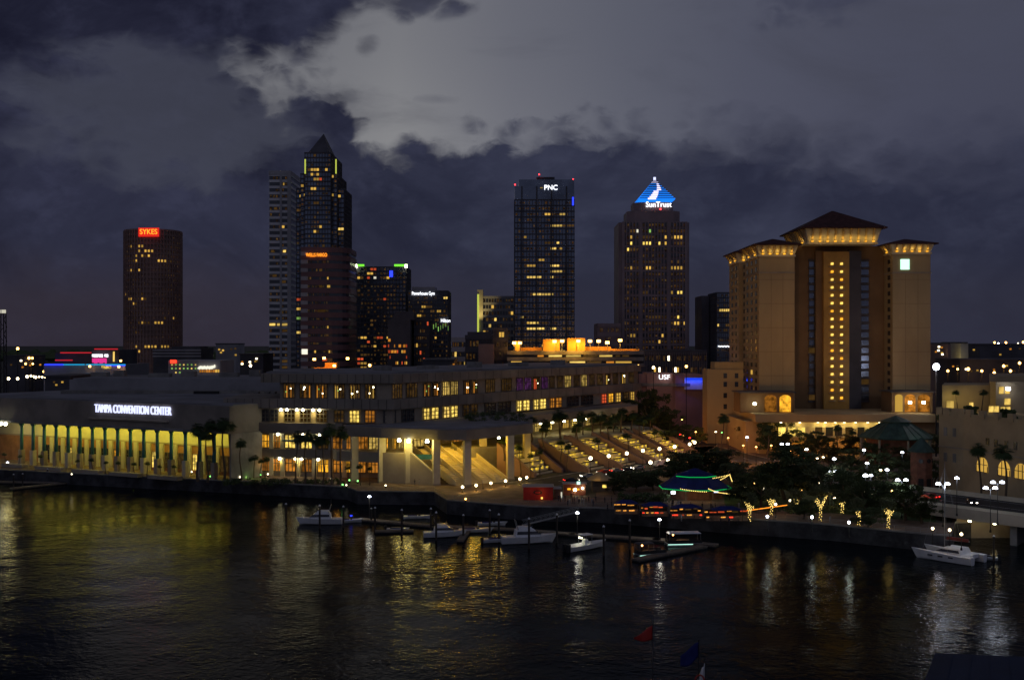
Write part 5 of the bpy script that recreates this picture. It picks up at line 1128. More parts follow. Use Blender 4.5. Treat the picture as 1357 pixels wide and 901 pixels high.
for a in [(1008, 672, 9, 1.2, 'small park tree right of the restaurant lights'), (1040, 662, 15, 1.05, 'largest round tree in the middle of the dark park'), (1062, 668, 14, 1.1, 'second large park tree right of the largest round one'), (1090, 672, 12, 1.2, 'park tree above the brightest light wrapped trunk'), (1116, 676, 11, 1.2, 'park tree with lamps glowing behind its crown'), (1145, 682, 9, 1.3, 'park tree between two light wrapped trunks at right'), (1172, 684, 9, 1.2, 'park tree above the rightmost light wrapped trunk'), (1200, 690, 9, 1.2, 'dark tree at the park corner below the brick turret'), (1222, 694, 7, 1.3, 'low tree beside the bridge abutment'), (985, 668, 7, 1.3, 'low tree behind the end of the patio bar'), (1065, 688, 5, 1.6, 'low spreading shrub tree near the riverwalk'), (1150, 700, 5, 1.6, 'low spreading tree on the lawn near the seawall')]:
    tree(*a, 'trees in the riverside park')
for a in [(1245, 610, 10, .9, 'dark tree squeezed between pavilion and cream building'), (1238, 640, 7, 1.1, 'dark shrub tree at the cream building corner'), (708, 622, 6, 1.2, 'bushy tree at the canopy corner by the lit steps'), (746, 600, 9, 1.1, 'dark tree between the first two lit step bays'), (795, 592, 9, 1.1, 'dark tree between the second and third lit step bays'), (836, 588, 9, 1.2, 'dark tree between the upper lit step bays at right'), (868, 598, 9, 1.1, 'dark tree beyond the last lit step bay')]:
    tree(*a, None)
for a in [(1000, 596, 12, 1.2, 'dark tree left of the hotel podium windows'), (1030, 600, 13, 1.1, 'tall dark tree under the left terrace pavilion'), (1058, 600, 10, 1.2, 'dark tree before the lit podium windows, left of the red tram'), (1118, 598, 9, 1.2, 'small tree below the unlit podium windows'), (1142, 600, 10, 1.2, 'tree touching the left eave of the green pavilion'), (1100, 622, 8, 1.3, 'low tree right of the red tram'), (1128, 626, 8, 1.3, 'low tree in the road island by the lamps'), (1168, 632, 8, 1.2, 'low tree before the green pavilion wall'), (1196, 628, 9, 1.2, 'tree hiding the green pavilion right side'), (1205, 640, 7, 1.2, 'low tree left of the brick turret')]:
    tree(*a, 'trees between hotel and road')
for a in [(728, 606, 9, 1.2, 'dark tree above the second lit step bay'), (776, 600, 10, 1.2, 'dark tree behind the fourth globe lamp on the steps'), (815, 598, 10, 1.2, 'dark tree above the middle lit step bay'), (852, 592, 11, 1.2, 'dark tree behind the upper end of the lit steps'), (884, 600, 9, 1.3, 'dark round tree beyond the plaza road bend'), (700, 618, 6, 1.3, 'low dark tree left of the first lit step bay')]: tree(*a, 'dark trees over the lit steps')
for a in [(918, 636, 8, 1.5, 'wide dark tree left of the restaurant roof peak'), (945, 637, 8, 1.5, 'wide dark tree right of the restaurant roof peak'), (972, 644, 7, 1.5, 'wide dark tree right of the bulb string pole'), (995, 655, 6.5, 1.5, 'wide low tree between restaurant and park'), (1024, 656, 9, 1.3, 'dark tree at the left edge of the park mass'), (1140, 662, 9, 1.4, 'wide tree under the brightest road lamp'), (1185, 664, 8, 1.4, 'wide tree in front of the brick turret foot'), (890, 640, 7, 1.5, 'low wide tree left of the blue restaurant roof')]: tree(*a, 'dark trees around the restaurant and park')
for a in [(842, 652, 5.5, 1.5, 'low dark tree in front of the tall green hedge'), (866, 650, 6, 1.5, 'low dark tree between hedge and restaurant'), (815, 655, 4.5, 1.5, 'small dark tree right of the round roofed kiosk')]: tree(*a, 'low trees behind the patio')
PL = [make_palm(1), make_palm(2), make_palm(5)]; pused = [False] * 3
def palm(px, py, h, label, grp, z=G, wide=1.0, xy=None):
    k = int(px * 3 + h) % 3; first = not pused[k]; pused[k] = True; x, y = xy or pt(px, py, z)
    place(PL[k], first, (x, y, z), px * 2.3, label, grp, (h * wide, h * wide, h))
for i, (px, py, h) in enumerate([(262, 638, 17.5), (275, 639, 16), (284, 635, 18.5), (297, 637, 19), (306, 636, 18.5), (319, 638, 13)]):
    palm(px, py, h, ['leftmost tall palm in the clump at the colonnade end', 'shorter second palm in the clump at the colonnade end', 'tall palm right of the last blue column', 'tallest palm of the clump at the colonnade end', 'tall palm overlapping the tallest palm of the left clump', 'short palm standing alone right of the left clump'][i], 'palms at the colonnade end', wide=1.15)
for i, (px, py, h) in enumerate([(392, 641, 15.6), (404, 642, 16), (418, 642, 14.6), (428, 643, 15.4), (440, 643, 18), (451, 642, 17)]):
    palm(px, py, h, ['leftmost palm before the flood lit middle windows', 'second palm before the flood lit middle windows', 'shortest palm of the middle quay row', 'fourth palm of the middle quay row', 'tallest palm of the middle quay row', 'rightmost palm of the middle quay row beside the canopy'][i], 'palms in the middle quay row', wide=1.1)
tp = [(690, 632, 10.5), (703, 634, 8), (716, 632, 9), (722, 612, 15), (743, 614, 18.5), (752, 626, 9.5), (764, 612, 13), (772, 608, 17), (784, 606, 16), (797, 606, 16.5), (812, 603, 15.5), (824, 600, 16), (838, 600, 16), (852, 600, 14), (866, 604, 10)]
for i, (px, py, h) in enumerate(tp): palm(px, py, h, 'palm among the lit terrace steps, ' + nth(i, len(tp)), 'palms among the lit terrace steps', wide=1.15)
for i, (t_, s_, z_, h_) in enumerate([(.28, 26, 9.5, 8), (.28, 33, 6.5, 7), (.285, 21, 11.9, 8.5), (.396, 28, 9.5, 8.5), (.396, 36, 6, 7), (.39, 22, 11.9, 9), (.506, 30, 9.5, 8), (.506, 38, 6, 7.5), (.50, 24, 11.9, 8.5), (.628, 32, 9, 8), (.62, 25, 11.9, 9), (.16, 24, 8, 7), (.73, 28, 9, 8.5)]):
    palm(700 + i * 11, 0, h_, 'low bushy palm beside the sloping walls of the lit steps, ' + (ORD[i] if i < 7 else nth(i, 13)), 'bushy palms between the lit step bays', z=z_, xy=Fp(t_, s_), wide=2.1)
for a in [(957, 604, 15.5, 'tall single palm in front of the hotel annexe'), (1018, 608, 11, 'palm at the hotel podium left corner'), (1110, 604, 11.5, 'palm in front of the hotel podium windows'), (1132, 606, 10.5, 'palm left of the green pavilion roof')]: palm(*a, 'palms by the hotel podium', wide=1.3)
palm(1300, 0, 15.5, 'left palm of the pair before the arched windows', 'palms by the cream building', xy=(P(1300, 281), 281), wide=1.2); palm(1334, 0, 16.5, 'right palm of the pair before the arched windows', 'palms by the cream building', xy=(P(1334, 266), 266), wide=1.25)
palm(1303, 0, 7, 'small palm on the cream building roof terrace', 'palms by the cream building', z=24.6, xy=(130.5, 305), wide=1.6); palm(1248, 0, 22, 'tall palm between hotel and cream building', 'palms by the cream building', xy=(P(1247, 340), 340), wide=.9); palm(1267, 0, 6.5, 'small palm beside the upper yellow window', 'palms by the cream building', z=24.6, xy=(P(1268, 315), 315), wide=1.5)
smp = [(26, 4.6), (44, 4.2), (73, 4.8), (120, 4.0), (141, 4.8), (158, 4.2), (176, 4.4), (196, 4.4), (213, 5.0), (231, 4.2), (250, 4.6), (340, 6.5), (347, 7), (356, 6), (362, 6.6), (462, 6.0), (478, 6.2), (490, 5.6)]
for i, (px, h) in enumerate(smp):
    xy = Wp(wu(px), -5.5) if px < 300 else (fpos(px, 6)[0] if px < 400 else (P(px, 316), 316))
    if px < 300: palm(px, 0, h, 'small potted palm before the colonnade, ' + nth(i, 11), 'small palms before the colonnade', xy=xy, wide=1.7)
    elif px < 400: palm(px, 0, h, 'small green palm below the orange ground floor windows, ' + nth(i - 11, 4), 'small palms below the orange windows', xy=xy, wide=1.5)
    else: palm(px, 0, h, 'small palm under the canopy edge near the balcony, ' + ['left', 'middle', 'right'][i - 15], 'small palms under the canopy', xy=xy, wide=1.5)
    if 300 < px < 400: light('POINT', (xy[0], xy[1] - 2, 4.0), 14, (.45, 1, .2), None, .2)
for i, (px, w) in enumerate([(40, 5), (87, 6), (136, 6), (187, 6), (238, 6)]):
    o = MB().obox(Wp(wu(px), -6), ux, w, 1.2, G, G + 1.1).build('stone_planter', M['conc']); tag(o, 'low stone planter wall before the colonnade, ' + nth(i, 5), 'planter', 'planters before the colonnade')
def hedge(name, lab, x0, x1, y0, y1, z0, z1, n, seed, cat='hedge'):
    r = random.Random(seed); cl = [(r.uniform(x0, x1), r.uniform(y0, y1), r.uniform(z0, z1), .8, .6) for k in range(n)]
    tag(leafmesh(cl, 26, .32, seed, name, M['leaf']).build(name, M['leaf']), lab, cat)
hedge('green_hedge', 'tall green hedge behind the waterfront stalls', P(805, 315), P(862, 315), 313, 318, G, 7.5, 120, 31)
hedge('green_hedge', 'low dark hedge between the patio crowd and the blue roofed restaurant', P(820, 283), P(885, 283), 281, 285, G, 5.6, 90, 41)
hedge('shrub_bed', 'long shrub bed on the quay below the middle palms', P(300, 322), P(455, 322), 318, 322, G, 4.6, 110, 32, 'shrubs')
hedge('shrub_bed', 'dark shrubs on the canopy roof terrace', P(615, 335), P(700, 350), 341, 349, 20.1, 22.6, 60, 33, 'shrubs')
hedge('shrub_bed', 'shrub bed between the riverwalk and the park lawn', P(1000, 268), P(1190, 268), 264, 272, G, 4.5, 120, 34, 'shrubs')

# trunks wound with string lights
for i, (px, py, h, lab) in enumerate([(993, 690, 4.6, 'light wrapped trunk at the right end of the patio bar'), (1022, 682, 4.0, 'thin light wrapped trunk left of the large park tree'), (1055, 676, 3.0, 'faint light wrapped trunk below the large park trees'), (1087, 690, 6.2, 'brightest forked light wrapped trunk in the park'), (1116, 680, 3.4, 'faint light wrapped trunk right of the brightest one'), (1138, 696, 4.0, 'light wrapped trunk with three branches at right'), (1177, 700, 4.6, 'rightmost light wrapped trunk near the bridge')]):
    x, y = pt(px, py); t = thing('light_wrapped_tree', lab, 'tree', (x, y, G), 'light wrapped trunks in the park'); b = MB(); bl = MB(); r = random.Random(px)
    segs = [((0, 0, 0), (.1, 0, h * .45), .22, .18)]
    for k in range(4): a = k * 1.6 + r.uniform(-.4, .4); q = (.1 + math.cos(a) * h * .22, math.sin(a) * h * .22, h * r.uniform(.75, 1)); segs.append(((.1, 0, h * .45), q, .14, .06))
    for p, q, r0, r1 in segs:
        b.tube(p, q, r0, r1, 7); n = int(10 * (Vector(q) - Vector(p)).length / 2)
        for k in range(n):
            f = k / n; a = k * 2.4; c = Vector(p).lerp(Vector(q), f) + Vector((math.cos(a), math.sin(a), 0)) * (r0 + .06); bl.ball(c, .11, 5, 3)
    b.build('trunk', M['bark'], t, w=False); o = bl.build('string_lights', E['bulbs'], t, w=False); o['kind'] = 'stuff'
    cr = leafmesh([(r.uniform(-1.6, 1.6), r.uniform(-1.6, 1.6), h + r.uniform(-.2, 2), .9, .7) for k in range(14)], 30, .3, px, 'crown', M['leaf2']).build('crown', M['leaf2'], t, w=False)
    light('POINT', (x, y - .8, G + h * .5), 22 if i in (3, 5, 6, 0) else 8, (1, .65, .15), t, .3)

# ------------------------------------------------------------------ lamps
def make_lamp(kind, h, e, heads, r, arm=.7):
    root = thing('street_lamp', 'x', 'lamp', (0, 0, 0)); MB().tube((0, 0, 0), (0, 0, h - .2), .10, .06).build('post', M['dark'], root, w=False); MB().lathe((0, 0, 0), [(.22, 0), (.22, .3), (.12, .6)], 8).build('base', M['dark'], root, w=False)
    for k in range(heads):
        x = (k - (heads - 1) / 2) * 2 * arm
        if heads > 1: MB().tube((0, 0, h - .5), (x, 0, h - .1), .04, n=5).build('arm', M['dark'], root, w=False)
        b = MB().ball((x, 0, h), r, 8, 6) if kind == 'globe' else MB().lathe((x, 0, h), [(r * 1.15, -r * .5), (r * 1.1, 0), (r * .5, r * .5)], 8)
        b.build('lamp_head', E[e], root, w=False)
    return root
PR = {}
def lamp(kind, h, e, heads, r, px, py, label, grp, power=0, c=(1, .8, .5), z=G, arm=.7):
    key = (kind, h, e, heads, r); first = key not in PR
    if first: PR[key] = make_lamp(*key, arm=arm)
    Y = (CH - z - h) * F / (py - HY); x = P(px, Y); o = place(PR[key], first, (x, Y, z), 0, label, grp)
    if power: light('POINT', (x, Y - r - .2, z + h - r - .2), power, c, None, .3)
wc = (.78, .85, 1); gc = (1, .66, .26)
A_ = [(782.6, 607), (806.7, 604), (830.7, 600.6), (852, 597), (874, 594.6), (894, 591.7), (914, 588.5), (920.5, 586)]
for i, (px, py) in enumerate(A_): lamp('globe', 5.0, 'globe', 1, .55, px, py, 'warm globe lamp along the foot of the lit steps, ' + nth(i, len(A_)), 'globe lamps along the plaza road', 130, gc)
for i, (px, py) in enumerate([(862, 612.5), (885.5, 609.5)]): lamp('globe', 5.0, 'globe', 1, .55, px, py, ['left', 'right'][i] + ' globe lamp on the near kerb of the plaza road', 'globe lamps on the near kerb', 110, gc)
C_ = [(613, 645), (631, 643), (650.6, 640), (670, 637), (689, 634.5), (698, 632.5)]
for i, (px, py) in enumerate(C_): lamp('globe', 1.6, 'globe', 1, .38, px, py, 'low globe lamp on the quay below the canopy, ' + nth(i, 6), 'low globe lamps below the canopy', 120, (1, .55, .08))
W2 = [(1040, 588, 'hotel entrance'), (1102.5, 624, 'park edge left of the tram tracks'), (1195, 635.5, 'road beside the brick turret'), (1249.5, 640.5, 'bridge approach'), (1312.5, 646, 'bridge, lower pair'), (1322, 638.5, 'bridge, upper pair')]
for i, (px, py, s) in enumerate(W2): lamp('lantern', 9.0, 'metal', 2, .46, px, py, 'double headed white lamp at the ' + s, 'double headed white road lamps', 300, wc, z=G if px < 1240 else 6.5, arm=.95)
W1 = [(990, 579, 'beside the hotel podium corner'), (1068.6, 595, 'above the red tram'), (1105.5, 607.5, 'left of the green pavilion, lower one'), (1145, 596, 'left of the green pavilion under its eave'), (1149, 613.5, 'small one under the pavilion trees'), (1147, 629.5, 'brightest one in the road centre'), (1154, 629.5, 'right beside the brightest road lamp'), (1182.5, 578, 'in front of the green roof'), (1195.5, 599, 'left of the brick turret roof'), (1175.5, 622, 'between pavilion and brick turret'), (1268, 633, 'right of the bridge approach pair'), (1240.5, 486, '')]
for i, (px, py, s) in enumerate(W1[:-1]): lamp('lantern', 8.4, 'metal', 1, .58 if i == 5 else .44, px, py, 'single white lamp ' + s, 'single white road lamps', 240, wc, z=G if px < 1240 else 6.5)
for i, (px, py) in enumerate([(1091, 605.5), (1083, 607), (1167, 622.5)]): lamp('lantern', 7.5, 'globe', 1, .32, px, py, ['yellow lamp right of the red tram, right one', 'yellow lamp right of the red tram, left one', 'small yellow lamp left of a white lamp by the pavilion'][i], 'small yellow road lamps', 60, gc)
t = farlamp(1240.5, 486, 395, 'metal', 2.6, 'flood_mast', 'very bright white flood lamp on a mast right of the hotel', None); light('POINT', (P(1240.5, 392), 391, ZZ(487, 392)), 2600, (.9, .85, .9), t, .6)
O_ = [(892, 566), (905, 577), (922, 572), (938, 566), (918, 584), (1002, 592), (1022, 590), (1048, 598), (985, 590), (965, 580)]
for i, (px, py) in enumerate(O_): lamp('lantern', 6.0, 'sodium', 1, .30, px, py, 'orange street lamp between the lit steps and the hotel, ' + nth(i, len(O_)), 'orange lamps by the plaza junction', 1100, (1, .33, .05))
S_ = [(1000, 640), (1020, 632), (1038, 640), (1062, 650), (1085, 640), (1098, 652), (1120, 640), (1135, 633), (1160, 640), (1182, 650), (1055, 575), (1080, 578), (1117, 572), (1130, 585), (1212, 656)]
for i, (px, py) in enumerate(S_): lamp('globe', 4.0, 'globe' if i % 3 else 'sodium', 1, .24, px, py, 'small warm lamp among the trees before the hotel, ' + nth(i, len(S_)), 'small warm lamps before the hotel', 60, (1, .62, .22))
D_ = [(1017, 684, 'metal'), (1028, 668, 'globe'), (1047, 663, 'small'), (1076, 685, 'metal'), (1125, 692, 'metal'), (1106, 660, 'globe'), (987, 646, 'small'), (1012, 647, 'small'), (997, 652, 'small'), (1145, 650, 'small'), (1157, 654, 'globe'), (1236, 700, 'globe'), (1258.5, 702, 'globe'), (1274, 707.5, 'globe')]
for i, (px, py, e) in enumerate(sorted(D_)): lamp('globe', 3.2, e, 1, .30, px, py, 'small park lamp between riverwalk and trees, ' + nth(i, len(D_)), 'small lamps in the riverside park', {'metal': 60, 'globe': 40, 'small': 14}[e], (.85, 1, .75) if e == 'metal' else gc)
G_ = [(95, 628, 0), (123, 624, 0), (158, 626, 0), (254, 625, 0), (261, 630, 1), (279, 631, 2), (302, 626.5, 2), (318, 632, 0), (323, 624, 0), (339, 637, 1), (345, 629, 2), (355, 628, 0), (439, 634, 0), (454, 642, 2), (459, 642.5, 0), (463, 636, 2), (474, 637, 2), (511, 643, 0), (617, 661, 1)]
for i, (px, py, k) in enumerate(G_):
    lab = 'tiny ' + ['pale', 'orange', 'greenish'][k] + ' ground light on the quay edge, ' + (ORD[i] if i < 10 else nth(i, len(G_)))
    lamp('globe', .8, ['small', 'sodium', 'lawn'][k], 1, .24, px, py, lab, 'ground lights along the quay', 0)
K_ = [(10, 612.5, 'left dock end by the colonnade', 4.2), (489.5, 657.5, 'dock ramp below the canopy', 5.5), (765, 679, 'dock beside the gangway foot', 5.0), (874, 688, 'dock end below the patio', 4.6)]
for i, (px, py, s, h) in enumerate(K_): lamp('lantern', h, 'metal', 1, .36, px, py, 'white lamp on a pole at the ' + s, 'dock lamps', 170, (1, .93, .72), z=.5)
for i, (px, py) in enumerate([(855, 538.5), (869.5, 538.5), (828, 578.5), (957, 577, )][:3]): lamp('lantern', 6, 'lawn' if i else 'small', 1, .28, px, py, ['pale lamp glowing among the tall dark trees', 'green traffic light among the tall dark trees', 'greenish lamp between the terrace palms'][i], None)
for i, (px, py, e, lab) in enumerate([(852.5, 546, 'tail', 'red traffic light among the tall dark trees'), (901.5, 575.5, 'tail', 'red traffic light at the far end of the plaza road'), (914, 580, 'tail', 'second red traffic light at the far road junction'), (948.5, 572, 'globe', 'white lamp left of the hotel drive'), (957, 573, 'lawn', 'green traffic light beside the hotel drive'), (904, 556, 'sodium', 'small orange sign lamp among the trees below the annexe'), (916, 538, 'sodium', 'orange floodlight beside the hotel annexe wall')]):
    lamp('lantern', 6.5, e, 1, .55 if px == 916 else .36, px, py, lab, None, 700 if px == 916 else 60 if px in (901.5, 914) else 0, (1, .12, .03) if e == 'tail' else (1, .4, .05))
# ------------------------------------------------------------------ vehicles
def make_car(c, kind='sedan'):
    root = thing('parked_car', 'x', 'car', (0, 0, 0)); W = .88
    prof = [(-2.2, .35), (2.2, .35), (2.2, .75), (1.9, .92), (.95, 1.0), (.35, 1.42), (-1.0, 1.45), (-1.7, 1.02), (-2.15, .95)] if kind == 'sedan' else [(-2.4, .4), (2.4, .4), (2.4, 1.0), (1.9, 1.2), (1.4, 2.0), (-2.3, 2.1), (-2.4, 1.0)]
    def ex(pr, w0, w1=None):
        k = len(pr); b = MB(); b.add([(x, -w0 * (1 if z < 1.05 else .84), z) for x, z in pr] + [(x, w0 * (1 if z < 1.05 else .84), z) for x, z in pr], [tuple(range(k)), tuple(range(k, 2 * k))] + [(i, (i + 1) % k, k + (i + 1) % k, k + i) for i in range(k)]); return b
    ex(prof, W).build('body', c, root, w=False)
    g = [(.85, 1.02), (.36, 1.36), (-.98, 1.39), (-1.55, 1.04)] if kind == 'sedan' else [(1.75, 1.25), (1.35, 1.9), (-2.0, 1.95), (-2.0, 1.25)]
    ex([(x, z) for x, z in g], W * 1.02).build('windows', M['glass'], root, w=False)
    for x in (-1.35, 1.35):
        for s in (-1, 1): MB().tube((x, s * .72, .33), (x, s * .92, .33), .33, n=12).build('wheel', M['dark'], root, w=False)
    for s in (-1, 1):
        MB().box(2.16, 2.27, s * .62 - .2, s * .62 + .2, .62, .8).build('headlight', E['head'], root, w=False); MB().box(-2.27, -2.12, s * .66 - .17, s * .66 + .17, .72, .9).build('tail_light', E['tail'], root, w=False)
    return root
CARS = {'black': make_car(M['dark']), 'grey': make_car(M['grey']), 'red': make_car(M['red']), 'van': make_car(M['white'], 'van')}; cu_ = set()
def car(kind, px, py, deg, label, grp, z=G + .06):
    f = kind not in cu_; cu_.add(kind); x, y = pt(px, py, z); place(CARS[kind], f, (x, y, z), math.radians(deg), label, grp)
for a in [('black', 757, 639, 17, 'black car nearest the lit steps on the plaza road'), ('grey', 779, 633, 200, 'grey car second in the plaza road queue with headlights'), ('black', 793, 631.5, 22, 'dark car showing red tail lights in the plaza road queue'), ('red', 800, 628, 208, 'red car in the plaza road queue'), ('grey', 817, 626, 30, 'silver car in the middle of the plaza road queue'), ('black', 830, 624.5, 30, 'dark car right of the middle of the queue'), ('grey', 845, 622, 212, 'grey car heading towards the river on the plaza road'), ('van', 873, 618, 228, 'white van with bright lights at the plaza road bend'), ('red', 893, 607, 235, 'red car beyond the white van on the plaza road')]:
    car(*a, 'cars on the plaza road')
for a in [('black', 1166, 643.5, 162, 'dark car with red tail lights left of the brick turret'), ('grey', 1140, 650, -20, 'grey car turning near the park trees')]: car(*a, 'cars on the hotel road')
x, y = pt(1232, 661, 6.6); o = place(CARS['red'], False, (x, y, 6.55), math.radians(128), 'red car with glowing tail lights entering the bridge', 'cars on the bridge')
x, y = pt(1288, 668, 6.6); o = place(CARS['black'], False, (x, y, 6.55), math.radians(-128 + 75), 'dark car with headlights coming off the bridge', 'cars on the bridge'); o.rotation_euler[2] = math.radians(-100)
tm = thing('red_tram', 'red tram seen from behind with two red tail lights', 'tram', (*pt(1072, 619), G + .1)); X0, Y0, Z0 = ORG[tm.name]
MB().prism([(X0 - 1.4, Y0), (X0 + 1.4, Y0), (X0 + 3.4, Y0 + 11), (X0 + .6, Y0 + 11)], Z0 + .4, Z0 + 3.6).build('body', M['red'], tm)
MB().prism([(X0 - 1.2, Y0 + .3), (X0 + 1.2, Y0 + .3), (X0 + 3.2, Y0 + 11), (X0 + .8, Y0 + 11)], Z0 + 3.6, Z0 + 4.0).build('roof', M['red'], tm)
MB().box(X0 - 1.15, X0 + 1.15, Y0 - .06, Y0 + .02, Z0 + 1.9, Z0 + 3.1).build('rear_window', M['glass'], tm); MB().box(X0 - 1.3, X0 + 1.3, Y0 - .1, Y0, Z0 + 3.2, Z0 + 3.5).build('light_strip', E['sred'], tm)
for s in (-1, 1): unit('tail_light', E['tail'], tm, (X0 + s * .95, Y0 - .12, Z0 + 1.0), .5, .2, .45)
light('POINT', (X0, Y0 - 1.5, Z0 + 2.6), 60, (1, .12, .03), tm, .3)

# ------------------------------------------------------------------ restaurant, stalls, patio
rs = thing('blue_roofed_restaurant', 'octagonal waterfront restaurant with a two tier blue roof edged in green neon', 'restaurant', (P(921, 292), 292, G)); cx, cy = P(921, 292), 292
def octring(r, z, rz=.0, sy=.8): return [(cx + r * math.cos(math.pi * (2 * k + 1) / 8), cy + sy * r * math.sin(math.pi * (2 * k + 1) / 8)) for k in range(8)]
MB().prism(octring(9.8, 0), 6.3, 9.2, octring(5.4, 0)).build('lower_roof', M['navy'], rs); MB().prism(octring(5.6, 0), 9.4, 11.2, octring(.5, 0)).build('upper_roof', M['navy'], rs); MB().prism(octring(4.6, 0), 9.2, 9.4).build('clerestory', M['dark'], rs)
MB().prism(octring(7.4, 0), G, 6.3).build('wall', M['brick'], rs)
def neon(r, z, ks, nm):
    p = octring(r, 0); b = MB()
    for k in ks: b.tube((*p[k], z), (*p[(k + 1) % 8], z), .11, n=6)
    b.build(nm, E['sgreen'], rs)
neon(9.85, 6.25, (3, 4, 5, 6, 7), 'neon_tube'); neon(5.7, 9.35, (4, 5, 6), 'neon_tube')
for k in range(8): p = octring(9.2, 0)[k]; MB().tube((*p, G), (*p, 6.3), .14).build('post', M['wood'], rs)
for px in (905, 921, 940): light('POINT', (P(px, 283), 283, 5.3), 35, (1, .55, .12), rs, .3)
unit('white_lamp', E['metal'], rs, (P(892, 283), 283, 6.0), .9, .5, .7); unit('blue_lamp', E['violet'], rs, (P(949, 283.5), 283.5, 6.1), 1.1, .3, .35)
def stringlights(name, lab, pts, sag=.6, n=14):
    t = thing(name, lab, 'string lights', pts[0]); w = MB(); bl = MB(); prev = None
    for a, c in zip(pts, pts[1:]):
        A, C = Vector(a), Vector(c)
        for k in range(n + 1):
            f = k / n; q = A.lerp(C, f) - Vector((0, 0, sag * 4 * f * (1 - f)))
            if prev is not None and k: w.tube(prev, q, .02, n=3)
            bl.ball(q - Vector((0, 0, .1)), .13, 5, 3); prev = q
    w.build('cable', M['dark'], t); o = bl.build('bulbs', E['bulbs'], t); o['kind'] = 'stuff'
def Q(px, py, Y): return (P(px, Y), Y, ZZ(py, Y))
stringlights('string_lights', 'string of bulbs under the restaurant eave', [Q(902, 647, 284), Q(936, 651, 284)], .15)
stringlights('string_lights', 'string of bulbs rising from the restaurant roof to a pole', [Q(945, 633, 288), Q(967, 628, 288)], .1, 10)
stringlights('string_lights', 'steep bulb string falling from the pole to the patio', [Q(955, 635, 286), Q(967, 628, 286.2), Q(970.5, 638, 286.4)], .05, 8)
stringlights('string_lights', 'sagging bulb string right of the restaurant towards the park', [Q(939, 647, 283), Q(962, 653, 283), Q(981, 653, 283)], .25)
o = MB().tube((P(967, 287), 287, G), (P(967, 287), 287, ZZ(627, 287)), .1).build('string_light_pole', M['dark']); tag(o, 'thin pole holding the bulb strings right of the restaurant', 'pole')
def stall(name, lab, px0, px1, pyb, h, m, cat='kiosk', d=3.5):
    Y = YG(pyb); t = thing(name, lab, cat, (P((px0 + px1) / 2, Y), Y, G)); MB().box(P(px0, Y), P(px1, Y), Y, Y + d, G, G + h).build('wall', m, t); MB().box(P(px0, Y) - .3, P(px1, Y) + .3, Y - .3, Y + d + .3, G + h, G + h + .2).build('roof', M['tgrey'], t); return t, Y
t, Y = stall('red_kiosk', 'red kiosk with a dark oval sign on the promenade', 693.5, 733, 662.5, 3.4, M['red'], d=5)
b = MB().lathe((0, 0, 0), [(1.0, -.05), (1.0, .05)], 24); o = b.build('oval_sign', M['dark'], t, w=False); o.location = (P(712.5, Y) - ORG[t.name][0], -.12, 2.05); o.rotation_euler = (math.radians(90), 0, 0); o.scale = (1.15, .55, 1)
b = MB().lathe((0, 0, 0), [(1.0, -.04), (1.0, .04)], 24); o = b.build('oval_rim', M['red'], t, w=False); o.location = (P(712.5, Y) - ORG[t.name][0], -.2, 2.05); o.rotation_euler = (math.radians(90), 0, 0); o.scale = (.75, .3, 1)
unit('bulb', E['syel'], t, (P(718, Y), Y - .6, ZZ(659.3, Y)), .5, .3, .5); light('POINT', (P(718, Y - 1.5), Y - 2.0, G + 2.0), 35, (1, .35, .08), t, .2); light('POINT', (P(703, Y - 1.5), Y - 2.6, G + 2.6), 18, (1, .3, .1), t, .2)
t, Y = stall('food_stall', 'small food stall with glowing orange counter and a white lit sign', 747, 776, 656, 3.0, M['brick'])
unit('counter_light', E['hot'], t, (P(763, Y), Y - .25, ZZ(648, Y)), 1.9, .3, .5); unit('counter_light', E['flood'], t, (P(762, Y), Y - .3, ZZ(648.5, Y)), .6, .3, .7); unit('counter_light', E['flood'], t, (P(772, Y), Y - .3, ZZ(646.5, Y)), .5, .3, .5); unit('lit_sign', E['white2'], t, (P(766.5, Y), Y - .4, ZZ(639.5, Y)), .9, .3, .8); unit('lit_sign', E['hot'], t, (P(754, Y), Y - .3, ZZ(647.5, Y)), .9, .3, .5)
light('POINT', (P(766, Y - 2), Y - 2.2, G + 2.2), 110, (1, .28, .06), t, .3)
t, Y = stall('thatched_kiosk', 'round roofed kiosk with one glowing window beside the hedge', 785, 806, 652, 3.2, M['wood']); MB().lathe((P(795.5, Y), Y + 1.7, 0), [(3.6, G + 3.3), (3.4, G + 3.6), (.4, G + 5.4)], 12).build('thatched_roof', M['tan'], t)
unit('window', E['bright'], t, (P(801, Y), Y - .1, ZZ(644, Y)), 1.1, .2, .8); light('POINT', (P(790, Y - 2), Y - 2.5, G + 4.6), 40, (1, .6, .12), t, .3)
t, Y = stall('white_booth', 'narrow booth with a lit white panel right of the red kiosk', 735, 743, 661, 2.6, M['brick']); unit('lit_panel', E['white'], t, (P(744, Y), Y - .2, ZZ(655.5, Y)), .35, .2, 1.5)
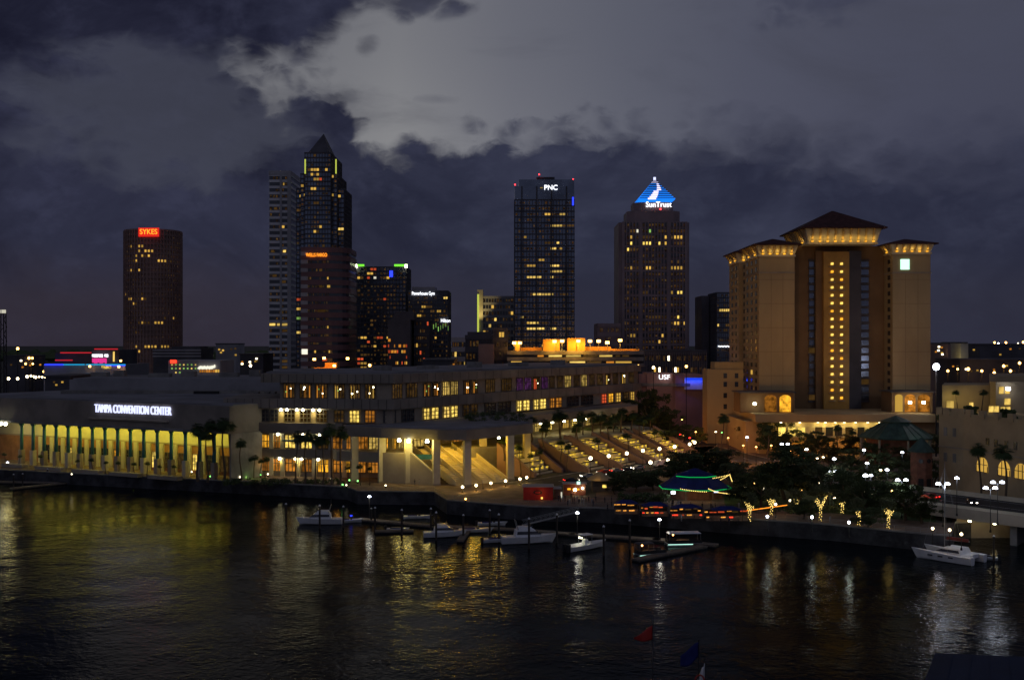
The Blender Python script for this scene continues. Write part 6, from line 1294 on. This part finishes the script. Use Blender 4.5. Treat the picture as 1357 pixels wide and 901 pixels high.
for i, (px0, px1, pyb, lab) in enumerate([(815, 846, 681, 'first patio bar from the left with yellow lit shelves'), (851, 886, 684, 'second patio bar from the left under a dark blue canopy'), (890, 932, 687, 'patio bar nearest below the restaurant neon'), (936, 992, 690, 'longest patio bar with red and orange lights')]):
    Y = YG(pyb); x0, x1 = P(px0, Y), P(px1, Y); t = thing('patio_bar', lab, 'bar', ((x0 + x1) / 2, Y, G), 'patio bars on the waterfront'); xm = (x0 + x1) / 2
    MB().box(x0, x1, Y, Y + .8, G, G + 1.1).build('counter', M['wood'], t); cw = min(3.6, (x1 - x0) / 2)
    MB().prism([(xm - cw, Y - .6), (xm + cw, Y - .6), (xm + cw, Y + 2.4), (xm - cw, Y + 2.4)], G + 2.5, G + 3.3, [(xm - cw * .4, Y + .7), (xm + cw * .4, Y + .7), (xm + cw * .4, Y + 1.1), (xm - cw * .4, Y + 1.1)]).build('canopy', M['navy'], t)
    for a in (-1, 1):
        for q in (-.4, 2.2): MB().tube((xm + a * (cw - .2), Y + q, G), (xm + a * (cw - .2), Y + q, G + 2.5), .06, n=6).build('post', M['dark'], t)
    MB().box(x0, x1, Y + 2.2, Y + 2.4, G + .9, G + 2.3).build('back_shelf', M['dark'], t)
    r = random.Random(i); x = x0
    while x < x1 - .5:
        w = r.uniform(.4, 1.7); unit('bar_light', E[['barlow', 'barglow', 'dim', 'redw'][r.randrange(4)]] if i else E['barglow'], t, (x + w / 2, Y + 2.15, G + r.uniform(1.5, 2.1)), w, .1, r.uniform(.16, .36))
        if r.random() < .8: unit('counter_light', E[['barglow', 'redw', 'sred'][r.randrange(3)]] if i else E['barglow'], t, (x + w / 2, Y - .05, G + .85), w * .8, .1, .25)
        x += w + r.uniform(.05, .7)
    for k in range(2): light('POINT', (x0 + (x1 - x0) * (k + .5) / 2, Y - 1.5, G + 1.8), 14, (1, .35, .06), t, .3)
    for k in range(max(2, int((x1 - x0) / 2.2))):                    # stools
        s = thing('bar_stool', 'dark stool at the ' + ['first', 'second', 'third', 'longest'][i] + ' patio bar', 'stool', (x0 + 1 + k * 2.1, Y - .7, G), 'stools at the patio bars'); MB().lathe((0, 0, 0), [(.2, 0), (.04, .06), (.04, .7)], 8).build('leg', M['dark'], s, w=False); MB().lathe((0, 0, .7), [(.19, 0), (.2, .08)], 10).build('seat', M['dark'], s, w=False)
t = thing('light_rail', 'thin orange light rail sloping from the patio bar to the park', 'light rail', (P(1000, 262), 262, G)); MB().tube(Q(985, 677, 262), Q(1043, 669, 264), .10, n=6).build('light_tube', E['sorange'], t)
for px, py in ((986, 690), (1014, 688), (1042, 683)): x, y = pt(px, py); MB().tube((x, 262.5, G), (x, 262.5, G + 1.9), .05, n=5).build('post', M['dark'], t)
# railings on the quay edge
def railing(i0, i1, lab, d=.4):
    b = MB()
    for a, c in zip(SH[i0:i1], SH[i0 + 1:i1 + 1]):
        A, C = Vector((*inset(a, d), G + .28)), Vector((*inset(c, d), G + .28)); n = max(1, int((C - A).length / 2.2))
        for k in range(n + 1): p = A.lerp(C, k / n); b.tube(p, p + Vector((0, 0, 1.05)), .04, n=4)
        for z in (.35, .7, 1.05): b.tube(A + Vector((0, 0, z)), C + Vector((0, 0, z)), .03, n=4)
    tag(b.build('quay_railing', M['steel']), lab, 'railing')
railing(6, 8, 'thin metal railing on the seawall below the block wall'); railing(8, 10, 'thin metal railing on the seawall beside the boats'); railing(10, 15, 'thin metal railing along the riverwalk by the park')

# ------------------------------------------------------------------ people (one skinned body each)
def make_person(seed, m):
    r = random.Random(seed); root = thing('person', 'x', 'person', (0, 0, 0)); st = r.uniform(.08, .2)
    V = [(0, 0, .95), (0, 0, 1.2), (0, 0, 1.42), (0, 0, 1.54), (0, -.02, 1.68), (0, -.01, 1.78), (.1, 0, .92), (.11, -st * .4, .5), (.11, -st, .08), (.11, -st - .16, .04), (-.1, 0, .92), (-.11, st * .2, .5), (-.11, st, .08), (-.11, st - .16, .04), (.2, 0, 1.42), (.25, .03, 1.14), (.24, -.1, .9), (-.2, 0, 1.42), (-.25, .03, 1.14), (-.24, -.08, .9)]
    Ed = [(0, 1), (1, 2), (2, 3), (3, 4), (4, 5), (0, 6), (6, 7), (7, 8), (8, 9), (0, 10), (10, 11), (11, 12), (12, 13), (2, 14), (14, 15), (15, 16), (2, 17), (17, 18), (18, 19)]
    R_ = [.14, .13, .15, .06, .10, .085, .09, .065, .045, .04, .09, .065, .045, .04, .06, .045, .035, .06, .045, .035]
    me = bpy.data.meshes.new('body'); me.from_pydata(V, Ed, []); o = bpy.data.objects.new('body', me); col.objects.link(o)
    bm = bmesh.new(); bm.from_mesh(me); L = bm.verts.layers.skin.verify()
    for v, q in zip(bm.verts, R_): v[L].radius = (q, q * .8)
    bm.verts.ensure_lookup_table(); bm.verts[0][L].use_root = True; bm.to_mesh(me); bm.free()
    o.modifiers.new('skin', 'SKIN'); o.modifiers.new('sub', 'SUBSURF').levels = 1
    m2 = bpy.data.meshes.new_from_object(o.evaluated_get(bpy.context.evaluated_depsgraph_get())); m2.materials.clear(); m2.materials.append(M['skin']); m2.materials.append(m)
    for p in m2.polygons: p.material_index = 0 if (p.center.z > 1.5 or abs(p.center.x) > .215 and p.center.z < 1.05) else 1
    bpy.data.objects.remove(o); b = bpy.data.objects.new('body', m2); col.objects.link(b); b.parent = root
    MB().ball((0, .015, 1.74), .105, 8, 5).build('hair', M['dark'], root, w=False)
    return root
PP = [make_person(1, M['cloth']), make_person(2, M['grey']), make_person(3, M['cloth'])]; pf = [False] * 3
for i, (px, py, lab) in enumerate([(549.5, 643, 'person in dark clothes by the block wall, left of the pair'), (555.5, 643, 'person in grey by the block wall, right of the pair'), (740, 664, 'person standing between the red kiosk and the booth'), (757, 661, 'person in dark clothes at the food stall'), (771, 667, 'person in front of the food stall steps'), (786, 672, 'person in dark clothes left of the patio bars'), (847, 688, 'person standing at the first patio bar gap'), (903, 691, 'person walking the riverwalk below the restaurant'), (955, 695, 'person in dark clothes beside the long patio bar'), (966, 696, 'person in grey beside the long patio bar'), (1100, 693, 'person on the riverwalk in the park'), (640, 648, 'person at the foot of the grand stair')]):
    k = i % 3; x, y = pt(px, py); place(PP[k], not pf[k], (x, y, G + .03), i * 1.3, lab, 'people on the waterfront'); pf[k] = True

rc = random.Random(77)
for i in range(46):
    px = rc.uniform(800, 985); py = 666 + (px - 800) * .045 + rc.uniform(0, 11); x, y = pt(px, py)
    place(PP[i % 3], False, (x, y, G + .04), rc.uniform(0, 6.28), 'person standing in the crowd on the patio behind the bars', 'crowd on the waterfront patio', rc.uniform(.92, 1.06))
for i in range(16):
    px = 742 + i * 3.2 + rc.uniform(-1, 1); py = 664 + rc.uniform(0, 8); x, y = pt(px, py)
    place(PP[i % 3], False, (x, y, G + .04), rc.uniform(0, 6.28), 'person standing in the crowd before the food stalls', 'crowd before the food stalls', rc.uniform(.92, 1.06))
# ------------------------------------------------------------------ docks, piles, boats
def dock(lab, pts, w):
    t = thing('floating_dock', lab, 'dock', (*pt(*pts[0], 0), 0)); P2 = [Vector(pt(px, py, 0.4)) for px, py in pts]; b = MB(); f = MB()
    for a, c in zip(P2, P2[1:]):
        d = (c - a).normalized(); n = Vector((-d.y, d.x)) * w / 2; a2 = a - d * w * .3; c2 = c + d * w * .3
        b.prism([a2 - n, c2 - n, c2 + n, a2 + n], .28, .62); f.prism([a2 - n * .9, c2 - n * .9, c2 + n * .9, a2 + n * .9], -.3, .27)
    b.build('planks', M['wood'], t); f.build('floats', M['dark'], t)
for lab, pts, w in (('long floating dock below the canopy leading to the marina', [(478, 688), (575, 697)], 2.6), ('floating dock in the middle of the marina behind the boats', [(575, 697), (690, 702), (760, 708)], 2.4), ('floating dock on the right side of the marina', [(760, 708), (870, 715), (945, 722)], 2.8), ('short dock finger angled below the canopy boat', [(845, 741), (930, 724)], 2.2), ('short dock finger beside the small covered boat', [(500, 704), (545, 703)], 1.8), ('dock finger between the middle boats', [(610, 716), (622, 700)], 1.6), ('left floating dock under the colonnade', [(-20, 638), (85, 640)], 2.2), ('angled dock arm in front of the left colonnade', [(18, 647), (84, 640)], 2.2)): dock(lab, pts, w)
piles = [(18, 648, 4.4), (30, 645, 4.0), (63, 640, 4.4), (379, 695, 5.0), (423.7, 700, 5.4), (455, 699, 5.0), (492, 692, 3.4), (497, 702, 5.2), (532.5, 708, 5.6), (571, 706, 5.6), (578, 716, 6.2), (614, 713, 5.2), (649, 707, 5.4), (661, 719, 6.2), (701, 727, 6.4), (738, 719, 6.2), (800, 736, 6.0), (834.5, 728, 6.2), (1317, 743, 5.0)]
pp = None
for i, (px, py, h) in enumerate(piles):
    if pp is None:
        pp = thing('mooring_pile', 'x', 'pile', (0, 0, 0)); MB().tube((0, 0, -1.5), (0, 0, 1), .26, .23).build('post', M['pile'], pp, w=False); MB().lathe((0, 0, 1), [(.27, 0), (.27, .02), (.05, .07)], 8).build('cap', M['white'], pp, w=False)
    x, y = pt(px, py, 0)
    place(pp, i == 0, (x, y, 0), 0, 'dark timber mooring pile, ' + (nth(i, 19) if i < 10 or i >= 9 else ''), 'mooring piles in the marina', (1, 1, h))
gw = thing('gangway', 'sloping metal gangway from the quay down to the marina dock', 'gangway', (*pt(762, 690, 0), 0)); A = Vector((*pt(766, 679, 3.5), 3.6)); B_ = Vector((P(692, 264), 264, .7)); b = MB(); d = B_ - A; n = Vector((-d.y, d.x, 0)).normalized() * .8
for s in (-1, 1):
    for z in (.05, 1.2): b.tube(A + n * s + Vector((0, 0, z)), B_ + n * s + Vector((0, 0, z)), .07, n=5)
    for k in range(12): p = A + d * (k / 12) + n * s; b.tube(p, p + Vector((0, 0, 1.2)), .05, n=4); b.tube(p + Vector((0, 0, 1.2)), p + d / 12, .035, n=4)
b.build('truss', M['steel'], gw); MB().add([A - n, A + n, B_ + n, B_ - n] + [q + Vector((0, 0, .1)) for q in (A - n, A + n, B_ + n, B_ - n)], [(0, 1, 2, 3), (4, 5, 6, 7), (0, 1, 5, 4), (1, 2, 6, 5), (2, 3, 7, 6), (3, 0, 4, 7)]).build('walkway', M['grey'], gw)
def hull(L, W, H, m, t, name='hull', yo=0.0, fine=2.2):
    b = MB(); N = 12; R_ = []
    for i in range(N + 1):
        f = i / N; x = -L / 2 + L * f; w = W / 2 * (1 - max(0, (f - .4) / .6) ** fine) * (.92 + .08 * min(1, f * 5)) + .02; sh = H * (1 + .32 * f * f); rk = (f ** 3) * L * .05
        R_.append([(x - rk, yo - .02, -.35 + .25 * f ** 3), (x - rk * .5, yo - w * .72, .12 + .25 * f ** 2), (x + rk, yo - w, sh), (x + rk, yo - w * .88, sh + .04), (x + rk, yo + w * .88, sh + .04), (x + rk, yo + w, sh), (x - rk * .5, yo + w * .72, .12 + .25 * f ** 2)])
    v = [p for r in R_ for p in r]; fs = [(i * 7 + k, i * 7 + (k + 1) % 7, (i + 1) * 7 + (k + 1) % 7, (i + 1) * 7 + k) for i in range(N) for k in range(7)] + [tuple(range(6, -1, -1)), tuple(range(N * 7, N * 7 + 7))]
    b.add(v, fs).build(name, m, t, w=False)
def cab(t, name, m, x0, x1, w, z0, z1, rf=.6, ra=.2, tp=.85):
    MB().prism([(x0, -w), (x1, -w), (x1, w), (x0, w)], z0, z1, [(x0 + ra, -w * tp), (x1 - rf, -w * tp), (x1 - rf, w * tp), (x0 + ra, w * tp)]).build(name, m, t, w=False)
def boat(kind, px, py, L, deg, label, grp='boats in the marina'):
    x, y = pt(px, py, 0); nm = {'cruiser': 'cabin_cruiser', 'run': 'motor_boat', 'console': 'fishing_boat', 'pontoon': 'pontoon_boat', 'canopy': 'canopy_boat', 'cat': 'sailing_catamaran', 'skiff': 'small_boat'}[kind]
    t = thing(nm, label, 'boat', (x, y, 0), grp, math.radians(deg)); Wt = M['white']; k = L / 10
    if kind == 'cruiser':
        hull(L, L * .32, 1.25 * k, Wt, t); cab(t, 'cabin', Wt, -2.6 * k, 2.6 * k, 1.2 * k, 1.35 * k, 2.5 * k, 1.5 * k); cab(t, 'cabin_windows', M['glass'], -2.3 * k, 2.35 * k, 1.19 * k, 1.75 * k, 2.3 * k, 1.0 * k, .15, .93)
        cab(t, 'flybridge', Wt, -2.2 * k, .9 * k, 1.05 * k, 2.5 * k, 3.1 * k, .5 * k); cab(t, 'windscreen', M['glass'], .2 * k, .8 * k, .9 * k, 3.1 * k, 3.45 * k, .4 * k)
        a = MB(); 
        for s in (-1, 1): a.tube((-2.0 * k, s * 1.0 * k, 2.6 * k), (-2.5 * k, s * .85 * k, 4.3 * k), .07, n=6)
        a.tube((-2.5 * k, -.85 * k, 4.3 * k), (-2.5 * k, .85 * k, 4.3 * k), .07, n=6).tube((-2.5 * k, 0, 4.3 * k), (-2.5 * k, 0, 5.6 * k), .03, n=4); a.build('radar_arch', M['steel'], t, w=False)
        r = MB(); pv = None
        for s in (-1, 1):
            pv = None
            for j in range(6):
                f = .5 + j * .095; q = (-L / 2 + L * f + .2, s * (L * .16) * (1 - max(0, (f - .4) / .6) ** 2.2) * .92, 1.25 * k * (1 + .32 * f * f) + .02); r.tube(q, (q[0], q[1], q[2] + .6), .02, n=4)
                if pv: r.tube((pv[0], pv[1], pv[2] + .6), (q[0], q[1], q[2] + .6), .025, n=4)
                pv = q
        r.build('bow_rail', M['steel'], t, w=False)
    elif kind in ('run', 'skiff'):
        hull(L, L * .33, .85 * k + .1, Wt, t); cab(t, 'windscreen', M['glass'], .2 * k, 1.4 * k, .95 * k, .95 * k, 1.55 * k, .7 * k); cab(t, 'cockpit', M['navy' if kind == 'run' else 'tdark'], -3.6 * k, .1 * k, 1.1 * k, .95 * k, 1.25 * k, .1); MB().box(-L / 2 - .6, -L / 2 + .05, -.25, .25, .0, 1.2).build('outboard', M['dark'], t, w=False)
        if kind == 'skiff': cab(t, 'cover', M['tdark'], -3.8 * k, 3.0 * k, 1.15 * k, .97 * k, 1.7 * k, 2.2 * k, .6)
    elif kind == 'console':
        hull(L, L * .31, 1.05 * k, Wt, t); cab(t, 'console', Wt, -.9 * k, .4 * k, .5 * k, 1.1 * k, 2.1 * k, .4); cab(t, 'hardtop', Wt, -1.6 * k, 1.0 * k, 1.0 * k, 3.0 * k, 3.12 * k, .05, .05)
        for a in (-1.4, .8):
            for s in (-1, 1): MB().tube((a * k, s * .8 * k, 1.1 * k), (a * k, s * .85 * k, 3.0 * k), .05, n=5).build('post', M['steel'], t, w=False)
        for s in (-1, 1): MB().box(-L / 2 - .8, -L / 2 + .05, s * .6 - .28, s * .6 + .28, -.1, 1.6).build('outboard', M['dark'], t, w=False)
        MB().box(-1.7 * k, -1.62 * k, -.5, .5, 2.4 * k, 2.6 * k).build('spreader_light', E['flood'], t, w=False)
    elif kind in ('pontoon', 'canopy'):
        for s in (-1, 1): MB().tube((-L / 2, s * L * .14, .1), (L / 2, s * L * .14, .1), .38).build('float', M['steel'], t, w=False)
        MB().box(-L / 2, L / 2, -L * .19, L * .19, .5, .65).build('deck', M['grey'], t, w=False); f = MB()
        for s in (-1, 1): f.box(-L / 2 + .2, L / 2 - .2, s * L * .18 - .04, s * L * .18 + .04, .65, 1.35)
        f.box(-L / 2 + .16, -L / 2 + .24, -L * .18, L * .18, .65, 1.35); f.build('fence', M['dark'], t, w=False)
        top = M['tdark'] if kind == 'pontoon' else Wt; x0, x1 = (-.5 * L, .05 * L) if kind == 'pontoon' else (-.46 * L, .46 * L); MB().prism([(x0, -L * .17), (x1, -L * .17), (x1, L * .17), (x0, L * .17)], 2.7, 2.95, [(x0 + .3, -L * .12), (x1 - .3, -L * .12), (x1 - .3, L * .12), (x0 + .3, L * .12)]).build('canopy', top, t, w=False)
        for a in (x0 + .2, x1 - .2):
            for s in (-1, 1): MB().tube((a, s * L * .165, .65), (a, s * L * .165, 2.7), .035, n=5).build('post', M['steel'], t, w=False)
        for s in (-1, 1): MB().box(-L / 2 + .1, L / 2, s * L * .195 - .03, s * L * .195 + .03, .40, .50).build('light_strip', E['white2'], t, w=False)
        MB().ball((-L * .3, 0, 2.3), .2, 6, 4).build('cabin_lamp', E['sodium'], t, w=False); cab(t, 'seat', M['wood'], -1.6, 1.4, .8, .65, 1.15, .1)
        light('POINT', (0, 0, 2.1), 10, (1, .45, .15), t, .2).location = (-.5, 0, 2.1)
    elif kind == 'cat':
        for s in (-1, 1): hull(L, 1.9, 1.5, Wt, t, 'hull', s * 2.7, 1.7)
        MB().box(-L * .42, L * .18, -2.3, 2.3, .95, 1.65).build('bridge_deck', Wt, t, w=False); cab(t, 'cabin', Wt, -L * .28, L * .16, 2.5, 1.65, 2.75, 1.6, .4, .8); cab(t, 'cabin_windows', M['glass'], -L * .26, L * .14, 2.49, 1.95, 2.45, 1.1, .3, .9)
        MB().tube((L * .08, 0, 2.7), (L * .08, 0, 20.0), .12, .07).build('mast', M['steel'], t, w=False); MB().tube((L * .07, 0, 4.0), (-L * .34, 0, 4.2), .1).build('boom', M['steel'], t, w=False); cab(t, 'furled_sail', M['sail'], -L * .33, L * .05, .28, 4.1, 4.7, .1, .1, .5)
        r = MB()
        for q in ((L * .46, 0), (-L * .1, 3.4), (-L * .1, -3.4)): r.tube((L * .08, 0, 19), (q[0], q[1], 1.6), .02, n=3)
        r.build('rigging', M['steel'], t, w=False)
        for s in (-1, 1):
            for j in range(3): MB().box(-2.5 + j * 2.2, -1.5 + j * 2.2, s * 2.7 - s * .02 + s * .80, s * 2.7 + s * .92, .95, 1.2).build('porthole', M['glass'], t, w=False)
    return t
boat('cruiser', 424, 694, 10.8, 184, 'white cabin cruiser with flybridge moored alone at the left of the marina')
t = boat('run', 463, 692, 6.5, 12, 'small white boat with a blue light behind the left cabin cruiser'); MB().box(.2, .7, -.2, .2, 1.5, 1.8).build('blue_light', E['sblue'], t, w=False)
boat('skiff', 527, 703, 5.2, 0, 'small covered boat beside a short dock finger'); boat('run', 553, 687, 7, 4, 'pale motor boat behind the long dock below the canopy')
boat('cruiser', 589, 711, 9.6, 8, 'dim cabin boat between two piles left of centre'); boat('run', 630, 705, 8, 6, 'pale motor boat right of the dim cabin boat'); boat('run', 652, 696, 7, 3, 'small pale boat behind the centre boats')
boat('run', 664, 718, 8, 10, 'motor boat in front of two piles at the marina centre'); boat('cruiser', 700, 719, 12, 9, 'largest white motor yacht at the marina centre'); boat('console', 777, 727, 10.5, 38, 'white fishing boat with twin outboards and a bright spreader light')
boat('pontoon', 862, 736, 6.8, 24, 'pontoon boat with glowing waterline strips and dark canopy'); boat('canopy', 906, 722, 8.0, 6, 'long white canopy boat with a lit strip at the dock end')
boat('cat', 1258, 741, 12.5, 132, 'white sailing catamaran with a tall mast beside the bridge'); boat('skiff', 1303, 741, 5.5, 160, 'small dark covered boat between catamaran and bridge pier')
# ------------------------------------------------------------------ near things: flags and terminal roof
def flag(lab, px, pyt, shape, m, Y=80.0):
    x = P(px, Y); zt = ZZ(pyt, Y); t = thing('flagpole', lab, 'flag', (x, Y, 2.5)); MB().tube((x, Y, 2.5), (x, Y, zt), .05, .03, 8).build('pole', M['dark'], t); MB().ball((x, Y, zt), .07).build('finial', M['dark'], t)
    nx, nz = 10, 6; b = MB(); v = []
    for i in range(nx + 1):
        for j in range(nz + 1):
            f = i / nx; g = j / nz; px_, py_ = shape(f, g); v.append((P(px_, Y), Y + .12 * math.sin(f * 7 + g), ZZ(py_, Y)))
    fs = [(i * (nz + 1) + j, (i + 1) * (nz + 1) + j, (i + 1) * (nz + 1) + j + 1, i * (nz + 1) + j + 1) for i in range(nx) for j in range(nz)]
    o = b.add(v, fs).build('cloth', m, t, smooth=True); o.modifiers.new('thick', 'SOLIDIFY').thickness = .02
    return t
flag('red pennant on a thin dark pole in the foreground', 865, 821, lambda f, g: (865 - 25 * f, (828 + 17 * f) + g * (18 * (1 - f) + 1.5 + 8 * f * (1 - f))), M['red'])
flag('dark blue flag drooping from a pole right of the red pennant', 926, 848, lambda f, g: (926 - 24 * f ** .9, (850 + 16 * f + 3 * f * f) + g * (20 + 4 * math.sin(3 * f) - 7 * f * f)), M['navy'])
t = flag('white flag with a red ring at the bottom edge', 934.5, 873, lambda f, g: (934.5 - 15 * f * (.25 + .75 * g), (878 + 6 * f) + g * 34), M['white'])
b = MB(); pv = None
for k in range(19):
    a = math.pi * 2 * k / 18; q = (P(927 + 6.0 * math.cos(a), 79.8), 79.72, ZZ(901 - 7.5 * math.sin(a), 79.8))
    if pv: b.tube(pv, q, .06, n=5)
    pv = q
b.build('red_ring', M['red'], t)
tb = thing('terminal_building', 'corner of a dark blue seamed roof in the near right foreground', 'building', (40, 70, 2.5)); rp = [(31.2, 81), (62, 76.6), (62, 50), (16, 50)]
MB().prism(shrink(rp, .96), 2.5, 21.5).build('wall', M['tdark'], tb); MB().prism(rp, 21.5, 22.0).build('roof', M['blueroof'], tb); b = MB()
for k in range(1, 24): f = k / 24; a = along(rp[0], rp[1], f); c = along(rp[3], rp[2], f); b.tube((*a, 22.0), (*c, 22.0), .05, n=4)
b.build('roof_seams', M['blueroof'], tb)
